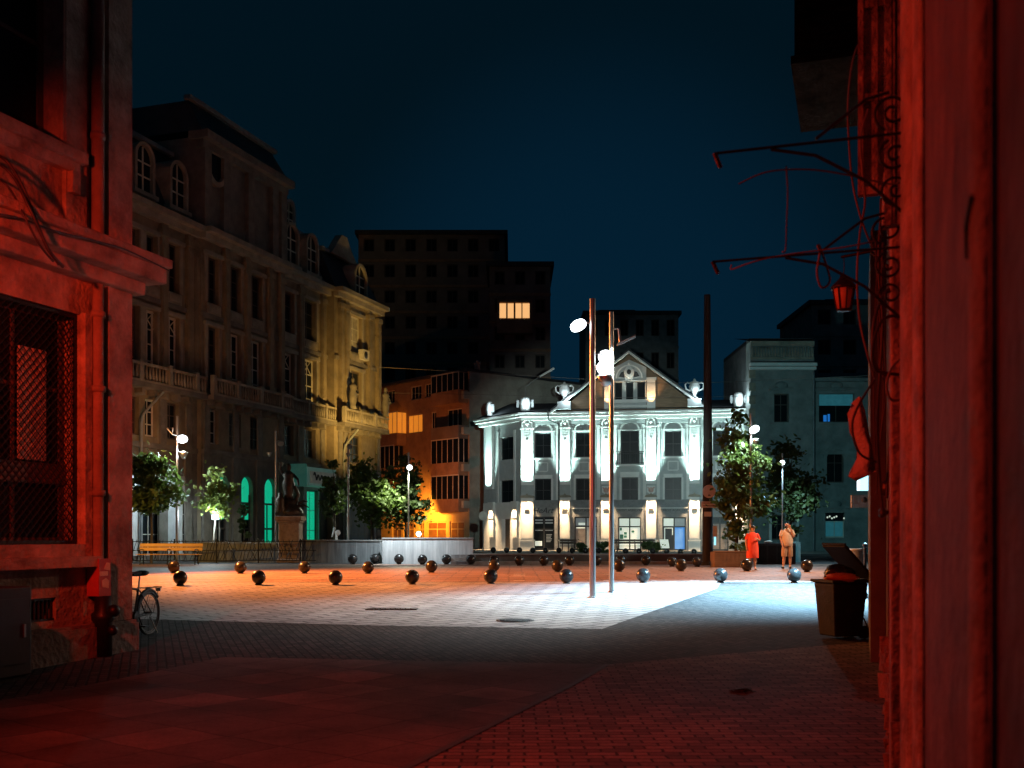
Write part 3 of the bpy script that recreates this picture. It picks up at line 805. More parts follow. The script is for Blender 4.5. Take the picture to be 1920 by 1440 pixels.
urn(1302, 768, 1.22, "floodlit two handled urn right of the gable of the white house")
def barrel(p, w, h, label, rz):
    t = thing("roof_barrel_ornament", p, label, "roof ornament", "floodlit block ornaments along the roof edge of the white house", rz=rz)
    MB().lathe([(w * .36, 0), (w * .42, h * .15), (w * .48, h * .5), (w * .42, h * .85), (w * .30, h), (0.02, h * 1.05)], n=14).build("drum", M_white, t)
    m = MB()
    for k in (-1, 1): m.box(k * w * .62 - .09, k * w * .62 + .09, -.12, .12, h * .25, h * .80); m.box(min(k * w * .40, k * w * .62), max(k * w * .40, k * w * .62), -.06, .06, h * .55, h * .65)
    m.build("side_scroll", M_greywall, t)
    light("ornament_light", 'POINT', Vector(p) + Vector((0.1, -1.0, 0.5)), 70, COOL, radius=0.08)
barrel(q @ Vector((wu(1384), -0.5, zc1 + 0.02)), 0.85, 1.05, "floodlit drum shaped ornament at the right end of the white house roof edge", wa)
barrel(q @ Vector((0.05, -0.35, zc1 + 0.02)), 0.95, 1.05, "floodlit drum shaped ornament on the left corner of the white house roof edge", wa)
barrel(qc @ Vector((CL * .28, -0.5, zc1 + 0.02)), 0.60, 1.15, "narrow floodlit ornament at the far left end of the white house roof edge", ca)
# ================================================================== LONG OLD FACADE ON THE LEFT
LD = Vector((8.4, 25.4, 0)).normalized()
LE = Vector((-9.2, 75.0, 0))
LLEN = 34.0
LO = LE - LD * LLEN; LO.z = 0.35
la = math.atan2(LD.y, LD.x)
palace = thing("old_palace", LO, "long dark four storey ornate old building with mansard roofs along the left of the square", "building", rz=la)
def lu(px): return ucoord(px, (LO.x, LO.y), (LD.x, LD.y))
def lz(py, px):
    Y = LO.y + LD.y * lu(px)
    return CAMZ + (1000 - py) * Y / F - LO.z
EAVE, BALC, LEDGE = 16.8, 8.35, 5.5
xA0, xA1, xB1, xC1, xD1 = -2.0, lu(366), lu(521), lu(612), lu(698)
cols = [250, 283, 325, 388, 430, 470, 540, 581, 653]
colsu = [lu(p) for p in cols]
WID = [lu(p + 11) - lu(p - 11) for p in cols]
gnd = []
def bay_y(u):   # wing depth: the end bay and the tower come forward
    return 0.0
up, mez, gr_ = [], [], []
for u, p, w2 in zip(colsu, cols, WID):
    w = w2 / 2
    up.append((u - w, u + w, 13.2, 15.6)); up.append((u - w, u + w, 8.75, 12.0)); mez.append((u - w, u + w, 5.95, 7.75))
arch_px = [407, 453, 497]
for p in arch_px: gr_.append((lu(p - 11), lu(p + 11), 0.5, 4.45))
shop_px = [(262, 305), (340, 356), (574, 596), (638, 686)]
for a, b in shop_px: gr_.append((lu(a), lu(b), 0.3, 3.3 if a != 574 else 4.0))
sections = [(xA0, xA1, 0.0), (xA1, xB1, -0.35), (xB1, xC1, 0.0), (xC1, xD1, -0.55)]
def ysec(u):
    for a, b, y in sections:
        if a <= u < b: return y
    return 0.0
for (a, b, y) in sections:
    hh = [h for h in up + mez + gr_ if a < (h[0] + h[1]) / 2 < b]
    m = MB()
    m.wall(a, b, 0, LEDGE, [h for h in hh if h[3] <= LEDGE], 0.35, y)
    for h in hh:
        if h in gr_[:3]: spandrel(m, h[0], h[1], h[3], y + 0.01, y + 0.30)
    m.build("ground_floor_wall", M_stone_d, palace)
    MB().wall(a, b, LEDGE, EAVE, [h for h in hh if h[3] > LEDGE], 0.30, y).build("upper_wall", M_facade, palace)
    if y:
        m = MB(); m.quad((a, y, 0), (a, 0.02, 0), (a, 0.02, EAVE), (a, y, EAVE)); m.quad((b, y, 0), (b, 6, 0), (b, 6, EAVE), (b, y, EAVE)); m.build("return_wall", M_facade, palace)
    # horizontal courses
    MB().box(a, b, y - 0.18, y - 0.003, LEDGE - 0.10, LEDGE + 0.14).build("string_course", M_stone_d, palace)
    m = MB()
    m.box(a, b, y - 0.75, y - 0.003, BALC - 0.22, BALC)
    for k in range(int((b - a) / 0.9)):
        x = a + 0.3 + k * 0.9
        m.prism([(x, BALC - 0.225), (x + 0.22, BALC - 0.225), (x + 0.22, BALC - 0.55), (x, BALC - 0.45)], y - 0.45, y - 0.004)
    m.build("balcony_slab", M_stone_d, palace)
    MB().box(a, b, y - 0.12, y - 0.003, 12.35, 12.6).build("string_course", M_stone_d, palace)
    m = MB(); m.box(a - 0.1, b + 0.1, y - 0.35, y - 0.003, EAVE - 0.5, EAVE - 0.2); m.box(a - 0.15, b + 0.15, y - 0.70, y + 0.3, EAVE - 0.2, EAVE + 0.06)
    m.build("main_cornice", M_stone, palace)
    # balustrade
    m = MB(); n = int((b - a) / 0.24)
    m.box(a, b, y - 0.74, y - 0.58, BALC + 0.78, BALC + 0.90); m.box(a, b, y - 0.74, y - 0.58, BALC + 0.004, BALC + 0.10)
    for k in range(n):
        x = a + (k + 0.5) * (b - a) / n
        if k % 9 == 0: m.box(x - 0.12, x + 0.12, y - 0.78, y - 0.54, BALC + 0.10, BALC + 1.0)
        else: m.lathe([(0.035, 0), (0.07, 0.18), (0.04, 0.45), (0.05, 0.68)], (x, y - 0.66, BALC + 0.10), n=6)
    m.build("balustrade", M_stone, palace)
# pilasters between the bays
pil_px = [303, 352, 364, 410, 449, 493, 514, 561, 603, 622, 632, 676, 693]
pm = {0.0: [], -0.35: [], -0.55: []}
base_px = [303, 352, 364, 375, 430, 475, 515, 561, 603, 622, 632, 694]
for p in base_px:
    u = lu(p); y = ysec(u); w = 0.24
    m = MB(); m.box(u - w - .1, u + w + .1, y - 0.12, y - 0.003, 0, LEDGE - 0.11)
    m.box(u - w, u + w, y - 0.11, y - 0.003, LEDGE + 0.15, BALC - 0.23)
    m.build("pilaster_base", M_stone_d, palace)
for p in pil_px:
    u = lu(p); y = ysec(u); w = 0.24
    m = MB(); m.box(u - w, u + w, y - 0.22, y - 0.003, BALC + 0.01, EAVE - 0.51)
    m.box(u - w - .08, u + w + .08, y - 0.30, y - 0.004, EAVE - 1.1, EAVE - 0.8); m.box(u - w - .06, u + w + .06, y - 0.28, y - 0.004, BALC + 1.0, BALC + 1.2)
    m.box(u - w + 0.06, u + w - 0.06, y - 0.26, y - 0.222, BALC + 1.4, EAVE - 1.4)
    m.build("pilaster", M_facade, palace)
# windows
M_curtain = mat("pale curtain behind glass", (0.30, 0.27, 0.22), (0.5, 0.46, 0.38), 3, 0.7)
for u, p, w2 in zip(colsu, cols, WID):
    y = ysec(u); w = w2 / 2
    fr = M_frame_w if p in (283, 325, 430, 470, 540, 581) else M_frame_d
    pn = M_curtain if p == 653 else M_glass
    wd = win(palace, u - w, u + w, 8.75, 12.0, y + 0.22, fr, M_glass, 2, 4, 0.12, transom=[9.6, 10.4, 11.1])
    if p in (283, 325, 540, 581):
        m = MB()
        for k in (-1, 1):
            m.tube([(u - k * 0.45, y + 0.21, 11.15), (u, y + 0.21, 11.55), (u + k * 0.45, y + 0.21, 11.95)], 0.03, 5)
        m.build("lattice", fr, wd)
    win(palace, u - w, u + w, 13.2, 15.6, y + 0.22, M_frame_d if p != 653 else M_frame_w, M_glass if p != 653 else M_curtain, 2, 3, 0.10)
    win(palace, u - w, u + w, 5.95, 7.75, y + 0.22, M_frame_d if p not in (283, 388) else M_frame_w, M_glass, 2, 3, 0.10)
    m = MB()
    for z0, z1 in ((8.75, 12.0), (13.2, 15.6)):
        m.box(u - w - 0.22, u - w, y - 0.08, y - 0.003, z0, z1); m.box(u + w, u + w + 0.22, y - 0.08, y - 0.003, z0, z1)
        m.box(u - w - 0.3, u + w + 0.3, y - 0.16, y - 0.003, z1, z1 + 0.2)
    m.box(u - w - 0.1, u + w + 0.1, y - 0.10, y - 0.003, 12.62, 13.15)
    m.box(u - w, u + w, y - 0.14, y - 0.102, 12.70, 13.05)
    m.build("window_surround", M_stone, palace)
for i, p in enumerate(arch_px):
    h = gr_[i]; y = ysec(lu(p))
    m = MB(); fw = 0.07
    m.box(h[0], h[0] + fw, y + 0.2, y + 0.26, h[2], h[3] - 1.0); m.box(h[1] - fw, h[1], y + 0.2, y + 0.26, h[2], h[3] - 1.0)
    for zz in (h[2] + 1.1, h[2] + 2.5): m.box(h[0] + fw, h[1] - fw, y + 0.2, y + 0.26, zz - 0.05, zz + 0.05)
    m.box(lu(p) - 0.03, lu(p) + 0.03, y + 0.204, y + 0.256, h[2], h[2] + 2.45)
    o = m.build("arched_window", M_frame_d, palace)
    MB().box(h[0], h[1], y + 0.27, y + 0.29, h[2] + (1.6 if i != 2 else 0.2), h[3]).build("pane", M_win_green, o)
    if i != 2:
        MB().box(h[0], h[1], y + 0.27, y + 0.29, h[2], h[2] + 1.6).build("pane", M_glass, o)
M_shopwhite = mat("pale lit shopfront", (0.45, 0.46, 0.46), (0.62, 0.62, 0.62), 1.5, 0.8)
for (h, pn) in ((gr_[3], M_glass), (gr_[4], M_glass), (gr_[5], M_win_green), (gr_[6], M_shopwhite)):
    y = ysec((h[0] + h[1]) / 2)
    o = win(palace, h[0], h[1], h[2], h[3], y + 0.18, M_frame_w, pn, 2 if pn is not M_shopwhite else 4, 3, 0.08, name="shop_window")
# pale cladding of the shops on the ground floor
m = MB(); y = -0.06
m.wall(lu(236), lu(366), 0.3, 4.2, [gr_[3], gr_[4]], 0.04, y); m.build("shop_cladding", M_shopwhite, palace)
m = MB(); m.wall(lu(560), lu(602), 0.3, 4.4, [gr_[5]], 0.04, y); m.build("shop_cladding", M_shopwhite, palace)
m = MB(); m.wall(lu(618), lu(697), 0.3, 3.8, [gr_[6]], 0.04, -0.63); m.build("shop_cladding", M_shopwhite, palace)
# box sign over the right hand shop (script lettering cannot be read)
def luy(px, y): return ucoord(px, (LO.x - LD.y * y, LO.y + LD.x * y), (LD.x, LD.y))
sx0, sx1 = luy(577, -1.35), luy(630, -1.35)
sg = MB(); sg.box(sx0, sx1, -1.35, -0.1, lz(913, 575), lz(880, 575)); sg = sg.build("shop_sign", mat("pale green sign box", (0.34, 0.50, 0.44), (0.5, 0.66, 0.6), 1.5, 0.6, emit=(0.25, 0.55, 0.45), estr=0.08), palace)
m = MB(); m.box(sx0 + 0.25, sx1 - 0.1, -1.40, -1.352, lz(909, 575), lz(887, 575)); m.build("sign_panel", mat("beige sign panel", (0.5, 0.46, 0.38), (0.62, 0.58, 0.5), 3, 0.7, emit=(0.6, 0.6, 0.5), estr=0.05), sg)
zc_ = (lz(909, 575) + lz(887, 575)) / 2
m = MB(); path = []
for k in range(60):
    a = k / 59
    path.append((sx0 + 0.6 + a * (sx1 - sx0 - 1.2), -1.42, zc_ + 0.14 * math.sin(a * 34) * (1.2 - a * 0.4) + (0.12 if k < 8 else 0)))
m.tube(path, 0.045, 5); m.build("sign_scroll", M_dark, sg)
MB().box(sx0 - 0.12, sx0 - 0.02, -1.30, -0.15, lz(915, 570), lz(874, 570)).build("sign_end_panel", mat('sea green panel', (0.10, 0.26, 0.22), (0.24, 0.42, 0.36), 1.5, 0.6, emit=(0.05, 0.35, 0.28), estr=0.10), sg)
# air conditioner on the end bay
u = lu(662); z = lz(668, 662)
m = MB(); m.box(u - 0.45, u + 0.45, -0.98, -0.62, z - 0.30, z + 0.35); o = m.build("air_conditioner", M_frame_w, palace)
MB().lathe([(0.24, 0), (0.24, 0.02), (0.05, 0.03)], n=14).build("fan", M_dark, o, loc=(u - 0.1, -0.99, z)).rotation_euler = (R(90), 0, 0)
# mansard roofs
def mansard(a, b, y, z0, z1, slope, back=9.0, name="mansard_roof"):
    m = MB()
    m.poly([(a, y, z0), (b, y, z0), (b - slope * .3, y + slope, z1), (a + slope * .3, y + slope, z1)])
    m.poly([(b, y, z0), (b, back, z0), (b - slope * .3, back, z1), (b - slope * .3, y + slope, z1)])
    m.poly([(a, back, z0), (a, y, z0), (a + slope * .3, y + slope, z1), (a + slope * .3, back, z1)])
    m.poly([(a + slope * .3, y + slope, z1), (b - slope * .3, y + slope, z1), (b - slope * .3, back, z1), (a + slope * .3, back, z1)])
    m.build(name, M_roof, palace)
    t = MB(); t.box(a + slope * .3 - 0.2, b - slope * .3 + 0.2, y + slope - 0.25, y + slope + 0.15, z1, z1 + 0.22)
    t.build("roof_edge_trim", M_zinc, palace)
mansard(xA0, xA1 + 0.3, -0.1, EAVE + 0.06, 20.6, 1.6)
mansard(xB1 - 0.3, xC1, -0.1, EAVE + 0.06, 20.0, 1.5)
mansard(xC1, xD1, -0.65, EAVE + 0.06, 19.4, 1.3)
# tower section with attic gable
m = MB(); m.wall(xA1, xB1, EAVE + 0.06, 21.5, [], 0.2, -0.35); m.quad((xA1, -.35, EAVE), (xA1, 8, EAVE), (xA1, 8, 21.5), (xA1, -.35, 21.5)); m.quad((xB1, -.35, EAVE), (xB1, 8, EAVE), (xB1, 8, 21.5), (xB1, -.35, 21.5))
m.build("attic_wall", M_stone_d, palace)
m = MB(); m.box(xA1 - 0.3, xB1 + 0.3, -0.95, 0.2, 21.3, 21.7); m.box(xA1 - 0.15, xB1 + 0.15, -0.6, 0.0, 20.9, 21.3); m.build("attic_cornice", M_stone_d, palace)
mansard(xA1 - 0.3, xB1 + 0.3, -0.6, 21.7, 23.4, 1.0, name="tower_roof")
u = lu(390); m = MB(); zo = lz(307, 390)
for k in range(24):
    a, b = 2 * math.pi * k / 24, 2 * math.pi * (k + 1) / 24
    m.prism([(u + .75 * math.cos(a), zo + 1.0 * math.sin(a)), (u + 1.0 * math.cos(a), zo + 1.25 * math.sin(a)), (u + 1.0 * math.cos(b), zo + 1.25 * math.sin(b)), (u + .75 * math.cos(b), zo + 1.0 * math.sin(b))], -0.58, -0.355)
o = m.build("oval_window", M_stone, palace)
MB().lathe([(0.76, 0), (0.70, 0.03), (0.02, 0.031)], n=20, sy=1.33).build("pane", M_glass, o, loc=(u, -0.37, zo)).rotation_euler = (R(90), 0, 0)
for p in (372, 408, 454, 500, 516):
    u = lu(p); m = MB(); m.box(u - .3, u + .3, -0.6, -0.355, EAVE + 0.06, 20.89); m.build("attic_pilaster", M_stone_d, palace)
# dormers
def dormer(p, zbase, w, h, y=0.0, rim=M_stone):
    u = lu(p); m = MB()
    arch_band(m, u - w / 2, u + w / 2, zbase + h - w / 2, w / 2, y - 0.15, y + 0.9, 0.16)
    m.box(u - w / 2 - 0.16, u - w / 2, y - 0.15, y + 0.9, zbase, zbase + h - w / 2); m.box(u + w / 2, u + w / 2 + 0.16, y - 0.15, y + 0.9, zbase, zbase + h - w / 2)
    m.box(u - w / 2 - 0.3, u + w / 2 + 0.3, y - 0.25, y + 0.9, zbase - 0.2, zbase)
    o = m.build("dormer", rim, palace)
    g = MB(); pts = [(u - w / 2, zbase), (u + w / 2, zbase)] + [(u + w / 2 * math.cos(math.pi * k / 8), zbase + h - w / 2 + w / 2 * math.sin(math.pi * k / 8)) for k in range(9)]
    g.prism(pts, y + 0.05, y + 0.10); g.build("pane", M_glass, o)
    b = MB(); b.box(u - 0.03, u + 0.03, y - 0.02, y + 0.045, zbase, zbase + h - 0.05)
    for q in (0.35, 0.65): b.box(u - w / 2, u + w / 2, y - 0.015, y + 0.04, zbase + h * q - 0.03, zbase + h * q + 0.03)
    b.build("glazing_bar", M_frame_w, o)
for p in (268, 332): dormer(p, 17.4, 1.15, 2.2)
for p in (545, 583): dormer(p, 17.3, 1.25, 2.3)
dormer(660, 17.0, 1.5, 2.0, -0.55)
for p, zz in ((522, 21.0), (577, 20.1)): dormer(p, zz, 0.9, 1.6, 1.3, M_zinc)
u = lu(652); m = MB(); m.prism([(u - 1.8, 19.4), (u + 1.9, 19.4), (u + 1.0, 20.1), (u + 0.3, 20.9), (u - 0.4, 20.9), (u - 1.0, 20.3)], 0.2, 0.7); m.build("roof_crest", M_stone, palace)
m = MB(); m.slab([(xA0, 0.4), (xD1 - 0.01, 0.4), (xD1 - 0.01, 11), (xA0, 11)], 0, EAVE - 0.3); m.build("body", M_facade, palace)
# rain pipes
for p in (258, 625):
    u = lu(p); y = ysec(u) - 0.20
    m = MB(); m.tube([(u + 0.9, y - 0.55, BALC - 0.3), (u + 0.15, y, BALC - 1.4), (u, y, BALC - 1.8), (u, y, 0.1)], 0.07, 6); m.build("rain_pipe", M_zinc, palace)
# statues standing on the balustrade of the end bay
M_fig = M_stone_d
for p in (630, 693):
    u = lu(p); m = MB()
    m.lathe([(0.30, 0), (0.24, 0.25), (0.30, 0.55), (0.34, 0.95), (0.22, 1.20), (0.34, 1.42), (0.20, 1.60), (0.10, 1.66), (0.15, 1.80), (0.13, 1.95), (0.03, 2.02)], n=10, sy=0.8)
    m.tube([(0.28, 0, 1.45), (0.42, -0.1, 1.15), (0.20, -0.25, 0.95)], 0.08, 6)
    m.build("balcony_figure", M_fig, palace, loc=(u, -1.2, BALC + 0.95))
# ================================================================== BROWN APARTMENT BUILDING
AR = P(880, 1033, 96.0); AL = P(700, 1033, 108.0)
AO = Vector((AL.x, AL.y, 0.35)); AD = Vector((AR.x - AL.x, AR.y - AL.y, 0)); ALEN = AD.length; AD.normalize()
aa = math.atan2(AD.y, AD.x)
flats = thing("apartment_house", AO, "brown five storey apartment house with glazed balconies, its ground floor glowing orange", "apartment house", rz=aa)
def au(px): return ucoord(px, (AO.x, AO.y), (AD.x, AD.y))
def az(py, px):
    Y = AO.y + AD.y * au(px)
    return CAMZ + (1000 - py) * Y / F - AO.z
AH = az(696, 880)
STH = [0, 3.4, 6.7, 10.0, 13.2, AH]
gh_ = []
for a, b in ((735, 752), (756, 776), (785, 795), (800, 836), (843, 870)): gh_.append((au(a), au(b), 0.1, az(978, 820)))
wup = []
spec = [(738, 754, 2, 0), (758, 768, 2, 0), (806, 826, 2, 1), (836, 866, 2, 0), (724, 750, 3, 0), (808, 822, 3, 0), (832, 868, 3, 0), (764, 792, 4, 1), (716, 760, 4, 2), (808, 818, 4, 0), (818, 850, 5, 0), (720, 740, 5, 0), (770, 790, 5, 0), (838, 866, 4, 0), (796, 812, 5, 0)]
for (a, b, fl, kind) in spec:
    z0 = STH[fl - 1] + 1.0; z1 = STH[fl] - 0.45
    wup.append((au(a), au(b), z0, z1, kind, fl))
MB().wall(0, ALEN, 0, STH[1], gh_, 0.3).build("ground_floor_wall", mat("ochre ground floor render", (0.50, 0.36, 0.18), (0.62, 0.46, 0.24), 1.4, 0.85, 0.3), flats)
MB().wall(0, ALEN, STH[1], AH, wup, 0.22).build("upper_wall", M_flat, flats)
m = MB(); m.quad((ALEN, 0, 0), (ALEN, 16, 0), (ALEN, 16, AH), (ALEN, 0, AH)); m.quad((0, 0, 0), (0, 16, 0), (0, 16, AH), (0, 0, AH)); m.quad((0, 16, 0), (ALEN, 16, 0), (ALEN, 16, AH), (0, 16, AH)); m.build("gable_end", M_gable, flats)
m = MB(); m.box(-0.2, ALEN + 0.02, -0.45, 16.2, AH, AH + 0.25); m.build("roof_slab", M_roof, flats)
for (a, b, z0, z1, kind, fl) in wup:
    pn = {0: M_glass, 1: M_win_orange, 2: M_win_orange}[kind]
    win(flats, a, b, z0, z1, 0.12, M_frame_w, pn, 2 if b - a < 1.2 else 3, 1, 0.08)
for k, (a, b, z0, z1) in enumerate(gh_):
    win(flats, a, b, z0, z1, 0.12, M_win_orange if k == 9 else mat("orange lit frame %d" % k, (0.55, 0.42, 0.22), (0.62, 0.48, 0.28), 3, 0.6), mat("amber shop glass %d" % k, (0.10, 0.05, 0.03), (0.2, 0.1, 0.05), 2, 0.3, emit=(0.5, 0.12, 0.02), estr=0.10), 2, 1, 0.12, transom=[z1 - 0.7], name="shop_window")
# balconies
def balcony(a, b, fl, glazed, matl=M_flat):
    z = STH[fl - 1]
    m = MB(); x0, x1 = au(a), au(b)
    m.box(x0, x1, -1.1, -0.003, z - 0.12, z + 0.04)
    m.box(x0, x1, -1.12, -1.02, z + 0.04, z + 1.05); m.box(x0, x0 + 0.1, -1.019, -0.004, z + 0.04, z + 1.05); m.box(x1 - 0.1, x1, -1.019, -0.004, z + 0.04, z + 1.05)
    o = m.build("balcony", matl, flats)
    if glazed:
        f = MB(); n = max(3, int((x1 - x0) / 0.7)); z1 = STH[fl] - 0.15
        for k in range(n + 1):
            x = x0 + (x1 - x0 - 0.07) * k / n; f.box(x, x + 0.07, -1.10, -1.04, z + 1.05, z1)
        f.box(x0, x1, -1.11, -1.03, z1, z1 + 0.1)
        for y in (-0.5,): f.box(x1 - 0.07, x1, y - .03, y + .03, z + 1.05, z1)
        f.build("balcony_glazing", M_frame_w, o)
        g = MB(); g.box(x0 + 0.05, x1 - 0.05, -1.075, -1.065, z + 1.06, z1 - 0.01); g.box(x1 - 0.04, x1 - 0.03, -1.06, -0.01, z + 1.06, z1 - 0.01)
        g.build("pane", glazed, o)
balcony(826, 878, 5, M_glass)
balcony(826, 878, 4, None, M_block)
balcony(826, 878, 3, M_glass)
balcony(826, 878, 2, M_glass)
balcony(714, 762, 4, M_win_orange)
balcony(714, 756, 3, M_glass)
balcony(722, 764, 2, None)
# chimney cowls on the gable corner
m = MB()
for k in range(3): m.cyl((ALEN - 0.4 + 0.3 * k, 1.0, AH + .25), (ALEN - 0.4 + 0.3 * k, 1.0, AH + 0.75 + 0.15 * (k % 2)), 0.09, n=8); m.sphere((ALEN - .4 + .3 * k, 1.0, AH + 0.85 + .15 * (k % 2)), 0.14, 8, 6)
m.build("roof_vent", M_zinc, flats)
# air conditioner boxes and ledges at the corner
for fl in (2, 3, 4, 5):
    m = MB(); m.box(ALEN - 0.02, ALEN + 0.32, -0.9, -0.2, STH[fl - 1] + 0.2, STH[fl - 1] + 0.85); m.build("corner_bracket_box", M_gable, flats)

# ================================================================== DARK TOWER BLOCKS BEHIND
def block(name, px0, px1, ytop, Y, label, depth=14, rz=0.0, matl=M_block, floors=9, colsn=6, lit=None, roof=None):
    a = P(px0, ytop, Y); b = P(px1, ytop, Y)
    wdt = b.x - a.x; h = a.z - 0.35
    t = thing(name, (a.x, Y, 0.35), label, "tower block", "tower blocks behind the square", rz)
    fh = h / floors; hs = []
    for i in range(floors):
        for k in range(colsn):
            x = wdt * (k + 0.5) / colsn
            hs.append((x - wdt * 0.26 / colsn, x + wdt * 0.26 / colsn, i * fh + fh * 0.35, i * fh + fh * 0.85))
    vis = [q for q in hs]
    m = MB(); m.wall(0, wdt, 0, h, vis, 0.3); m.quad((0, 0, 0), (0, depth, 0), (0, depth, h), (0, 0, h)); m.quad((wdt, 0, 0), (wdt, depth, 0), (wdt, depth, h), (wdt, 0, h)); m.quad((0, depth, 0), (wdt, depth, 0), (wdt, depth, h), (0, depth, h))
    m.build("wall", matl, t)
    m = MB()
    for i in range(1, floors): m.box(-0.05, wdt + 0.05, -0.12, -0.003, i * fh - 0.16, i * fh + 0.16)
    m.build("floor_band", M_flat if matl is M_block else matl, t)
    m = MB(); m.box(-0.4, wdt + 0.4, -0.4, depth, h, h + 0.5); m.box(wdt * 0.15, wdt * 0.55, 2, 8, h + 0.5, h + 1.1); m.build("roof", M_roof, t)
    for n_, (x0, x1, z0, z1) in enumerate(hs):
        if n_ // colsn < floors - 6: continue
        if z1 > h * 0.45: win(t, x0, x1, z0, z1, 0.2, M_frame_d, M_glass, 2, 1, 0.12)
    return t, wdt, h
block("tower_block", 672, 946, 440, 135.0, "broad dark tower block behind the palace and the apartment house", floors=12, colsn=7)
tb, wdt, h = block("tower_block", 918, 1032, 500, 120.0, "narrower dark tower block with one warm lit row of windows", floors=10, colsn=3, depth=10)
# lit loggia
def tz(py): return CAMZ + (1000 - py) * 120.0 / F - 0.35
def tx(px): return (px - 918) * 120.0 / F
m = MB(); m.box(tx(932), tx(998), -1.2, -0.005, tz(628), tz(602)); m.box(tx(932), tx(998), -1.25, -0.005, tz(571), tz(566)); m.box(tx(932), tx(936), -1.2, -0.13, tz(602), tz(571)); m.box(tx(994), tx(998), -1.2, -0.13, tz(602), tz(571))
lo = m.build("loggia", M_flat, tb)
for (x0, x1) in ((936.5, 949), (952, 963), (966.5, 977.5), (979.5, 993)):
    MB().box(tx(x0), tx(x1), -1.16, -1.10, tz(600), tz(573)).build("lit_pane", M_win_warm, lo)
m = MB()
for x in (936, 950.5, 964.7, 978.5, 993.5): m.box(tx(x - 0.9), tx(x + 0.9), -1.19, -1.09, tz(602), tz(571))
m.build("loggia_frame", M_frame_d, lo)
block("tower_block", 1098, 1272, 590, 150.0, "low wide dark block behind the gable of the white house", floors=7, colsn=6, matl=M_oldgrey)
block("tower_block", 1522, 1760, 572, 118.0, "dark block rising behind the old grey houses on the right", floors=8, colsn=5, matl=M_oldgrey)

# ================================================================== OLD GREY HOUSES ON THE RIGHT
def old_house(px0, px1, ytop, Y, label, rows, ground, rz=0.0, depth=10):
    a = P(px0, ytop, Y); b = P(px1, ytop, Y); wdt = b.x - a.x; h = a.z - 0.35
    t = thing("old_town_house", (a.x, Y, 0.35), label, "town house", "old grey town houses at the right of the square", rz)
    zz = lambda py: CAMZ + (1000 - py) * Y / F - 0.35
    xx = lambda px: (px - px0) * Y / F
    hs = [(xx(p0), xx(p1), zz(y1), zz(y0)) for (p0, p1, y0, y1, _, _) in rows + ground]
    m = MB(); m.wall(0, wdt, 0, h, hs, 0.3); m.quad((0, 0, 0), (0, depth, 0), (0, depth, h), (0, 0, h)); m.quad((wdt, 0, 0), (wdt, depth, 0), (wdt, depth, h), (wdt, 0, h))
    for r_, hh in zip(rows + ground, hs):
        if r_[5] == 'arch': spandrel(m, hh[0], hh[1], hh[3], 0.01, 0.25)
    m.build("wall", M_oldgrey, t)
    for r_, hh in zip(rows + ground, hs):
        win(t, *hh, 0.18, M_frame_w if r_[4] is not M_glass else M_frame_d, r_[4], 2, 1, 0.09, transom=[hh[2] + (hh[3] - hh[2]) * 0.62])
        m = MB(); m.box(hh[0] - 0.22, hh[0] - 0.003, -0.07, -0.003, hh[2], hh[3]); m.box(hh[1] + 0.003, hh[1] + 0.22, -0.07, -0.003, hh[2], hh[3]); m.box(hh[0] - 0.3, hh[1] + 0.3, -0.14, -0.003, hh[2] - 0.15, hh[2] - 0.003)
        if r_[5] == 'arch': arch_band(m, hh[0] - 0.1, hh[1] + 0.1, hh[3] - 0.5, 0.62, -0.16, -0.003, 0.18)
        else:
            m.box(hh[0] - 0.35, hh[1] + 0.35, -0.2, -0.003, hh[3] + 0.25, hh[3] + 0.42)
            m.sphere(((hh[0] + hh[1]) / 2, -0.06, hh[3] + 0.6), 0.3, 10, 6, sy=0.4, sx=1.6)
        m.build("window_surround", M_oldgrey, t)
    return t, wdt, h, xx, zz
t, wdt, h, xx, zz = old_house(1407, 1526, 640, 79.0, "old grey town house with an ornate parapet and a pale ledge", [(1451, 1479, 738, 792, M_glass, 'r')], [(1446, 1470, 965, 1012, M_glass, 'r')])
m = MB(); m.box(-0.1, wdt + 0.1, -0.55, -0.003, zz(688), zz(682)); m.box(-0.1, wdt + 0.1, -0.35, -0.003, zz(694), zz(689)); m.build("ledge", M_white, t)
m = MB(); m.box(0, wdt, -0.16, -0.004, zz(649), zz(640)); m.box(0, wdt, -0.10, -0.004, zz(674), zz(670))
for k in range(22): m.lathe([(0.06, 0), (0.10, 0.15), (0.05, 0.4), (0.08, 0.72)], (0.15 + k * wdt / 22.2, -0.06, zz(669.5)), n=6)
m.build("parapet", M_stone, t)
m = MB()
for k in range(11): m.box(-0.12, 0.35, -0.14, -0.003, zz(950) + k * 0.95, zz(950) + k * 0.95 + 0.62)
m.build("corner_quoin", M_stone, t)
m = MB(); m.box(0, wdt, -0.15, -0.003, zz(852), zz(846)); m.build("string_course", M_oldgrey, t)
m = MB(); m.cyl((wdt - 0.05, -0.12, 0), (wdt - 0.05, -0.12, zz(700)), 0.07, n=8); m.build("rain_pipe", M_zinc, t)
for px in (1443, 1494):
    MB().box(xx(px) - 0.10, xx(px) + 0.10, -0.25, -0.004, 0, zz(962)).build("door_jamb", M_white, t)
m = MB(); m.box(0, wdt, 0.4, 10, h, h + 0.3); m.poly([(-.2, -.2, h), (wdt + .2, -.2, h), (wdt + .2, 5, h + 1.1), (-.2, 5, h + 1.1)]); m.build("roof", M_roof, t)
t, wdt, h, xx, zz = old_house(1526, 1700, 708, 80.0, "old dark teal lit town house with a wide curtained window, seen beside the alley wall", [(1535, 1602, 738, 792, M_glass, 'r'), (1550, 1582, 845, 905, M_glass, 'arch')], [(1547, 1584, 960, 1008, M_win_teal, 'r')])
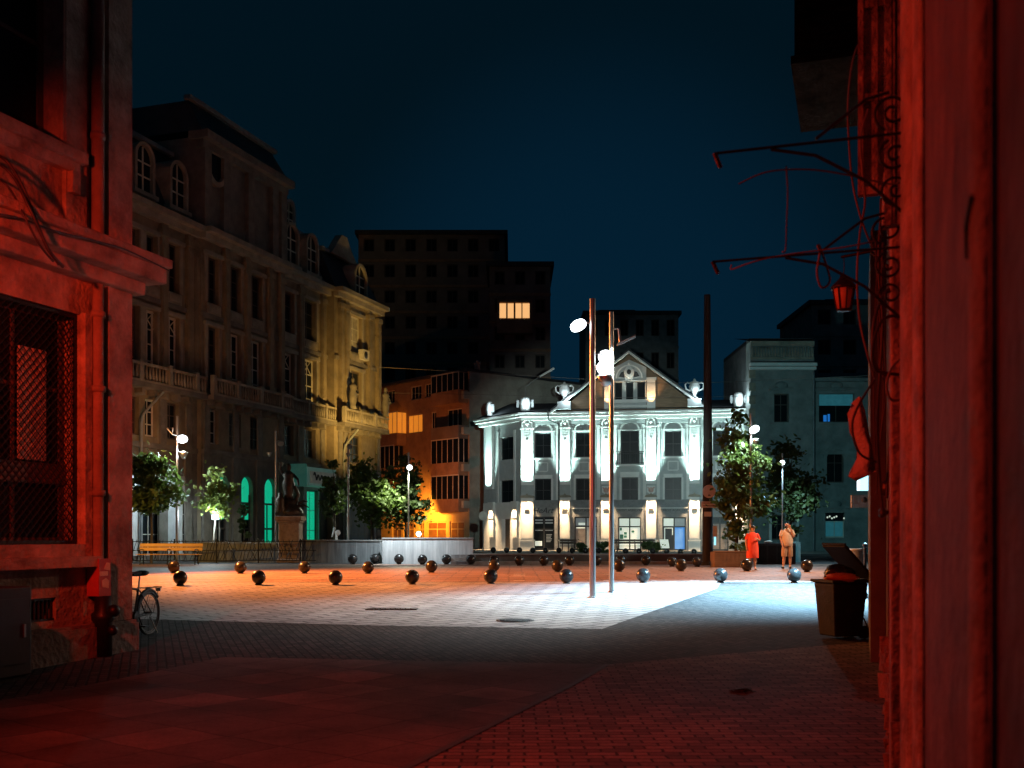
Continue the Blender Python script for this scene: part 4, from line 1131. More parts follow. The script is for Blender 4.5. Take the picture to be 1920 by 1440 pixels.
MB().box(xx(1537), xx(1600), 0.14, 0.17, zz(760), zz(739)).build("curtain", M_win_teal, t)
m = MB(); m.box(xx(1545), xx(1551), 0.14, 0.17, zz(790), zz(778)); m.box(xx(1553), xx(1557), 0.14, 0.17, zz(790), zz(776)); m.build("lit_object", M_win_blue, t)
m = MB(); m.box(xx(1548), xx(1583), 0.10, 0.13, zz(977), zz(961)); m.build("upper_pane", M_glass, t)
m = MB()
for k in range(7): m.sphere((xx(1552) + k * 0.17 + (0.4 if k > 4 else 0), 0.08, zz(970) + 0.08 * math.sin(k * 2.1)), 0.07, 6, 5)
m.build("window_ornament", M_win_white, t)
for (d_, z0, z1) in ((0.15, 852, 846), (0.5, 716, 710), (0.12, 940, 932)): MB().box(-0.05, wdt, -d_, -0.003, zz(z0), zz(z1)).build("string_course", M_oldgrey, t)
m = MB(); m.poly([(-.1, -.5, h), (wdt + .2, -.5, h), (wdt + .2, 5, h + 1.1), (-.1, 5, h + 1.1)]); m.build("roof", M_roof, t)
# ================================================================== NEAR LEFT CORNER BUILDING
NO = ST(0, -10.0); na = math.atan2(SU.y, SU.x)
near_l = thing("corner_building", NO, "near stucco corner building at the left, lit deep red, with a grilled window", "building", rz=na)
def ns(px, y=0.0):
    return ucoord(px, (NO.x - SU.y * y, NO.y + SU.x * y), (SU.x, SU.y))
def nz(py, px, y=0.0):
    Y = NO.y + SU.x * y + SU.y * ns(px, y)
    return CAMZ + (1000 - py) * Y / F
wl0, wl1 = 8.9, ns(150)
lw = (wl0, wl1, nz(1020, 150), nz(590, 150))
uw = (8.6, ns(112), 6.75, 10.6)
bv = (ns(50), ns(105), nz(1166, 78), nz(1122, 78))
MB().wall(-5, 12.05, 0.0, 13.5, [lw, uw, bv], 0.38).build("wall", M_stucco_near, near_l)
m = MB(); m.box(11.98, 12.45, -0.13, -0.003, 0.49, 13.5); m.box(12.45, 12.47, -0.13, 9, 0.49, 13.5); m.build("corner_pier", M_stucco_near, near_l, bevel=0.01)
MB().box(11.24, 11.62, -0.07, -0.003, 5.62, 13.5).build("wall_pier", M_stucco_near, near_l)
m = MB(); m.box(-5, 12.49, -0.19, -0.003, -0.02, 0.45); m.box(12.495, 12.53, -0.19, 9, -0.02, 0.45); m.prism([(-5, .45), (12.53, .45), (12.53, .49), (-5, .49)], -0.15, -0.003); m.build("plinth", M_plinth_near, near_l)
# heavy ledge with a broken profile, returning round the corner
m = MB()
m.prism([(-5, 5.06), (12.62, 5.06), (12.62, 5.24), (-5, 5.24)], -0.24, -0.003)
m.prism([(-5, 5.242), (12.80, 5.242), (12.80, 5.47), (-5, 5.47)], -0.46, -0.003)
m.prism([(-5, 5.472), (12.86, 5.472), (12.86, 5.60), (-5, 5.60)], -0.52, -0.003)
m.box(12.475, 12.80, -0.002, 8, 5.242, 5.47); m.box(12.475, 12.86, -0.002, 8, 5.472, 5.60)
m.build("ledge", M_stucco_near, near_l, bevel=0.02)
# window dressing
m = MB(); a, b, c, d = lw
m.box(b, b + 0.13, -0.09, -0.003, c - 0.16, d + 0.02); m.box(a, b + 0.22, -0.20, -0.003, c - 0.30, c - 0.162); m.box(a, b - 0.002, -0.09, -0.003, c - 0.16, c - 0.002)
m.build("window_surround", M_stucco_near, near_l)
fr = win(near_l, a, b, c, d, 0.26, M_frame_d, M_glass, 3, 3, 0.09)
MB().box(ns(60), ns(110), 0.20, 0.235, nz(862, 90), nz(652, 90)).build("lit_reveal_patch", M_frame_w, fr)  # pale sheet put in for the lit patch of the inner reveal
MB().box(a, b, 0.22, 0.25, nz(905, 90), nz(866, 90)).build("crossbar", M_frame_d, fr)
g = MB(); st = 0.115; y = 0.06
H = d - c; Wd = b - a
n = int((Wd + H) / st)
for k in range(n + 1):
    for sgn in (0, 1):
        t0 = k * st - H
        xa, xb = max(0, t0), min(Wd, t0 + H)
        if xb - xa < 0.02: continue
        z_a, z_b = xa - t0, xb - t0
        pts = [];  N = 14
        for q in range(N + 1):
            f_ = q / N; x = xa + (xb - xa) * f_; z = z_a + (z_b - z_a) * f_
            pts.append((a + (Wd - x if sgn else x), y + 0.012 * (1 if sgn else -1), c + z))
        g.tube(pts, 0.0085, 4, caps=False)
g.box(a, b, y - .015, y + .015, d - 0.05, d - 0.002); g.box(a, b, y - .015, y + .015, c + 0.002, c + 0.05); g.box(b - 0.05, b - 0.002, y - .015, y + .015, c + .05, d - .05)
g.build("grille", M_iron, fr)
m = MB(); a, b, c, d = uw
m.box(a, b + 0.30, -0.20, -0.003, c - 0.20, c - 0.06); m.box(a, b + 0.24, -0.12, -0.003, c - 0.34, c - 0.202); m.box(b, b + 0.14, -0.06, -0.003, c, d); m.box(b + 0.06, b + 0.2, -0.16, -0.003, c - 0.62, c - 0.342)
m.build("window_sill", M_stucco_near, near_l)
win(near_l, a, b, c, d, 0.26, M_frame_d, M_glass, 2, 3, 0.10)
m = MB(); a, b, c, d = bv
for k in range(7): x = a + (b - a) * (k + .5) / 7; m.cyl((x, 0.05, c), (x, 0.05, d), 0.012, n=6)
for zz in (c, d - 0.03): m.box(a, b, 0.03, 0.07, zz, zz + 0.03)
m.build("basement_grating", M_iron, near_l)
MB().box(a, b, 0.34, 0.36, c, d).build("basement_void", M_dark, near_l)
# down pipe with cast iron boot and stickers
sx = 11.79
m = MB(); m.cyl((sx, -0.11, 1.35), (sx, -0.11, 5.05), 0.075, n=12); m.cyl((sx, -0.11, 5.62), (sx, -0.11, 13.5), 0.085, n=12)
for zz in (2.2, 3.6, 4.6, 7.0, 9.5): m.lathe([(0.10, 0), (0.105, 0.04), (0.10, 0.08)], (sx, -0.11, zz), 12)
o = m.build("down_pipe", M_plinth_near, near_l)
m = MB(); m.box(sx - 0.11, sx + 0.12, -0.22, -0.02, 0.86, 1.36); o2 = m.build("pipe_casing", mat("red painted casing", (0.30, 0.04, 0.035), (0.42, 0.07, 0.05), 5, 0.6), near_l)
m = MB(); m.box(sx - 0.10, sx + 0.06, -0.225, -0.221, 1.13, 1.19); m.prism([(sx - 0.05, 0.98), (sx + 0.07, 0.96), (sx + 0.08, 1.06), (sx + 0.02, 1.10), (sx - 0.06, 1.07)], -0.226, -0.221); m.prism([(sx - 0.02, 1.22), (sx + 0.1, 1.20), (sx + 0.1, 1.30), (sx + 0.03, 1.31)], -0.226, -0.221)
m.build("sticker", mat("torn paper sticker", (0.6, 0.5, 0.35), (0.75, 0.65, 0.45), 9, 0.8), o2)
m = MB(); m.lathe([(0.12, 0), (0.12, 0.5), (0.15, 0.55), (0.15, 0.62), (0.11, 0.66), (0.11, 0.86)], (sx, -0.19, 0.0), 14)
m.sphere((sx + 0.04, -0.33, 0.66), 0.085, 12, 8); m.sphere((sx + 0.02, -0.33, 0.40), 0.07, 12, 8)
m.build("pipe_boot", M_iron, near_l)
# cables drooping across the front
cm = MB()
def near_cable(pts, r):
    path = []
    P_ = [Vector((ns(px, y), y, nz(py, px, y))) for px, py, y in pts]
    for i in range(len(P_) - 1):
        p0 = P_[max(i - 1, 0)]; p1 = P_[i]; p2 = P_[i + 1]; p3 = P_[min(i + 2, len(P_) - 1)]
        for k in range(6):
            t = k / 6
            path.append(0.5 * ((2 * p1) + (p2 - p0) * t + (2 * p0 - 5 * p1 + 4 * p2 - p3) * t * t + (3 * p1 - p0 - 3 * p2 + p3) * t ** 3))
    path.append(P_[-1])
    m = MB(); m.tube(path, r, 6); return m
cables = [([(-30, 280, -.25), (10, 300, -.30), (40, 345, -.45), (70, 420, -.58), (92, 470, -.60), (118, 500, -.56)], 0.022),
          ([(-30, 292, -.25), (20, 325, -.36), (55, 390, -.58), (85, 455, -.60), (110, 496, -.56)], 0.018),
          ([(-30, 320, -.2), (15, 350, -.30), (45, 405, -.55), (75, 460, -.58), (100, 490, -.54)], 0.014)]
for i, (pts, r) in enumerate(cables):
    o = near_cable(pts, r).build("cable", M_cable, None, loc=NO, rz=na)
    tag(o, ["thick black cable, uppermost of the bundle drooping over the red ledge", "black cable in the middle of the bundle drooping over the red ledge", "thin black cable, lowest of the bundle drooping over the red ledge"][i], "cable", "cables drooping over the left ledge")
o = near_cable([(-20, 398, -.53), (40, 410, -.53), (100, 432, -.54), (180, 452, -.53), (240, 470, -.53), (318, 508, -.54)], 0.012).build("ledge_cable", M_cable, None, loc=NO, rz=na)
tag(o, "thin black cable clipped along the top edge of the red ledge", "cable")
# cabinet by the wall
p = ST(9.58, -9.55)
t = thing("metal_cabinet", (p.x, p.y, 0), "dark metal cabinet on the ground against the red corner building", "cabinet", rz=na)
m = MB(); m.box(-0.7, 0.42, -0.22, 0.25, 0.05, 1.08); m.build("body", M_dark, t, bevel=0.02)
m = MB(); m.box(-0.15, 0.36, -0.24, -0.222, 0.2, 0.95); o = m.build("door", M_dark, t); m = MB(); m.box(0.26, 0.29, -0.26, -0.242, 0.5, 0.65); m.build("handle", M_steel, o)
m = MB(); m.box(-0.65, 0.37, -0.18, 0.2, 0.0, 0.05); m.build("foot", M_iron, t)

# ================================================================== NEAR RIGHT WALL
rd = Vector((-0.3104, -0.9506, 0)).normalized(); ROo = Vector((5.95, 17.5, 0)); ra = math.atan2(rd.y, rd.x)
near_r = thing("alley_house", ROo, "near flaking house at the right, lit red and hung with tangled cables", "building", rz=ra)
TOT = 18.38     # local x of the spot beside the camera
def rs(s): return TOT - s       # distance from the camera along the wall -> local x
def rpt(s, out, z):             # world point at distance s, out from the wall face
    p = ROo + rd * rs(s) + Vector((rd.y, -rd.x, 0)) * out
    return Vector((p.x, p.y, z))
M_redwall = mat("flaking painted plaster", (0.10, 0.07, 0.06), (0.46, 0.36, 0.29), 3.0, 0.8, 0.7, bscale=18)
M_rough = mat("rubble and bare brick", (0.14, 0.09, 0.07), (0.36, 0.25, 0.19), 5, 0.9, 0.9, bscale=18)
m = MB()
m.wall(0.0, rs(5.6), 0, 14, [(rs(13.5), rs(11.8), 0.0, 2.6), (rs(10.6), rs(9.2), 1.0, 2.9)], 0.3, y=0.09)
m.quad((0, 0.09, 0), (0, 10, 0), (0, 10, 14), (0, 0.09, 14)); m.build("far_wall", M_rough, near_r)
win(near_r, rs(10.6), rs(9.2), 1.0, 2.9, 0.3, M_frame_d, M_glass, 2, 2, 0.08)
MB().box(rs(13.5), rs(11.8), 0.28, 0.34, 0.0, 2.6).build("door", M_wood_b, near_r)
m = MB(); m.box(0.0, rs(14.4), -0.10, 0.086, 0.0, 5.6); m.build("far_pier", M_stone_d, near_r)
# near panelled strips
m = MB(); m.box(rs(5.35), rs(4.21), 0.0, 0.5, 0.0, 14); m.build("near_wall", M_redwall, near_r)
M_dimpanel = mat("wall tone with dimness painted in", (0.045, 0.030, 0.032), (0.17, 0.108, 0.102), 3.2, 0.8, 0.6, bscale=14)  # dim bands of the wall put into its colour, strips left lighter
MB().box(rs(4.205), rs(2.21), 0.008, 0.5, 0.0, 14).build("door_panel", M_dimpanel, near_r)
MB().box(rs(2.205), rs(2.0), 0.0, 0.5, 0.0, 14).build("door_frame", M_redwall, near_r)
MB().box(rs(1.995), rs(-1.5), 0.012, 0.5, 0.0, 14).build("side_wall", M_dimpanel, near_r)
def half_round(s0, s1, r, yc, z0=0.0, z1=14.0, material=M_redwall, name="moulding"):
    c = (rs(s0) + rs(s1)) / 2; w = (rs(s1) - rs(s0)) / 2; pts = []
    for k in range(11):
        a = math.pi * k / 10; pts.append((c - w * math.cos(a), yc - r * math.sin(a)))
    m = MB(); m.slab(pts, z0, z1); m.build(name, material, near_r)
half_round(5.34, 4.75, 0.05, -0.002); half_round(4.72, 4.25, 0.022, -0.002)
half_round(2.20, 2.02, 0.024, -0.002)
for (s_, z_, hh) in ((2.12, 1.725, 0.024), (2.30, 1.12, 0.016), (2.12, 2.95, 0.024)):
    m = MB(); m.box(rs(s_ + 0.05), rs(s_ - 0.05), -0.016, 0.004, z_, z_ + hh); m.cyl((rs(s_), -0.018, z_), (rs(s_), -0.018, z_ + hh), 0.008, n=8); m.build("hinge", M_iron, near_r)
m = MB(); m.tube([(rs(2.06), -0.026, 2.33), (rs(2.12), -0.030, 2.29), (rs(2.20), -0.022, 2.25)], 0.005, 6); m.build("hasp", M_iron, near_r)
# narrow pilaster with crumbling base behind the near strip
m = MB(); m.box(rs(6.7), rs(6.25), -0.06, 0.086, 0.0, 3.55); m.box(rs(6.8), rs(6.2), -0.10, 0.085, 3.55, 3.72); m.build("pilaster", M_redwall, near_r, bevel=0.01)
m = MB()
random.seed(21)
for k in range(46):
    s = random.uniform(6.0, 11.0); z = random.uniform(0, 0.75) ** 1.3; r = random.uniform(0.06, 0.16)
    m.obox((rs(s), 0.06, z), (1, random.uniform(-.3, .3), .1), (.1, 1, 0), (0, random.uniform(-.3, .3), 1), r, 0.05 + random.uniform(0, .05), r * .7)
m.build("crumbling_base", M_rough, near_r)
# open shutters standing out from the wall, high up
def shutter(s, z0, z1, wdt):
    m = MB(); x = rs(s)
    m.box(x - 0.02, x + 0.02, -wdt, -0.0, z0, z1)
    o = m.build("shutter", M_redwall, near_r)
    f = MB()
    for y0, y1 in ((-wdt, -wdt + 0.035), (-wdt * .58, -wdt * .48), (-0.035, -0.001)): f.box(x + 0.021, x + 0.045, y0, y1, z0, z1)
    zz = z0
    while zz < z1:
        f.box(x + 0.021, x + 0.04, -wdt + 0.036, -wdt * .58 - 0.001, zz, zz + 0.05); f.box(x + 0.021, x + 0.04, -wdt * .48 + 0.001, -0.036, zz, zz + 0.05); zz += 0.62
    f.build("shutter_frame", M_redwall, o)
shutter(7.4, 3.95, 6.6, 0.24)
shutter(6.0, 3.35, 4.9, 0.10)
# oriel box high above
m = MB(); m.box(rs(15.4), rs(13.2), -0.98, 0.088, 7.45, 12); m.box(rs(15.45), rs(13.15), -1.02, 0.087, 7.35, 7.448); m.build("oriel", mat("old planks", (0.020, 0.012, 0.008), (0.080, 0.048, 0.03), 3, 1.0, 0.5, stretch=(1, 1, 7), spec=0.03), near_r)

# wrought iron sign brackets
def spiral(m, c, ax, az, r0, turns, sgn, rad, start=0.0, N=40):
    pts = []
    for k in range(N + 1):
        t = k / N; a = start + sgn * turns * 2 * math.pi * t; r = r0 * (1 - 0.82 * t)
        pts.append(Vector(c) + Vector(ax) * r * math.cos(a) + Vector(az) * r * math.sin(a))
    m.tube(pts, rad, 6)
def bracket(s, z, L, label, wall_out=0.0):
    p = rpt(s, wall_out, z)
    out = Vector((rd.y, -rd.x, 0)); up = Vector((0, 0, 1))
    t = thing("sign_bracket", p, label, "wall bracket", "wrought iron brackets on the alley house")
    m = MB(); m.tube([Vector((0, 0, 0)), out * L], 0.0072, 6); m.tube([out * 0.0 + up * -0.42, out * 0.0 + up * 0.30], 0.010, 6)
    m.tube([out * L, out * (L * .97) - up * 0.07], 0.012, 6)
    m.tube([-up * 0.40, out * 0.20 - up * 0.20, out * 0.42 - up * .06, out * 0.62 - up * .01], 0.008, 6)
    m.build("bar", M_iron, t)
    m = MB()
    spiral(m, out * 0.085 + up * 0.10, out, up, 0.085, 1.6, 1, 0.0075, -1.2)
    spiral(m, out * 0.075 - up * 0.095, out, up, 0.075, 1.6, -1, 0.0075, 1.2)
    spiral(m, out * 0.07 - up * 0.25, out, up, 0.07, 1.5, 1, 0.0070, -1.3)
    m.tube([out * 0.10 + up * 0.19, out * 0.20 + up * 0.17, out * 0.30 + up * 0.10, out * 0.42 + up * 0.015], 0.0075, 6)
    m.build("scroll", M_iron, t)
    return t, p, out
bracket(5.0, 3.50, 0.88, "black wrought iron sign bracket with scrolls, the upper one on the alley house")
t2, pb2, outv = bracket(6.0, 3.24, 1.02, "black wrought iron sign bracket with scrolls, the lower one on the alley house")
def cable_thing(name, pts, r, label, material=M_cable, cat="cable", group=None, smooth=6):
    P_ = [Vector(q) for q in pts]; path = []
    for i in range(len(P_) - 1):
        p0 = P_[max(i - 1, 0)]; p1 = P_[i]; p2 = P_[i + 1]; p3 = P_[min(i + 2, len(P_) - 1)]
        for k in range(smooth):
            t = k / smooth
            path.append(0.5 * ((2 * p1) + (p2 - p0) * t + (2 * p0 - 5 * p1 + 4 * p2 - p3) * t * t + (3 * p1 - p0 - 3 * p2 + p3) * t ** 3))
    path.append(P_[-1])
    base = path[0].copy()
    o = MB().tube([q - base for q in path], r, 6).build(name, material, None, loc=base)
    return tag(o, label, cat, group)
gsc = "loose cables hanging along the alley house"
def pp(lst): return [P(a, b, c) for a, b, c in lst]
cable_thing("cable", pp([(1622, 55, 7.6), (1600, 110, 7.4), (1590, 190, 7.4), (1592, 270, 7.4), (1600, 350, 7.4), (1618, 420, 7.4), (1640, 470, 7.5), (1668, 505, 7.6)]), 0.007, "long reddish cable bowing out from the wall beside the oriel, the outermost one", M_cable_p, group=gsc)
cable_thing("cable", pp([(1628, 205, 7.0), (1614, 260, 6.9), (1618, 330, 6.9), (1622, 380, 6.9), (1612, 440, 7.0), (1607, 520, 7.0), (1612, 600, 7.0), (1628, 670, 7.0), (1640, 710, 7.1)]), 0.007, "reddish cable falling straight past the hanging lantern", M_cable_p, group=gsc)
cable_thing("cable", pp([(1662, 340, 6.6), (1650, 430, 6.6), (1648, 520, 6.6), (1655, 600, 6.6), (1650, 700, 6.6), (1645, 800, 6.7), (1650, 900, 6.8), (1655, 960, 6.8)]), 0.009, "dark cable running down the wall behind the insulator", M_cable, group=gsc)
cable_thing("cable", pp([(1706, 395, 6.0), (1694, 440, 6.0), (1690, 500, 6.0), (1694, 545, 6.0)]), 0.009, "short dark cable beside the scroll brackets", M_cable, group=gsc)
cable_thing("cable_loop", pp([(1695, 540, 6.2), (1660, 548, 6.15), (1640, 600, 6.1), (1636, 660, 6.1), (1648, 695, 6.1), (1676, 706, 6.15), (1698, 704, 6.2)]), 0.010, "big stiff dark cable loop standing out from the alley wall, the upper loop", M_cable, cat="cable loop", group="cable loops on the alley wall")
cable_thing("cable_loop", pp([(1694, 590, 6.0), (1655, 600, 5.95), (1636, 650, 5.9), (1640, 690, 5.9), (1665, 700, 5.95), (1696, 702, 6.0)]), 0.009, "dark cable loop nested inside the big loop on the alley wall", M_cable, cat="cable loop", group="cable loops on the alley wall")
cable_thing("cable_loop", pp([(1695, 668, 5.9), (1672, 690, 5.85), (1662, 725, 5.85), (1672, 750, 5.85), (1692, 745, 5.9), (1698, 715, 5.9)]), 0.007, "small coiled red lit cable loop below the big loops", M_cable_p, cat="cable loop", group="cable loops on the alley wall")
cable_thing("cable_loop", pp([(1533, 462, 5.62), (1537, 475, 5.62), (1532, 510, 5.62), (1538, 536, 5.62), (1548, 538, 5.62), (1556, 525, 5.62), (1550, 500, 5.62), (1537, 462, 5.62), (1532, 462, 5.62)]), 0.006, "pale rope loop hanging from the lower bracket left of the lantern", M_cable_p, cat="rope")
cable_thing("cable", pp([(1640, 712, 7.0), (1610, 760, 7.0), (1598, 800, 7.0), (1612, 850, 7.0), (1650, 868, 7.0)]), 0.008, "dark cable hanging in front of the pale sack", M_cable, group=gsc)
cable_thing("cable", pp([(1474, 312, 5.0), (1477, 360, 5.2), (1475, 420, 5.5), (1473, 468, 5.72), (1467, 472, 5.72)]), 0.0042, "thin pale wire hanging from the upper bracket", M_cable_p, group=gsc)
cable_thing("cable", pp([(1640, 452, 5.5), (1580, 464, 5.55), (1500, 474, 5.65), (1440, 484, 5.7), (1400, 495, 5.75), (1372, 505, 5.8), (1372, 496, 5.8)]), 0.0042, "thin pale wire curling under the lower bracket", M_cable_p, group=gsc)
cable_thing("cable", pp([(1712, 330, 4.9), (1670, 345, 5.0), (1600, 330, 5.1), (1520, 318, 5.2), (1440, 322, 5.3), (1385, 345, 5.4)]), 0.0042, "thin dark wire curling under the upper bracket", M_cable, group=gsc)
random.seed(5)
for i in range(8):
    x = 1640 + i * 6.5; Yc = 7.4 - i * 0.15
    cable_thing("cable", pp([(x + random.uniform(-6, 6), 420 + random.uniform(-60, 60), Yc), (x + random.uniform(-9, 9), 560, Yc), (x + random.uniform(-9, 9), 720, Yc), (x + random.uniform(-8, 8), 860 + random.uniform(-60, 80), Yc)]), random.choice((0.005, 0.007, 0.009)), "dark vertical cable in the tangle on the alley wall, the %s one from the left" % ORD[i], M_cable, group="tangled vertical cables on the alley wall")
# hanging lantern
lp = P(1582, 482, 8.6)
t = thing("hanging_lantern", P(1582, 580, 8.6), "small unlit red tinted glass lantern hanging from a wire beside the alley house", "lantern")
zt = lp.z - P(1582, 580, 8.6).z
m = MB(); m.lathe([(0.055, 0.0), (0.075, 0.10), (0.085, 0.165)], n=8); m.build("glass", mat("amber lantern glass", (0.70, 0.36, 0.20), (0.82, 0.46, 0.26), 5, 0.35), t)
m = MB(); m.lathe([(0.105, 0.165), (0.10, 0.185), (0.06, 0.225), (0.035, 0.25), (0.03, 0.27), (0.005, 0.285)], n=8); m.build("roof", M_bronze, t)
m = MB()
for k in range(8):
    a = k * math.pi / 4; m.tube([(0.058 * math.cos(a), 0.058 * math.sin(a), 0), (0.078 * math.cos(a), 0.078 * math.sin(a), .10), (0.088 * math.cos(a), 0.088 * math.sin(a), .165)], 0.006, 4)
m.lathe([(0.058, -0.012), (0.06, 0.0)], n=8); m.build("cage", M_iron, t)
m = MB(); m.tube([(0, 0, 0.28), (0.004, 0, 0.36), (0, 0, zt)], 0.004, 5); m.build("chain", M_iron, t)
tp = P(1582, 482, 8.6)
wallp = rpt(8.75, -0.09, tp.z + 0.02)
t = thing("lantern_bracket", wallp, "plain dark iron bar carrying the small hanging lantern", "wall bracket")
m = MB(); m.tube([Vector((0, 0, 0)), tp - wallp + Vector((-0.02, 0, 0))], 0.012, 6); m.tube([Vector((0, 0, -0.25)), (tp - wallp) * 0.55], 0.008, 6); m.build("bar", M_iron, t)
# insulators
for (px, py, s, lab) in ((1662, 915, 7.2, "dark bell shaped insulator on the alley wall, the larger and upper one"), (1655, 962, 7.0, "small dark insulator clamp on the alley wall below the bell shaped one")):
    p = P(px, py, s); t = thing("insulator", p, lab, "insulator", "insulators on the alley wall")
    k = 1.0 if py < 940 else 0.6
    ax = Vector((1, 0.1, 0.12)).normalized()
    m = MB(); m.sphere((0, 0, 0), 0.055 * k, 12, 8, sx=0.8); m.tube([ax * 0.0, ax * 0.09 * k, ax * 0.17 * k], 0.022 * k, 8); m.build("bell", M_bronze, t)
    m = MB(); m.tube([ax * 0.15 * k, ax * 0.30], 0.010, 6); m.build("pin", M_iron, t)
# hanging sack
out = [(1596, 765), (1588, 775), (1594, 810), (1607, 838), (1606, 860), (1594, 885), (1590, 893), (1606, 902), (1622, 893), (1634, 884)]
inn = [(1612, 742), (1622, 770), (1628, 805), (1634, 835), (1638, 860), (1640, 870), (1640, 878), (1640, 880), (1640, 881), (1641, 882)]
Ys = 9.6; rows_ = []
for i, (a, b) in enumerate(zip(out, inn)):
    row = []
    for k in range(9):
        f_ = k / 8
        p = P(a[0] + (b[0] - a[0]) * f_, a[1] + (b[1] - a[1]) * f_, Ys)
        bulge = math.sin(f_ * math.pi) * 0.11 + 0.015 * math.sin(i * 2.2 + k * 1.7)
        row.append((p + Vector((0, -bulge, 0)), p + Vector((0, bulge, 0))))
    rows_.append(row)
base = P(1622, 770, Ys); vs = []; fs = []
for side in (0, 1):
    off = len(vs)
    for row in rows_: vs += [tuple(q[side] - base) for q in row]
    for i in range(len(rows_) - 1):
        for k in range(8): fs.append((off + i * 9 + k, off + i * 9 + k + 1, off + (i + 1) * 9 + k + 1, off + (i + 1) * 9 + k))
m = MB(); m.add(vs, fs, True)
o = m.build("plastic_sheet", mat("pale crumpled plastic", (0.42, 0.36, 0.34), (0.62, 0.55, 0.52), 7, 0.45, 0.8, bscale=16), None, loc=base)
tag(o, "pale crumpled plastic sheet hanging off the alley house above the bin", "plastic sheet")
# lit box sign far down at the alley corner and pale plate
p = P(1624, 905, 30.0)
t = thing("lit_box_sign", p, "small cold white lit box sign at the far corner of the alley house", "sign")
m = MB(); m.box(-0.22, 0.25, -0.12, 0.12, -0.22, 0.2); m.build("face", emis("cold sign face", (0.35, 0.8, 1.0), 2.2), t); m = MB(); m.box(0.25, 0.8, -0.05, 0.05, -0.03, 0.03); m.build("arm", M_iron, t)
p = P(1617, 940, 34.0)
t = thing("name_plate_sign", p, "pale plate sign with a round emblem below the lit box sign", "sign")
m = MB(); m.box(-0.36, 0.40, -0.05, 0.05, -0.2, 0.2); m.build("plate", M_concrete, t); m = MB(); m.lathe([(0.09, 0), (0.09, 0.01), (0.01, 0.012)], n=14); m.build("emblem", M_dark, t, loc=(0.05, -0.055, 0.04)).rotation_euler = (R(90), 0, 0)
m = MB(); m.box(0.40, 1.2, -0.02, 0.02, 0.1, 0.13); m.build("arm", M_iron, t)
# ================================================================== STONE SPHERE BOLLARDS
def ball_proto():
    m = MB(); m.sphere((0, 0, 0.20), 0.185, 28, 18); return m
first_ball = [None]
def ball(px, pb, dpx, label, group):
    c = G(px, pb); c.z = gz(c.y) + 0.004
    d = dpx * c.y / F
    k = d / 0.37
    if first_ball[0] is None:
        t = thing("sphere_bollard", c, label, "bollard", group)
        ball_proto().build("sphere", M_ball, t)
        m = MB(); m.lathe([(0.10, 0.0), (0.10, 0.02), (0.07, 0.035)], n=16); m.build("base_ring", M_iron, t)
        first_ball[0] = t
    else:
        t = copy_tree(first_ball[0]); t.location = c; tag(t, label, "bollard", group)
    t.scale = (k, k, k); t.rotation_euler = (0, 0, random.uniform(0, 6))
    return t
rowA = [(338, 1098), (485, 1097), (629, 1097), (773, 1096), (920, 1095), (1062, 1094.5), (1206, 1093), (1351, 1093), (1489, 1093), (1633, 1092)]
rowB = [(326, 1075), (451, 1076), (571, 1075.5), (690, 1076), (809, 1074), (926, 1073), (1045, 1073), (1161, 1072.5), (1277, 1071.5), (1400, 1071.5), (1513, 1073)]
rowC = [(661, 1058), (703, 1057.5), (748, 1058), (792, 1059), (837, 1058.5), (883, 1059), (927, 1060.5), (974, 1061), (1020, 1061), (1068, 1061), (1119, 1061), (1164, 1061), (1211, 1060.5), (1260, 1063), (1307, 1063)]
rowD = [(925, 1037), (950, 1037), (974, 1037), (999, 1037.5), (1023, 1037.5), (1048, 1037.5), (1073, 1038), (1098, 1038), (1123, 1038), (1148, 1038.5), (1173, 1039), (1198, 1039), (1224, 1039), (1250, 1039.5), (1276, 1040), (1301, 1040)]
for row, d, nm in ((rowA, 26.5, "nearest row, edging the pale paving"), (rowB, 22.5, "second row, across the lane"), (rowC, 18.5, "third row, by the long low wall"), (rowD, 10.5, "farthest row, before the white house")):
    for i, (x, y) in enumerate(row):
        ball(x, y, d, "dark stone sphere, %s from the left in the %s" % (ORD[i], nm), "stone sphere bollards of the " + nm.split(",")[0])

# ================================================================== LOW WALLS, STEPS
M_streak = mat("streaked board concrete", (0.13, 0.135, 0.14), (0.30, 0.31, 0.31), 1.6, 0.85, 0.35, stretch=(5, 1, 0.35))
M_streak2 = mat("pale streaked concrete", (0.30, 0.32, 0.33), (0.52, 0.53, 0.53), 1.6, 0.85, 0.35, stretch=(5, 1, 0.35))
def low_wall(px0, px1, Y0, Y1, ytop, label, material, cap=True):
    a = P(px0, ytop, Y0); b = P(px1, ytop, Y1)
    d = Vector((b.x - a.x, b.y - a.y, 0)); L = d.length; r = math.atan2(d.y, d.x); h = a.z - 0.35
    t = thing("low_wall", (a.x, a.y, 0.35), label, "low wall", "low concrete walls round the basin", r)
    MB().box(0, L, 0, 0.3, 0, h - 0.06).build("wall_face", material, t)
    m = MB(); m.box(-0.02, L + 0.02, -0.04, 0.34, h - 0.058, h); m.build("coping", M_concrete, t)
    return t
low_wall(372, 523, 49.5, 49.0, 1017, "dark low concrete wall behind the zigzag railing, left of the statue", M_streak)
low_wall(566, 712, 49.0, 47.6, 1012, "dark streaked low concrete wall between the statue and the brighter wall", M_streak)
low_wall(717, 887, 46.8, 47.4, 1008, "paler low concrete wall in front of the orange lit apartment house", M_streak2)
m = MB(); a = G(888, 1058); L = P(1316, 1039, 46.8).x - a.x
t = thing("basin_wall", (a.x, 46.75, 0.35), "long dark low stone wall in front of the white house, behind the third row of spheres", "low wall")
MB().box(0, L, 0, 0.5, 0, 0.40).build("wall_face", mat("dark green stone", (0.05, 0.06, 0.06), (0.11, 0.125, 0.12), 1.5, 0.6, 0.2), t)
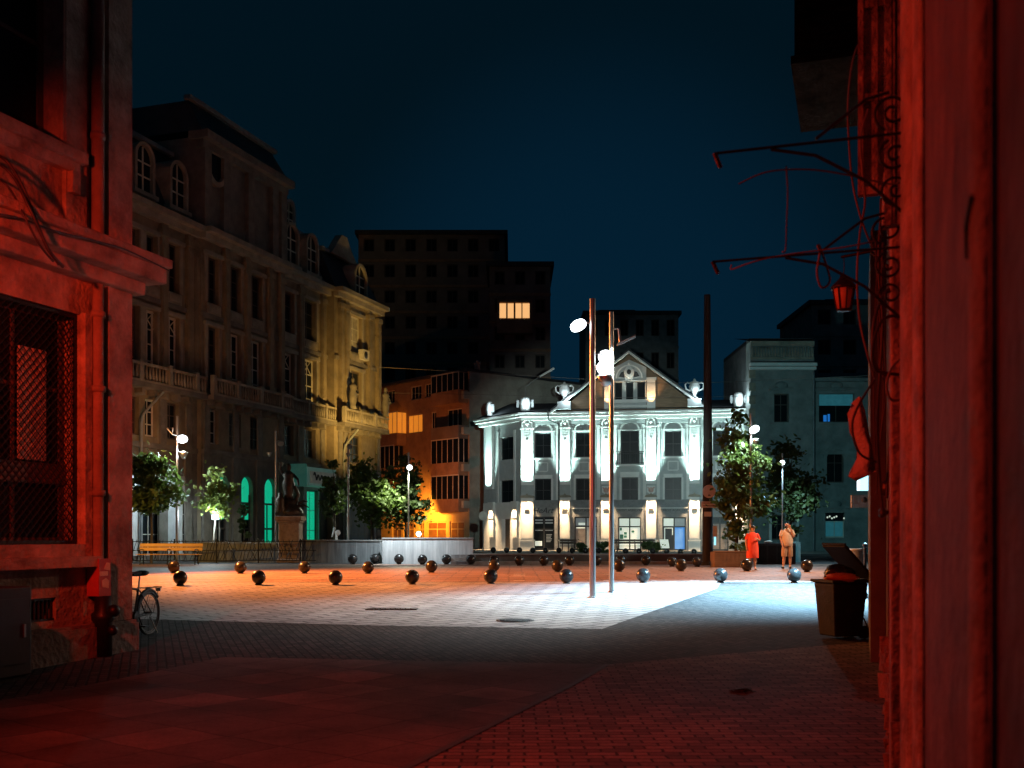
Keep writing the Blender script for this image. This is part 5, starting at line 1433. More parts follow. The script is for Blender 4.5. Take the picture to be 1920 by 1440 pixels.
MB().box(-0.03, L + 0.03, -0.05, 0.55, 0.402, 0.455).build("coping", M_concrete, t)
MB().box(0, L, -0.45, -0.003, 0, 0.13).build("step", M_concrete, t)
a = P(846, 1056, 46.4)
t = thing("stone_steps", (a.x, 45.9, 0.35), "short flight of dark stone steps between the pale wall and the long dark wall", "steps")
for k in range(3): MB().box(0, 1.05, k * 0.25, 0.9, k * 0.14 + (0.001 if k else 0), k * 0.14 + 0.14).build("tread", M_concrete if k % 2 else M_streak, t)

# ================================================================== ZIGZAG RAILING
a = P(250, 1052, 48.4); b = P(592, 1056, 48.2)
t = thing("zigzag_railing", (a.x, 48.3, 0.35), "black iron railing with two rows of slanting bars along the left of the square", "railing")
L = b.x - a.x
m = MB()
for z in (0.12, 0.58, 0.98): m.box(0, L, -0.02, 0.02, z - 0.015, z + 0.015)
for k in range(int(L / 1.9) + 1): m.box(k * 1.9 - 0.025, k * 1.9 + 0.025, -0.03, 0.03, 0, 1.1)
m.build("rail", M_iron, t)
m = MB(); x = 0.05; random.seed(3)
while x < L - 0.3:
    for z0, z1 in ((0.12, 0.56), (0.58, 1.06)):
        dx = random.choice((-1, 1, 1)) * random.uniform(0.08, 0.24)
        m.tube([(x, random.uniform(-.03, .03), z0), (x + dx, 0, z1)], 0.014, 4)
    x += 0.15
m.build("slanting_bars", M_iron, t)

# ================================================================== BENCHES
def long_bench(name, loc, L, label, slat, frame, rz=0.0, group=None, back=True):
    t = thing(name, loc, label, "bench", group, rz)
    for k in range(3): MB().box(0, L, 0.02 + k * 0.15, 0.14 + k * 0.15, 0.43, 0.46).build("seat_slat", slat[0], t)
    for k in range(2): 
        z = 0.60 + k * 0.17; MB().obox((L / 2, 0.52 + k * 0.05, z + 0.07), (1, 0, 0), (0, 1, -0.25), (0, 0.25, 1), L / 2, 0.015, 0.07).build("back_slat", slat[1], t)
    n = 3
    for k in range(n):
        x = 0.18 + (L - 0.36) * k / (n - 1); m = MB()
        m.tube([(x, 0.04, 0), (x, 0.08, 0.2), (x, 0.06, 0.42)], 0.025, 6); m.tube([(x, 0.52, 0), (x, 0.44, 0.22), (x, 0.48, 0.45), (x, 0.60, 0.92)], 0.025, 6)
        m.tube([(x, 0.05, 0.42), (x, 0.48, 0.42)], 0.02, 6); m.tube([(x, 0.06, 0.43), (x, 0.00, 0.55), (x, 0.06, 0.66), (x, 0.25, 0.66), (x, 0.5, 0.64)], 0.018, 6)
        m.build("leg", frame, t)
    return t
p = P(260, 1052, 46.0)
long_bench("park_bench", (p.x, 45.6, 0.35), 118 * 46.0 / F, "long bench with orange varnished slats and black iron legs before the zigzag railing", (M_wood_o, M_wood_o), M_iron)
for px0, px1, lab in ((1050, 1082, "dark bench before the white house, left of the lamp poles"), (1153, 1230, "dark bench before the white house, under its lit white shop window")):
    p = P(px0, 1036, 75.5)
    long_bench("dark_bench", (p.x, 75.5, 0.36), (px1 - px0) * 75.5 / F, lab, (M_frame_d, M_frame_d), M_iron, group="dark benches before the white house")

# ================================================================== FOLIAGE
def leaf_cluster_tree(name, base, height, crown, label, cat, material, n_leaf, leaf, trunk_r=0.07, lean=(0, 0), group=None, crown_base=None, seed=1, clumps=26, bare=False):
    """crown = (rx, ry, rz, zc): half sizes and centre height above the base"""
    rnd = random.Random(seed)
    t = thing(name, base, label, cat, group)
    rx, ry, rz, zc = crown
    top = Vector((lean[0], lean[1], zc + rz * 0.55))
    m = MB(); cb = crown_base if crown_base is not None else zc - rz
    trunk = [Vector((0, 0, 0)), Vector((lean[0] * .25 + .02, lean[1] * .25, zc * .45)), Vector((lean[0] * .6 - .02, lean[1] * .6, zc)), top]
    m.tube(trunk, trunk_r, 8, trunk_r * 0.35)
    cl = []
    for k in range(clumps):
        while True:
            v = Vector((rnd.uniform(-1, 1), rnd.uniform(-1, 1), rnd.uniform(-1, 1)))
            if 0.15 < v.length < 1: break
        v = v * (0.40 + 0.72 * v.length)
        # narrower towards the top
        taper = 1.0 - 0.42 * max(0.0, v.z)
        c = Vector((lean[0] * .7 + v.x * rx * taper, lean[1] * .7 + v.y * ry * taper, zc + v.z * rz))
        cl.append((c, rnd.uniform(0.14, 0.52) * min(rx, rz)))
        zf = min(max((c.z - 0.35 * rz) / (zc + rz * 0.55), 0.3), 0.98)
        root = Vector((lean[0] * zf * .9, lean[1] * zf * .9, (zc + rz * .55) * zf * 0.9))
        mid = (root + c) * 0.5 + Vector((0, 0, 0.12 * rz))
        m.tube([root, mid, c], trunk_r * 0.38, 5, trunk_r * 0.10)
    m.build("trunk", M_bark, t)
    vs, fs = [], []
    for i in range(n_leaf):
        c, r = cl[rnd.randrange(len(cl))]
        v = Vector((rnd.gauss(0, 1), rnd.gauss(0, 1), rnd.gauss(0, 0.75))) * r * 0.70
        q = c + v
        nrm = Vector((rnd.gauss(0, .6), rnd.gauss(0, .6) - 0.25, rnd.uniform(0.15, 1))).normalized()
        a = nrm.orthogonal().normalized(); a.rotate(Matrix.Rotation(rnd.uniform(0, 6.28), 3, nrm)); b = nrm.cross(a)
        s = leaf * rnd.uniform(0.6, 1.25)
        o = len(vs)
        # five sided pointed leaf, slightly folded
        vs += [tuple(q - a * s), tuple(q - a * .25 * s + b * .62 * s - nrm * .10 * s), tuple(q + a * .55 * s + b * .42 * s - nrm * .08 * s), tuple(q + a * 1.05 * s - nrm * .15 * s), tuple(q + a * .55 * s - b * .42 * s - nrm * .08 * s), tuple(q - a * .25 * s - b * .62 * s - nrm * .10 * s)]
        fs += [(o, o + 1, o + 2, o + 3), (o, o + 3, o + 4, o + 5)]
    m = MB(); m.add(vs, fs); m.build("crown", material, t, recalc=False)
    return t
gt = "young street trees round the square"
def tree_px(pxc, py0, py1, w, Y, label, material, n, leaf, seed, lean=(0, 0), trunk_px=None, clumps=26, name="street_tree", cat="tree", tr=0.07, group=gt):
    tx_ = trunk_px or pxc
    b = P(tx_, 1000, Y); b.z = gz(Y)
    zc = CAMZ + (1000 - (py0 + py1) / 2) * Y / F - b.z
    rz_ = (py1 - py0) / 2 * Y / F; rx_ = w / 2 * Y / F
    return leaf_cluster_tree(name, b, 0, (rx_, rx_ * 0.9, rz_, zc), label, cat, material, n, leaf, tr, ((pxc - tx_) * Y / F, 0), group, seed=seed, clumps=clumps)
tree_px(284, 858, 972, 84, 47.4, "round crowned leafy tree beside the left lamp, in front of the white shops", M_leaf, 3600, 0.125, 11, clumps=30)
tree_px(411, 868, 984, 70, 50.5, "thin sparse yellow green sapling before the green arched windows", M_leaf_y, 1000, 0.125, 12, clumps=18, tr=0.045)
tree_px(627, 872, 964, 46, 55.0, "small dark tree to the right of the box sign, beside the statue", M_leaf_d, 1700, 0.12, 13, clumps=18)
tree_px(696, 876, 976, 96, 59.0, "pale lit broad tree in front of the right end of the old palace", M_leaf, 3600, 0.13, 14, clumps=30)
tree_px(760, 862, 980, 76, 60.0, "darker tree under the bright star like lamp, against the orange lit ground floor", M_leaf_d, 3300, 0.13, 15, clumps=28)
tree_px(1397, 778, 1004, 82, 44.0, "tall leafy tree in the ribbed planter, right of the thick pole", M_leaf, 5200, 0.105, 16, trunk_px=1378, clumps=44, tr=0.075)
tree_px(1482, 832, 990, 88, 50.0, "dark tree with a bluish lamp among its leaves, behind the man in shorts", M_leaf_d, 3600, 0.115, 17, clumps=32)
def shrub(px, py0, py1, w, Y, label, seed, n=350, material=None, leaf=0.10):
    b = P(px, 1000, Y); zb = CAMZ + (1000 - py1) * Y / F; b.z = zb
    h = (py1 - py0) * Y / F; r = w / 2 * Y / F
    t = leaf_cluster_tree("shrub", b, 0, (r, r, h * .5, h * .55), label, "shrub", material or M_leaf_d, n, leaf, 0.03, group=None, seed=seed, clumps=12)
    return t
shrub(458, 952, 1012, 22, 52.0, "slim dark climbing shrub before the green arched windows", 31, 400)
for k, (px, w) in enumerate(((1094, 24), (1126, 34), (1216, 30), (1233, 26))):
    t = shrub(px, 1016, 1037, w, 74.2, ["round dark shrub right of the left bench, before the white house", "wide dark shrub between the two lamp poles, before the white house", "dark shrub at the right end of the long dark bench before the white house", "low dark shrub beside the pale tilted board before the white house"][k], 40 + k, 380, leaf=0.12)
p = P(1246, 1040, 73.8)
t = thing("tilted_board", p, "pale tilted information board before the blue poster of the white house", "board", rz=R(8))
m = MB(); m.obox((0, 0, 0.75), (1, 0, 0), (0, 0.5, 0.86), (0, -.86, .5), 0.30, 0.34, 0.02); m.build("panel", M_win_white, t); m = MB(); m.cyl((0, 0.05, 0), (0, 0.05, 0.7), 0.04, n=8); m.build("post", M_iron, t)

# ================================================================== STATUE ON ITS PEDESTAL
p = G(545, 1055); p.z = 0.35
t = thing("statue", p, "dark bronze figure group on a square reddish stone pedestal left of the centre", "statue")
pw = 0.5 * 40 * p.y / F
zt = P(545, 968, p.y).z - 0.35
m = MB(); m.box(-pw * .95, pw * .95, -pw * .95, pw * .95, 0.18, zt - 0.22); m.box(-pw * 1.1, pw * 1.1, -pw * 1.1, pw * 1.1, 0, 0.18)
m.build("pedestal", M_pedestal, t, bevel=0.03)
m = MB(); m.box(-pw * 1.22, pw * 1.22, -pw * 1.22, pw * 1.22, zt - 0.20, zt); m.box(-pw * 1.08, pw * 1.08, -pw * 1.08, pw * 1.08, zt - 0.30, zt - 0.20); m.build("pedestal_cap", M_pedestal, t, bevel=0.02)
def skin_obj(name, joints, edges, material, parent, loc=(0, 0, 0), sub=2, root=0):
    me = bpy.data.meshes.new(name)
    me.from_pydata([j[0] for j in joints], edges, [])
    me.materials.append(material)
    o = bpy.data.objects.new(name, me); COL.objects.link(o)
    o.parent = parent; o.location = loc
    sk = o.modifiers.new("skin", 'SKIN'); sk.use_smooth_shade = True
    if not me.skin_vertices: me.attributes  # layer is made by the modifier
    lay = me.skin_vertices[0].data if me.skin_vertices else None
    if lay:
        for i, j in enumerate(joints):
            r = j[1]; lay[i].radius = (r, r) if not isinstance(r, tuple) else r
            lay[i].use_root = (i == root)
    ss = o.modifiers.new("sub", 'SUBSURF'); ss.levels = sub; ss.render_levels = sub
    return o
# figures as shaped lathes and limbs
m = MB()
m.lathe([(0.62, 0), (0.58, 0.25), (0.42, 0.45), (0.30, 0.60), (0.34, 0.80)], n=14, sy=.8)
m.lathe([(0.26, 0.75), (0.20, 1.0), (0.26, 1.25), (0.30, 1.50), (0.22, 1.72), (0.29, 1.92), (0.16, 2.04), (0.08, 2.10), (0.11, 2.16), (0.13, 2.28), (0.09, 2.40), (0.02, 2.44)], (-0.10, 0, 0), 12, sy=.75)
m.tube([(0.12, 0, 1.92), (0.34, -0.1, 1.70), (0.42, -0.25, 1.42)], 0.075, 7, 0.05)
m.tube([(-0.34, 0, 1.92), (-0.50, 0, 2.2), (-0.42, -.05, 2.5)], 0.075, 7, 0.045)
m.lathe([(0.24, 0), (0.30, 0.30), (0.20, 0.55), (0.26, 0.75), (0.12, 0.90), (0.12, 1.02), (0.04, 1.12)], (-0.42, -0.2, 0.0), 10)
m.tube([(0.35, -.1, 0.55), (0.62, -.1, 0.70), (0.80, -.1, 0.66)], 0.08, 7, 0.02); m.tube([(0.35, -.1, 0.45), (0.66, -.1, 0.50), (0.86, -.1, 0.40)], 0.08, 7, 0.02)
m.tube([(0.2, 0, 0.6), (0.35, -.05, 1.0), (0.2, 0, 1.4)], 0.12, 8, 0.07)
m.build("bronze_figure", M_bronze, t, loc=(0, 0, zt))

# ================================================================== LAMPS
def reflector(m, c, nrm, r, ry=None): m.disc(c, nrm, r, ry, 0.05, 28, 0.05)
POLE_PX = ((1111, 1121, 560, 10.5), (1146.5, 1111, 585, 8.5))
def tall_pole(px, pb, pt, wpx, label):
    b = G(px, pb); b.z = gz(b.y); h = P(px, pt, b.y).z - b.z
    t = thing("lamp_pole", b, label, "street lamp", "steel lamp poles in the middle of the square")
    r = wpx / 2 * b.y / F
    m = MB(); m.cyl((0, 0, 0.0), (0, 0, h * 0.27), r * 1.10, n=18); m.cyl((0, 0, h * 0.27), (0, 0, h), r, n=18); m.lathe([(r * 1.9, 0), (r * 1.9, 0.02), (r * 1.1, 0.04)], n=18)
    m.build("pole", M_steel, t)
    MB().box(-r * 0.5, r * 0.5, -r * 1.13, -r * 1.02, h * .17, h * .23).build("service_door", M_steel, t)
    return t, b, h
t1, b1, h1 = tall_pole(*POLE_PX[0], "taller and nearer steel lamp pole with a lit tilted disc at its left")
t2_, b2, h2 = tall_pole(*POLE_PX[1], "shorter farther steel lamp pole, right of the taller one, with an unlit tilted mirror")
def lamp_head(t, b, px, py, nrm, r, ry, lit=True, arm=None, Y=None):
    c = P(px, py, Y or b.y) - Vector(b); m = MB(); 
    m.disc((0, 0, 0), nrm, r, ry, 0.06, 28, 0.05)
    o = m.build("lamp_disc", M_lampdisc if lit else M_frame_w, t, loc=c)
    a = MB(); a.tube([(0, 0, c.z + 0.05), (c.x * 0.5, c.y * .5, c.z + 0.10), (c.x, c.y, c.z + 0.02)], 0.022, 6)
    a.build("arm", M_steel, t)
    return Vector(b) + c
n1 = Vector((-0.25, -0.55, -0.80)).normalized()
def px_m(v, Y): return v * Y / F
cA = lamp_head(t1, b1, 1085, 612, Vector((0.35, -0.42, -0.84)), px_m(15.5, b1.y), px_m(15.5, b1.y), True, Y=b1.y)
cB = lamp_head(t1, b1, 1136, 671, Vector((-0.25, -0.72, -0.64)), px_m(14.5, b1.y), px_m(14.5, b1.y), True, Y=b1.y + .1)
cC = lamp_head(t2_, b2, 1133, 690, Vector((-0.30, -0.72, -0.62)), px_m(15.5, b2.y), px_m(13.5, b2.y), True, Y=b2.y - .3)
# projector cup under the discs and the V shaped mirror arm
def cup(t, b, px, py, Y, r, hgt):
    c = P(px, py, Y) - Vector(b)
    m = MB(); m.lathe([(r * .35, -hgt), (r * .6, -hgt * .9), (r, 0), (r * .92, 0.01), (r * .5, -hgt * .7)], n=18); o = m.build("projector_cup", M_steel, t, loc=c); o.rotation_euler = (R(12), R(-14), 0)
cup(t1, b1, 1134, 702, b1.y - .12, px_m(16, b1.y), px_m(22, b1.y))
c = P(1174, 638, b2.y) - Vector(b2)
m = MB(); m.obox((0, 0, 0), (0.9, 0.0, 0.42), (0, 1, 0), (-.42, 0, .9), px_m(18, b2.y), px_m(14, b2.y), 0.012); m.build("mirror", M_steel, t2_, loc=c)
m = MB(); m.tube([(0, 0, P(1150, 617, b2.y).z - b2.z), tuple(P(1160, 616, b2.y) - b2), tuple(P(1163, 645, b2.y) - b2)], 0.03, 6); m.tube([tuple(P(1163, 645, b2.y) - b2), tuple(P(1191, 632, b2.y) - b2)], 0.02, 6); m.build("mirror_arm", M_steel, t2_)

def small_lamp(px, pb, pt, Y, w, label, heads, lit_power=None, col=COOL, group="smaller street lamps round the square"):
    b = P(px, 1000, Y); b.z = gz(Y); h = P(px, pt, Y).z - b.z
    t = thing("street_lamp", b, label, "street lamp", group)
    m = MB(); r = w / 2 * Y / F; m.cyl((0, 0, 0), (0, 0, h * .4), r * 1.25, n=12); m.cyl((0, 0, h * .4), (0, 0, h), r, n=12); m.build("pole", M_steel, t)
    for (hx, hy, rr, nrm, kind) in heads:
        c = P(hx, hy, Y - 0.3) - Vector(b)
        if kind == 'lit' or kind == 'off':
            m = MB(); m.disc((0, 0, 0), nrm, rr * Y / F, None, 0.06, 22, 0.05); m.build("lamp_disc", M_lampdisc if kind == 'lit' else M_zinc, t, loc=c)
            a = MB(); a.tube([(0, 0, c.z + .1), (c.x * .6, c.y * .6, c.z + 0.16), (c.x, c.y + 0.03, c.z + 0.07)], 0.03, 5); a.build("arm", M_steel, t)
        elif kind == 'cup':
            m = MB(); m.lathe([(rr * .3 * Y / F, -rr * 1.4 * Y / F), (rr * Y / F, 0), (rr * .9 * Y / F, .02)], n=14); m.build("projector_cup", M_steel, t, loc=c)
        elif kind == 'v':
            m = MB(); q = rr * Y / F; m.tube([(0, 0, 0), (q * .9, 0, -q * 1.0), (q * 1.0, 0, q * .1)], 0.04, 5); m.tube([(q * .9, 0, -q * 1.0), (q * 1.5, 0.2, -q * 1.2)], .03, 5); m.build("mirror_arm", M_steel, t, loc=c)
        if kind == 'lit' and lit_power:
            light("lamp_glow", 'SPOT', Vector(b) + c + Vector(nrm).normalized() * 0.15 - Vector((0, 0, .1)), lit_power, col, Vector(b) + Vector((c.x, c.y - 0.8, 0)), 165, 0.5, 0.15)
    return t, b
dn = Vector((0.25, -0.6, -0.75))
small_lamp(332, 1010, 780, 49.3, 4.5, "left street lamp with one lit disc, beside the round crowned tree", [(342, 824, 9.5, dn, 'lit'), (344, 848, 9, dn, 'cup'), (313, 803, 11, dn, 'v')], 1100)
small_lamp(517, 1010, 808, 54.0, 4.0, "unlit street lamp pole beside the statue", [(526, 832, 6, dn, 'off'), (505, 849, 5, dn, 'cup'), (528, 868, 5, dn, 'cup')])
small_lamp(653, 1010, 832, 53.0, 4.0, "unlit slim street lamp between the small dark tree and the broad pale tree", [(656, 838, 5, dn, 'off'), (653, 850, 5, dn, 'cup')])
small_lamp(766, 1010, 848, 58.0, 3.0, "slim street lamp with a star bright head before the apartment house", [(768, 877, 5.0, Vector((0, -0.8, -0.6)), 'lit')], 1500, (0.93, 1.0, 0.74))
small_lamp(1408, 1032, 775, 43.4, 5.0, "right street lamp with a lit disc, standing beside the planter tree", [(1415, 806, 9.5, dn, 'lit'), (1416, 824, 7, dn, 'cup')], 1500)
small_lamp(1467, 1032, 850, 48.0, 3.0, "slim street lamp with a blue white head among the leaves of the dark tree", [(1467, 868, 4.5, Vector((0, -0.8, -0.6)), 'lit')], 700, (0.45, 0.80, 1.0))
p = P(397, 1018, 50.2)
t = thing("leaning_floodlight", (p.x, 50.2, 0.35), "small cool floodlight on a thin leaning pole under the sapling", "floodlight")
top = P(404, 970, 50.2) - Vector((p.x, 50.2, .35))
m = MB(); m.cyl((0, 0, 0), tuple(top), 0.04, n=8); m.build("pole", M_frame_w, t)
MB().box(-0.14, 0.14, -0.1, 0.1, -0.10, 0.12).build("lamp_head", emis("cold floodlight", (0.55, 0.9, 1.0), 5.0), t, loc=top)
light("cool_glow", 'POINT', Vector((p.x, 50.2, .35)) + top + Vector((0, -0.4, 0.1)), 160, COOL, radius=0.1)
p = P(785, 1001, 48.5)
t = thing("wall_floodlight", p, "small dazzling floodlight behind the pale low wall before the orange ground floor", "floodlight")
MB().sphere((0, 0, 0), 0.11, 12, 8).build("bulb", emis("dazzling bulb", (1.0, 0.95, 0.85), 14.0), t); m = MB(); m.cyl((0, 0.05, -1.35 + 0.0), (0, 0.05, 0), 0.03, n=8); m.lathe([(0.10, 0), (0.16, .1), (0.16, .14)], (0, .14, -0.05), 10); m.build("stand", M_iron, t)
light("cool_glow", 'SPOT', p + Vector((-0.5, -3.0, 2.2)), 1500, (0.78, 0.93, 1.0), p + Vector((-0.4, -1.2, -0.8)), 110, 1.0, 0.1)  # added spot before the wall, not at the bulb, brightening its face
p = P(631, 1001, 50.0)
t = thing("garden_ornament", p, "small white round ornament on top of the dark streaked wall", "ornament")
m = MB(); m.sphere((0.05, 0, 0.05), 0.14, 12, 8, sy=.5); m.sphere((-0.10, 0, 0.24), 0.07, 10, 6); m.tube([(-0.1, 0, .2), (-.18, 0, 0), (-.22, 0, -.15)], 0.05, 6, .02); m.lathe([(0.05, -0.6), (0.05, 0)], n=8); m.build("ornament", M_white, t)

# ================================================================== THICK POLE WITH SIGNS
M_tarred = mat('tarred dark concrete', (0.014, 0.013, 0.013), (0.045, 0.043, 0.041), 3, 0.85, 0.4, stretch=(3, 3, .4))
b = G(1327, 1060); b.z = 0.35; h = P(1327, 553, b.y).z - b.z
t = thing("thick_pole", b, "tall thick dark pole with a round sign on it, right of the white house gable", "pole")
m = MB(); m.tube([(0, 0, 0), (0, 0, h * .5), (-0.02, 0, h)], 0.235, 14, 0.135); m.lathe([(0.36, 0), (0.34, .1), (0.25, .16)], n=14); m.build("shaft", M_tarred, t)
z1 = P(1328, 922, b.y).z - b.z; r = 12.3 * b.y / F
m = MB(); m.disc((0, -0.30, z1), (0, -1, 0), r, None, 0.02, 28); s = m.build("round_sign", mat("pinkish back of a sign", (0.50, 0.42, 0.40), (0.62, 0.53, 0.50), 9, 0.6), t)
m = MB(); m.box(-0.05, 0.07, -0.307, -0.301, z1 - r * .66, z1 - r * .56); m.box(-0.02, 0.02, -0.307, -0.301, z1 - r * .55, z1 - r * .42); m.build("sign_mark", M_iron, s)
m = MB(); m.box(-0.33, 0.33, -0.31, -0.28, z1 - 0.68, z1 - 0.42); s = m.build("plate_sign", M_frame_w, t)
m = MB()
for k in range(9): m.box(-0.27 + k * .06, -0.235 + k * .06, -0.316, -0.311, z1 - 0.51, z1 - 0.465)
m.box(-0.27, 0.15, -0.316, -0.311, z1 - 0.62, z1 - 0.585); m.prism([(0.15, z1 - .645), (0.29, z1 - .60), (0.15, z1 - .56)], -0.316, -0.311); m.build("sign_mark", mat("dark red paint", (0.2, 0.03, 0.03), None, rough=.6), s)
m = MB(); m.box(-0.2, 0.1, -0.30, -0.28, z1 - 1.05, z1 - 0.85); m.box(0.16, 0.34, -0.30, -0.28, z1 - 1.9, z1 - 1.45); m.build("small_sign", M_frame_w, t)
m = MB(); m.box(0.24, 0.31, -0.2, -0.12, z1 - 2.25, z1 - 1.75); m.build("light_strip", emis("cyan light strip", (0.2, 0.75, 1.0), 1.4), t)
# sign post left of the white house
p = P(906, 1036, 80.0); p.z = .36
t = thing("sign_post", p, "round sign on a thin post at the left end of the white house", "traffic sign")
m = MB(); m.cyl((0, 0, 0), (0, 0, 2.5), 0.045, n=8); m.build("post", M_zinc, t); m = MB(); m.disc((0, -0.06, 2.65), (0, -1, 0), 0.34, None, 0.02, 22); m.build("sign_face", M_frame_w, t)

# ================================================================== PLANTER, CABINET, BIN, POST
pa = G(1340, 1064); pb_ = P(1404, 1064, pa.y)
t = thing("ribbed_planter", (pa.x, pa.y, 0.35), "wide ribbed brown planter box under the leafy tree", "planter")
L = pb_.x - pa.x; hz = P(1340, 1034, pa.y).z - .35
m = MB(); m.box(0, L, 0.04, 0.95, 0, hz - 0.03)
for k in range(26): m.box((k + .15) * L / 26, (k + .75) * L / 26, 0.0, 0.038, 0.03, hz - 0.05)
m.build("box", M_wood_b, t); m = MB(); m.box(-0.03, L + .03, -0.02, 0.06, hz - 0.028, hz + .03); m.build("rim", M_wood_b, t)
MB().box(0.05, L - .05, 0.07, 0.9, hz - 0.028, hz).build("soil", M_bark, t)
p = P(1385, 1031, pa.y + .4)
shrub(1388, 1018, 1033, 38, pa.y + .45, "low dark plants filling the ribbed planter", 55, 300, leaf=0.09)
p = G(1432, 1060); 
t = thing("dark_cabinet", (p.x, p.y + 1.2, .35), "row of dark street cabinets behind the two people", "cabinet")
L = 82 * (p.y + 1.2) / F
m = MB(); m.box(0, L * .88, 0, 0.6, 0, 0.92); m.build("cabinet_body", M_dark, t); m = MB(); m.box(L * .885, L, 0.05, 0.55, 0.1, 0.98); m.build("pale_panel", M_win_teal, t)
m = MB()
for k in range(4): m.box(0.05 + k * .42, 0.40 + k * .42, -0.012, -0.003, 0.1, 0.8)
m.build("door", M_iron, t)
m = MB(); m.sphere((0.55, 0.3, 0.98), 0.12, 10, 6, sx=1.6, sz=.5); m.sphere((1.45, 0.3, 0.99), 0.13, 10, 6, sx=1.3, sz=.6); m.build("bag", M_frame_w, t)
p0 = G(1490, 1050); ground_sheet("pavement_kerb", [(p0.x, p0.y), (p0.x + 7, p0.y), (p0.x + 7, p0.y + .5), (p0.x, p0.y + .5)], 0.10, M_kerb)
p = G(1604, 1066)
t = thing("litter_bin", (p.x, p.y, .35), "grey cylinder litter bin standing beyond the wheelie bin", "litter bin")
m = MB(); m.lathe([(0.26, 0), (0.27, 0.05), (0.27, 0.70), (0.25, 0.72)], n=20); m.build("drum", M_zinc, t); m = MB(); m.lathe([(0.285, 0.70), (0.285, 0.76), (0.24, 0.765), (0.24, .70)], n=20); m.build("rim", M_frame_w, t)
p = G(1622, 1122)
t = thing("bollard_post", (p.x, p.y, p.z), "thin black iron post with a ball top beside the wheelie bin", "bollard")
hh = P(1622, 1018, p.y).z - p.z
m = MB(); m.cyl((0, 0, 0), (0, 0, hh - .1), 0.035, n=10); m.lathe([(0.07, 0), (0.06, 0.10), (0.04, 0.14)], n=12); m.build("post", M_iron, t); MB().sphere((0, 0, hh - .06), 0.06, 12, 8).build("ball_top", M_iron, t)

# wheelie bin
p = G(1577, 1196); bw = 30 * p.y / F
t = thing("wheelie_bin", (p.x, p.y, p.z), "dented dark wheelie bin stuffed with rubbish, its lid thrown open", "wheelie bin", rz=R(-72))
hb_ = P(1577, 1086, p.y).z - p.z
prof = [(0.22, 0.06), (0.235, 0.3), (0.275, hb_ - 0.06)]
def frus(m, x0, x1, y0, y1, z0, X0, X1, Y0, Y1, z1):
    vs = [(x0, y0, z0), (x1, y0, z0), (x1, y1, z0), (x0, y1, z0), (X0, Y0, z1), (X1, Y0, z1), (X1, Y1, z1), (X0, Y1, z1)]
    m.add(vs, [(0, 3, 2, 1), (4, 5, 6, 7), (0, 1, 5, 4), (1, 2, 6, 5), (2, 3, 7, 6), (3, 0, 4, 7)])
M_bin = mat("scuffed dark plastic", (0.008, 0.0075, 0.007), (0.026, 0.021, 0.018), 6, 0.6, 0.15, spec=0.2)
m = MB(); frus(m, -0.21, 0.21, -0.25, 0.22, 0.04, -0.265, 0.265, -0.31, 0.30, hb_ - .05); m.build("body", M_bin, t, bevel=0.02)
m = MB(); m.box(-0.30, 0.30, -0.35, 0.34, hb_ - .048, hb_); m.box(-0.12, 0.12, -0.29, -0.252, 0.55, 0.62); m.build("rim", M_bin, t, bevel=0.01)
for sx in (-1, 1): MB().cyl((sx * 0.17, 0.26, 0.10), (sx * 0.23, 0.26, 0.10), 0.10, n=16).build("wheel", M_iron, t)
m = MB(); m.tube([(-0.22, 0.34, hb_ - .02), (-0.22, 0.42, hb_ + .01), (0.22, 0.42, hb_ + .01), (0.22, 0.34, hb_ - .02)], 0.016, 6); m.build("handle", M_bin, t)
m = MB(); m.obox((0.0, 0.13, hb_ + 0.27), (1, 0, 0), (0, -0.72, 0.69), (0, 0.69, 0.72), 0.29, 0.36, 0.022); m.tube([(-.29, -.13, hb_ + .54), (.29, -.13, hb_ + .54)], .02, 6); m.build("lid", M_bin, t, bevel=0.02)
m = MB(); rnd = random.Random(4)
def crumple(r, sx, sy, sz, seed, n=18, k=12):
    rn = random.Random(seed); m = MB(); m.sphere((0, 0, 0), r, n, k, sx, sy, sz)
    m.v = [tuple(Vector(v) * (1 + rn.uniform(-.16, .16))) for v in m.v]
    return m
# bags are things of their own
bp_ = Vector((p.x, p.y, p.z + hb_))
o = crumple(0.20, 1.15, 1.0, 0.62, 3).build("rubbish_bag", mat("black bin liner", (0.012, 0.012, 0.013), (0.03, 0.03, 0.032), 8, 0.25, 0.3), None, loc=bp_ + Vector((-0.04, -0.02, 0.10)))
tag(o, "shiny black rubbish bag heaped under the open lid of the wheelie bin", "rubbish bag")
o = crumple(0.17, 1.5, 0.9, 0.42, 8).build("rubbish_bag", mat("orange red plastic bag", (0.65, 0.11, 0.035), (0.8, 0.18, 0.05), 8, 0.45, 0.3), None, loc=bp_ + Vector((-0.06, -0.22, 0.03)))
tag(o, "orange red plastic bag spilling over the front rim of the wheelie bin", "rubbish bag")
c = P(1618, 1180, p.y + .6)
m = MB(); m.tube([(-0.10, 0, 0.95), (0.02, 0, 0.5), (0.16, 0, 0.30)], 0.014, 6); m.tube([(0.05, 0.1, 0.9), (0.12, .1, .4), (0.30, 0.1, 0.02)], 0.012, 6)
o = m.build("broken_broom", M_iron, None, loc=(p.x + .34, p.y + .45, p.z)); tag(o, "thin dark sticks leaning against the right side of the wheelie bin", "sticks")

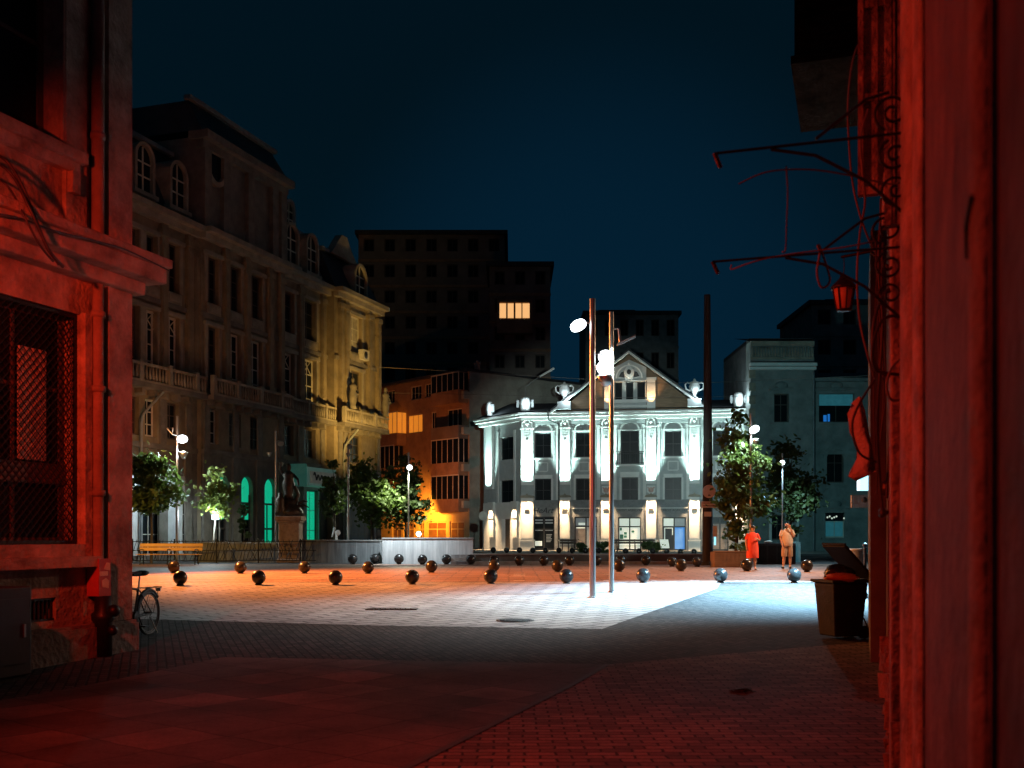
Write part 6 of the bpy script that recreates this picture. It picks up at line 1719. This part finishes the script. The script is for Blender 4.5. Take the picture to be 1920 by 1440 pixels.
# ================================================================== BICYCLE BEHIND THE CORNER
hub = Vector((-5.76, 16.9, 0.0)); hub.z = gz(hub.y)
hd = Vector((-0.16, -0.98, 0)).normalized(); brz = math.atan2(hd.y, hd.x)
t = thing("bicycle", hub, "old bicycle parked behind the red corner, its rear wheel, rack and saddle showing", "bicycle", rz=brz)
rw = 0.33
M_zinc_d = mat("tarnished metal", (0.05, 0.05, 0.052), (0.12, 0.118, 0.115), 8, 0.4, metal=0.6)
def wheel(x):
    m = MB(); pts = [(x + rw * math.cos(a * math.pi / 18), 0, rw + rw * math.sin(a * math.pi / 18)) for a in range(37)]
    m.tube(pts, 0.022, 8, caps=False); o = m.build("wheel", M_iron, t)
    m = MB(); 
    for k in range(14):
        a = k * math.pi / 7; m.tube([(x, 0.03 * (1 if k % 2 else -1), rw), (x + (rw - .02) * math.cos(a), 0, rw + (rw - .02) * math.sin(a))], 0.0025, 3)
    pts = [(x + (rw - .03) * math.cos(a * math.pi / 12), 0, rw + (rw - .03) * math.sin(a * math.pi / 12)) for a in range(25)]
    m.tube(pts, 0.010, 5, caps=False); m.cyl((x, -.05, rw), (x, .05, rw), 0.025, n=8); m.build("rim", M_zinc_d, o)
wheel(0.0); wheel(1.05)
m = MB()
bb = (0.44, 0, 0.30); st = (0.32, 0, 0.72); ht = (0.88, 0, 0.78); hl = (0.92, 0, 0.66)
for a, b in ((bb, st), (st, ht), (bb, hl), (ht, hl)): m.tube([a, b], 0.018, 8)
for y in (-.06, .06):
    m.tube([(0, y, rw), (0.40, y * .5, 0.30)], 0.010, 6); m.tube([(0, y, rw), (0.32, y * .4, 0.70)], 0.009, 6); m.tube([(1.05, y, rw), (0.94, y * .6, 0.70)], 0.012, 6)
m.build("frame", M_dark, t)
m = MB(); m.tube([(0.32, 0, 0.70), (0.27, 0, 0.93)], 0.014, 8); m.build("seat_post", M_steel, t)
m = MB(); m.sphere((0.20, 0, 0.97), 0.13, 14, 8, sx=1.0, sy=.75, sz=.36); m.tube([(0.26, 0, .97), (0.42, 0, 0.955), (0.48, 0, .95)], 0.045, 8, 0.02); m.build("saddle", M_iron, t)
m = MB()
pts = [((rw + .04) * math.cos(a * math.pi / 18), 0, rw + (rw + .04) * math.sin(a * math.pi / 18)) for a in range(-2, 15)]
m.tube(pts, 0.030, 6); m.build("mudguard", M_dark, t)
m = MB()
for y in (-.07, .0, .07): m.tube([(0.22, y, 0.74), (-0.30, y, 0.72)], 0.007, 5)
for x in (0.2, -0.05, -0.3): m.tube([(x, -.07, .735), (x, .07, .735)], 0.007, 5)
m.tube([(-0.2, .07, .72), (0, .08, rw)], 0.006, 5); m.tube([(-0.2, -.07, .72), (0, -.08, rw)], 0.006, 5); m.build("luggage_rack", M_zinc_d, t)
m = MB(); m.tube([(0.88, 0, 0.78), (0.85, 0, 0.98)], 0.014, 8); m.tube([(0.74, -.28, 1.0), (0.86, -.2, 1.0), (0.90, 0, 0.99), (0.86, .2, 1.0), (0.74, .28, 1.0)], 0.013, 8); m.build("handlebar", M_steel, t)
m = MB(); m.cyl((0.44, -.02, .30), (0.44, .05, .30), 0.09, n=18); m.tube([(0.44, .08, .30), (0.36, .09, .16)], .012, 6); m.box(0.30, 0.42, 0.09, 0.17, 0.14, 0.165); m.tube([(0.44, -.08, .30), (0.52, -.09, .44)], .012, 6); m.box(0.46, .58, -.17, -.09, .43, .455); m.build("crank", M_iron, t)
m = MB(); m.tube([(0.10, .08, .28), (-0.02, .14, 0.02)], .01, 5); m.box(-0.33, -0.31, -.04, .04, 0.66, .71); m.build("kickstand", M_steel, t)
# ================================================================== PEOPLE
M_skin = mat("skin", (0.50, 0.30, 0.21), (0.56, 0.34, 0.25), 6, 0.6)
M_hair = mat("dark hair", (0.012, 0.010, 0.009), (0.03, 0.024, 0.02), 20, 0.5)
def skin_body(name, joints, edges, material, parent, sub=2, root=0):
    bm = bmesh.new(); lay = bm.verts.layers.skin.verify()
    vs = [bm.verts.new(j[0]) for j in joints]
    for a, b in edges: bm.edges.new((vs[a], vs[b]))
    for i, v in enumerate(vs):
        r = joints[i][1]; v[lay].radius = r if isinstance(r, tuple) else (r, r)
        v[lay].use_root = (i == root)
    me = bpy.data.meshes.new(name); bm.to_mesh(me); bm.free(); me.materials.append(material)
    o = bpy.data.objects.new(name, me); COL.objects.link(o); o.parent = parent
    sk = o.modifiers.new("skin", 'SKIN'); sk.use_smooth_shade = True
    ss = o.modifiers.new("sub", 'SUBSURF'); ss.levels = sub; ss.render_levels = sub
    return o
def hand(joints, edges, wrist, direction, side, curl=0.4, k=1.0):
    """palm and five separate fingers grown from the wrist joint"""
    d = Vector(direction).normalized(); s = Vector(side).normalized(); n = d.cross(s)
    w = Vector(joints[wrist][0])
    palm = len(joints); joints.append((tuple(w + d * .055 * k), (.030 * k, .017 * k))); edges.append((wrist, palm))
    knk = len(joints); joints.append((tuple(w + d * .090 * k), (.032 * k, .014 * k))); edges.append((palm, knk))
    for off, ln in ((-.030, .066), (-.010, .078), (.010, .074), (.029, .058)):
        a = len(joints); p = w + d * .098 * k + s * off * k
        joints.append((tuple(p), .0095 * k)); joints.append((tuple(p + d * ln * .5 * k + n * curl * .014), .0088 * k)); joints.append((tuple(p + d * ln * (1 - curl * .3) * k + n * curl * .05), .0072 * k))
        edges += [(knk, a), (a, a + 1), (a + 1, a + 2)]
    a = len(joints); p = w + d * .035 * k - s * .030 * k
    joints.append((tuple(p - s * .012 * k), .011 * k)); joints.append((tuple(p - s * .028 * k + d * .03 * k), .0095 * k)); joints.append((tuple(p - s * .030 * k + d * .055 * k + n * curl * .02), .008 * k))
    edges += [(palm, a), (a, a + 1), (a + 1, a + 2)]
def head(parent, c, fwd, k=1.0, hair='short', material=None):
    """head shape with face features, turned to fwd; joined to the body as hair and features over the skinned skull"""
    f = Vector(fwd).normalized(); up = Vector((0, 0, 1)); s = f.cross(up).normalized()
    c = Vector(c)
    if hair == 'short':
        m = MB(); m.sphere((0, 0, 0), 0.108 * k, 16, 12, 1.0, 1.12, 1.15)
        keep = [i for i, v in enumerate(m.v)]
        o = MB(); o.v = m.v; o.f = []; o.s = []
        for q, sm in zip(m.f, m.s):
            cz = sum(m.v[i][2] for i in q) / len(q); cy = sum(m.v[i][1] for i in q) / len(q)
            if cz > 0.03 * k or (cy > -0.01 * k and cz > -0.085 * k): o.f.append(q); o.s.append(True)
        h = o.build("hair", M_hair, parent, loc=c + Vector((0, 0, .015 * k)), rz=math.atan2(f.y, f.x) + math.pi / 2)
        sd = h.modifiers.new("solid", 'SOLIDIFY'); sd.thickness = 0.022
        tt = h.modifiers.new("rough", 'SUBSURF'); tt.levels = 1; tt.render_levels = 1
    e = MB()
    for k_ in (-1, 1): e.sphere(tuple(c + f * .088 * k + s * k_ * .034 * k + up * .012 * k), .011 * k, 8, 6)
    e.build("eyes", M_dark, parent)
    return
def loft(rings, material, name, parent, n=20):
    """rings: (centre, rx, ry, turn)"""
    m = MB(); vs, fs = [], []
    for (c, rx, ry, tn) in rings:
        for k in range(n):
            a = 2 * math.pi * k / n; x, y = rx * math.cos(a), ry * math.sin(a)
            vs.append((c[0] + x * math.cos(tn) - y * math.sin(tn), c[1] + x * math.sin(tn) + y * math.cos(tn), c[2]))
    for i in range(len(rings) - 1):
        for k in range(n): fs.append((i * n + k, i * n + (k + 1) % n, (i + 1) * n + (k + 1) % n, (i + 1) * n + k))
    m.add(vs, fs, True)
    o = m.build(name, material, parent)
    return o
# ---- woman in a red dress, turned to the right with her back half to us, right arm down, left arm bent
wp = G(1411, 1069); wp.z = .356
woman = thing("person", wp, "woman with short dark hair in a loose red dress, standing by the planter", "person")
J = [((0, 0, 0.84), (.135, .105)), ((0, 0, 0.98), (.125, .10)), ((0, 0.01, 1.15), (.135, .10)), ((0, .01, 1.29), (.115, .085)), ((0, .0, 1.36), .055), ((0.01, -.005, 1.42), .052), ((0.015, -.02, 1.50), (.075, .088)), ((0.015, -.01, 1.575), (.066, .078)),
     ((-.085, 0, 0.78), .088), ((-.085, -.01, 0.45), .058), ((-.085, .02, 0.40), .058), ((-.085, .02, 0.26), .056), ((-.085, .03, 0.09), .036), ((-.09, -.10, 0.03), .030),
     ((.085, 0, 0.78), .088), ((.09, .02, 0.45), .058), ((.095, .05, 0.26), .056), ((.10, .07, 0.09), .036), ((.13, -.05, 0.03), .030),
     ((-.155, .01, 1.29), .056), ((-.23, .02, 1.06), .044), ((-.235, -.06, 0.84), .028),
     ((.155, .01, 1.29), .056), ((.25, .04, 1.08), .044), ((.17, -.16, 1.13), .028)]
E = [(0, 1), (1, 2), (2, 3), (3, 4), (4, 5), (5, 6), (6, 7), (0, 8), (8, 9), (9, 10), (10, 11), (11, 12), (12, 13), (0, 14), (14, 15), (15, 16), (16, 17), (17, 18), (3, 19), (19, 20), (20, 21), (3, 22), (22, 23), (23, 24)]
hand(J, E, 21, (0.02, -.25, -1), (0, 1, 0), 0.5, .95); hand(J, E, 24, (-.8, -.5, .2), (0, .3, 1), 0.6, .95)
skin_body("body", J, E, M_skin, woman)
head(woman, (0.015, -.015, 1.50), (0.35, -1, 0), 1.0)
M_red = mat("red dress cloth", (0.66, 0.055, 0.03), (0.78, 0.09, 0.05), 5, 0.85, 0.3, bscale=10)
loft([((0, .01, 0.44), .215, .17, 0), ((0, .01, 0.455), .225, .18, 0), ((0, .0, 0.60), .222, .18, 0.05), ((0, .0, 0.82), .218, .175, 0), ((0, .0, 1.0), .198, .16, 0), ((0, .01, 1.18), .196, .15, 0), ((0, .01, 1.29), .185, .125, 0), ((0, .01, 1.345), .135, .095, 0), ((0, .0, 1.385), .072, .07, 0), ((0, 0, 1.387), .066, .066, 0)], M_red, "dress", woman)
for sx, p0, p1 in ((-1, (-.13, .01, 1.31), (-.215, .018, 1.11)), (1, (.13, .01, 1.31), (.235, .035, 1.12))):
    m = MB(); m.tube([p0, ((p0[0] + p1[0]) / 2, .012, (p0[2] + p1[2]) / 2 + .02), p1], 0.082, 14, 0.078); m.build("sleeve", M_red, woman)
for sx, y in ((-.09, -.05), (.115, .01)):
    m = MB(); m.sphere((sx, y, 0.025), .055, 12, 6, .75, 2.1, .42); m.build("shoe", M_bronze, woman)
# ---- man facing left, hand at his face
mp = G(1476, 1066.5); mp.z = .356
man = thing("person", mp, "bald man in a cream polo shirt and khaki shorts, hand raised to his face", "person")
J = [((0, 0, 0.93), (.155, .115)), ((0, -.01, 1.08), (.16, .125)), ((0, .0, 1.27), (.16, .115)), ((0, .01, 1.43), (.13, .09)), ((0, .0, 1.50), .066), ((-.01, -.01, 1.56), .062), ((-.02, -.025, 1.65), (.082, .098)), ((-.02, -.015, 1.735), (.072, .086)),
     ((-.10, 0, 0.86), .098), ((-.11, -.01, 0.50), .064), ((-.125, .03, 0.30), .060), ((-.135, .05, 0.10), .040), ((-.20, -.07, 0.035), .036),
     ((.10, 0, 0.86), .098), ((.11, .01, 0.50), .064), ((.12, .04, 0.30), .060), ((.125, .06, 0.10), .040), ((.09, -.08, 0.035), .036),
     ((-.185, .02, 1.42), .066), ((-.25, .0, 1.17), .050), ((-.22, -.10, 0.95), .034),
     ((.185, .0, 1.42), .066), ((.215, -.12, 1.20), .050), ((.09, -.17, 1.52), .032)]
E = [(0, 1), (1, 2), (2, 3), (3, 4), (4, 5), (5, 6), (6, 7), (0, 8), (8, 9), (9, 10), (10, 11), (11, 12), (0, 13), (13, 14), (14, 15), (15, 16), (16, 17), (3, 18), (18, 19), (19, 20), (3, 21), (21, 22), (22, 23)]
hand(J, E, 20, (.1, -.2, -1), (0, 1, 0), .5, 1.05); hand(J, E, 23, (-.35, .15, .9), (.5, -.5, 0), .5, 1.05)
skin_body("body", J, E, M_skin, man)
e = MB()
fm_ = Vector((-0.75, -0.65, 0)).normalized(); sm_ = Vector((0.65, -0.75, 0)).normalized(); hc = Vector((-.02, -.025, 1.65))
for k_ in (-1, 1): e.sphere(tuple(hc + fm_ * .090 + sm_ * k_ * .034 + Vector((0, 0, .015))), .011, 8, 6)
e.build("eyes", M_dark, man)
e = MB(); e.sphere(tuple(hc + fm_ * .098 - Vector((0, 0, .018))), .022, 8, 6)
e.build("nose", M_skin, man)
m = MB(); m.sphere(tuple(hc + fm_ * .062 - Vector((0, 0, .075))), .055, 12, 8, 1, 1, .8); m.build("beard", M_hair, man)
M_cream = mat("cream polo cloth", (0.60, 0.52, 0.42), (0.70, 0.62, 0.52), 5, 0.85, 0.3, bscale=10)
M_khaki = mat("khaki cloth", (0.40, 0.29, 0.20), (0.48, 0.36, 0.26), 5, 0.85, 0.3, bscale=10)
loft([((0, 0, 0.86), .195, .16, 0), ((0, -.005, 0.88), .205, .168, 0), ((0, -.015, 1.02), .212, .185, 0), ((0, -.01, 1.20), .208, .170, 0), ((0, .0, 1.36), .212, .142, 0), ((0, .01, 1.44), .185, .118, 0), ((0, .005, 1.50), .10, .085, 0), ((0, .0, 1.535), .074, .074, 0), ((0, 0, 1.537), .068, .068, 0)], M_cream, "polo_shirt", man)
for p0, p1 in (((-.155, .02, 1.435), (-.235, .006, 1.23)), ((.155, .0, 1.435), (.215, -.09, 1.26))):
    m = MB(); m.tube([p0, tuple((Vector(p0) + Vector(p1)) / 2 + Vector((0, 0, .02))), p1], 0.088, 14, 0.084); m.build("sleeve", M_cream, man)
for sx, x2, y2 in ((-1, -.115, -.005), (1, .112, .01)):
    o = loft([((x2, y2, 0.46), .098, .10, 0), ((x2, y2, 0.48), .105, .108, 0), ((sx * .10, 0, 0.68), .112, .118, 0), ((sx * .088, 0, 0.88), .108, .13, 0), ((sx * .08, 0, 0.93), .10, .125, 0)], M_khaki, "shorts_leg", man)
for sx, y in ((-.175, -.02), (.11, -.01)):
    m = MB(); m.sphere((sx, y, 0.04), .06, 12, 8, .85, 2.2, .75); m.build("shoe", M_iron, man)

# ================================================================== OVERHEAD WIRES AND FLAG ROD
def wire(pts, r, label, group="overhead wires across the square"):
    return cable_thing("overhead_wire", pts, r, label, M_cable_p, "wire", group, smooth=10)
wire([P(700, 688, 70), P(900, 699, 72), P(1100, 711, 74), P(1200, 716, 75)], 0.018, "pale overhead wire sagging from the palace to the gable of the white house")
wire([P(1210, 718, 75), P(1330, 717, 72), P(1480, 711, 68), P(1636, 704, 64)], 0.014, "thin overhead wire from the white house gable to the alley house")
wire([P(700, 736, 74), P(905, 740, 76), P(1110, 745, 78), P(1330, 744, 78), P(1420, 742, 78)], 0.012, "faint overhead wire passing just above the white house roof edge")
p = P(1012, 706, 80)
t = thing("flag_rod", p, "short pale slanting rod lit from below above the white house roof", "rod")
m = MB(); m.tube([(0, 0, 0), tuple(P(1039, 690, 80) - p)], 0.07, 6, 0.09); m.build("rod", M_white, t); m = MB(); m.tube([(0, 0, 0), tuple(P(985, 726, 80) - p), tuple(P(985, 775, 82) - p)], 0.02, 5); m.build("stay", M_zinc, t)

# ================================================================== LIGHT OF THE PLACE
# white floodlights on the two steel poles, then an added fill for the house front
light("pole_floodlight", 'SPOT', cA + Vector((0, -0.15, -0.25)), 3200, COOL, G(930, 1138), 84, 1.0, 0.15)
light("pole_floodlight", 'SPOT', cB + Vector((0.0, -0.25, -0.25)), 2500, COOL, G(1170, 1132), 80, 1.0, 0.15)
light("facade_fill", 'SPOT', cB + Vector((0.1, 0.3, 0.1)), 60000, (0.72, 0.95, 0.92), (7.0, 84.0, 5.0), 25, 0.6, 0.2)
# sodium street lamps behind corner building and alley house, plus unseen sodium coloured spots
light("unseen_sodium", 'SPOT', (-14.8, 35.0, 8.0), 52000, SODIUM, (-3.5, 32.6, 0.3), 88, 1.0, 0.2)
light("unseen_sodium", 'SPOT', (-17.5, 40.5, 5.0), 1500, (1.0, 0.50, 0.10), (-14.6, 46.0, 0.8), 60, 1.0, 0.2)  # added spot to light the bench, no lamp stands here
light("unseen_sodium", 'SPOT', (15.5, 37.0, 8.5), 9000, (1.0, 0.58, 0.34), (4, 35, 0.3), 100, 1.0, 0.2)
light("unseen_sodium", 'SPOT', P(742, 975, 88.0), 2600, (1.0, 0.24, 0.05), P(800, 850, 101), 84, 0.9, 0.2)
light("unseen_sodium", 'SPOT', P(775, 955, 97.4), 3600, (1.0, 0.36, 0.03), P(805, 985, 101), 150, 0.9, 0.2)
light("unseen_sodium", 'SPOT', (-15.5, 47.0, 5.5), 300, (1.0, 0.42, 0.14), (-14, 63, 11), 120, 0.9, 0.3)
light("unseen_sodium", 'SPOT', P(752, 905, 62.0), 6500, (1.0, 0.60, 0.14), P(640, 700, 72.0), 66, 1.0, 0.2)  # added light hidden in the tree crown, gilding the palace end bay
# blue white lamp behind the alley house corner, on the right hand cobbles
light("unseen_side_light", 'SPOT', (9.6, 27.2, 6.2), 80000, (0.35, 0.72, 1.0), (7.0, 26.0, 0.2), 84, 1.0, 0.15)
# red lamp of the alley, on the left house front beside the viewer
light("alley_lamp", 'SPOT', ST(4.0, -7.0, 4.9), 2700, REDLAMP, ST(13.2, -9.6, 3.3), 62, 1.0, 0.12)
light("alley_lamp", 'SPOT', ST(4.0, -7.0, 4.6), 1300, REDLAMP, ST(6.0, 0.1, 2.0), 84, 1.0, 0.12)
light("alley_lamp", 'SPOT', ST(4.0, -7.0, 5.0), 1150, REDLAMP, ST(10.5, -3.6, 0.0), 80, 1.0, 0.12)
light("unseen_side_light", 'SPOT', P(1467, 860, 53.0), 3600, (0.30, 0.80, 0.86), P(1520, 850, 80.0), 70, 0.9, 0.2)  # added teal spot behind the dark tree, brightening the old houses
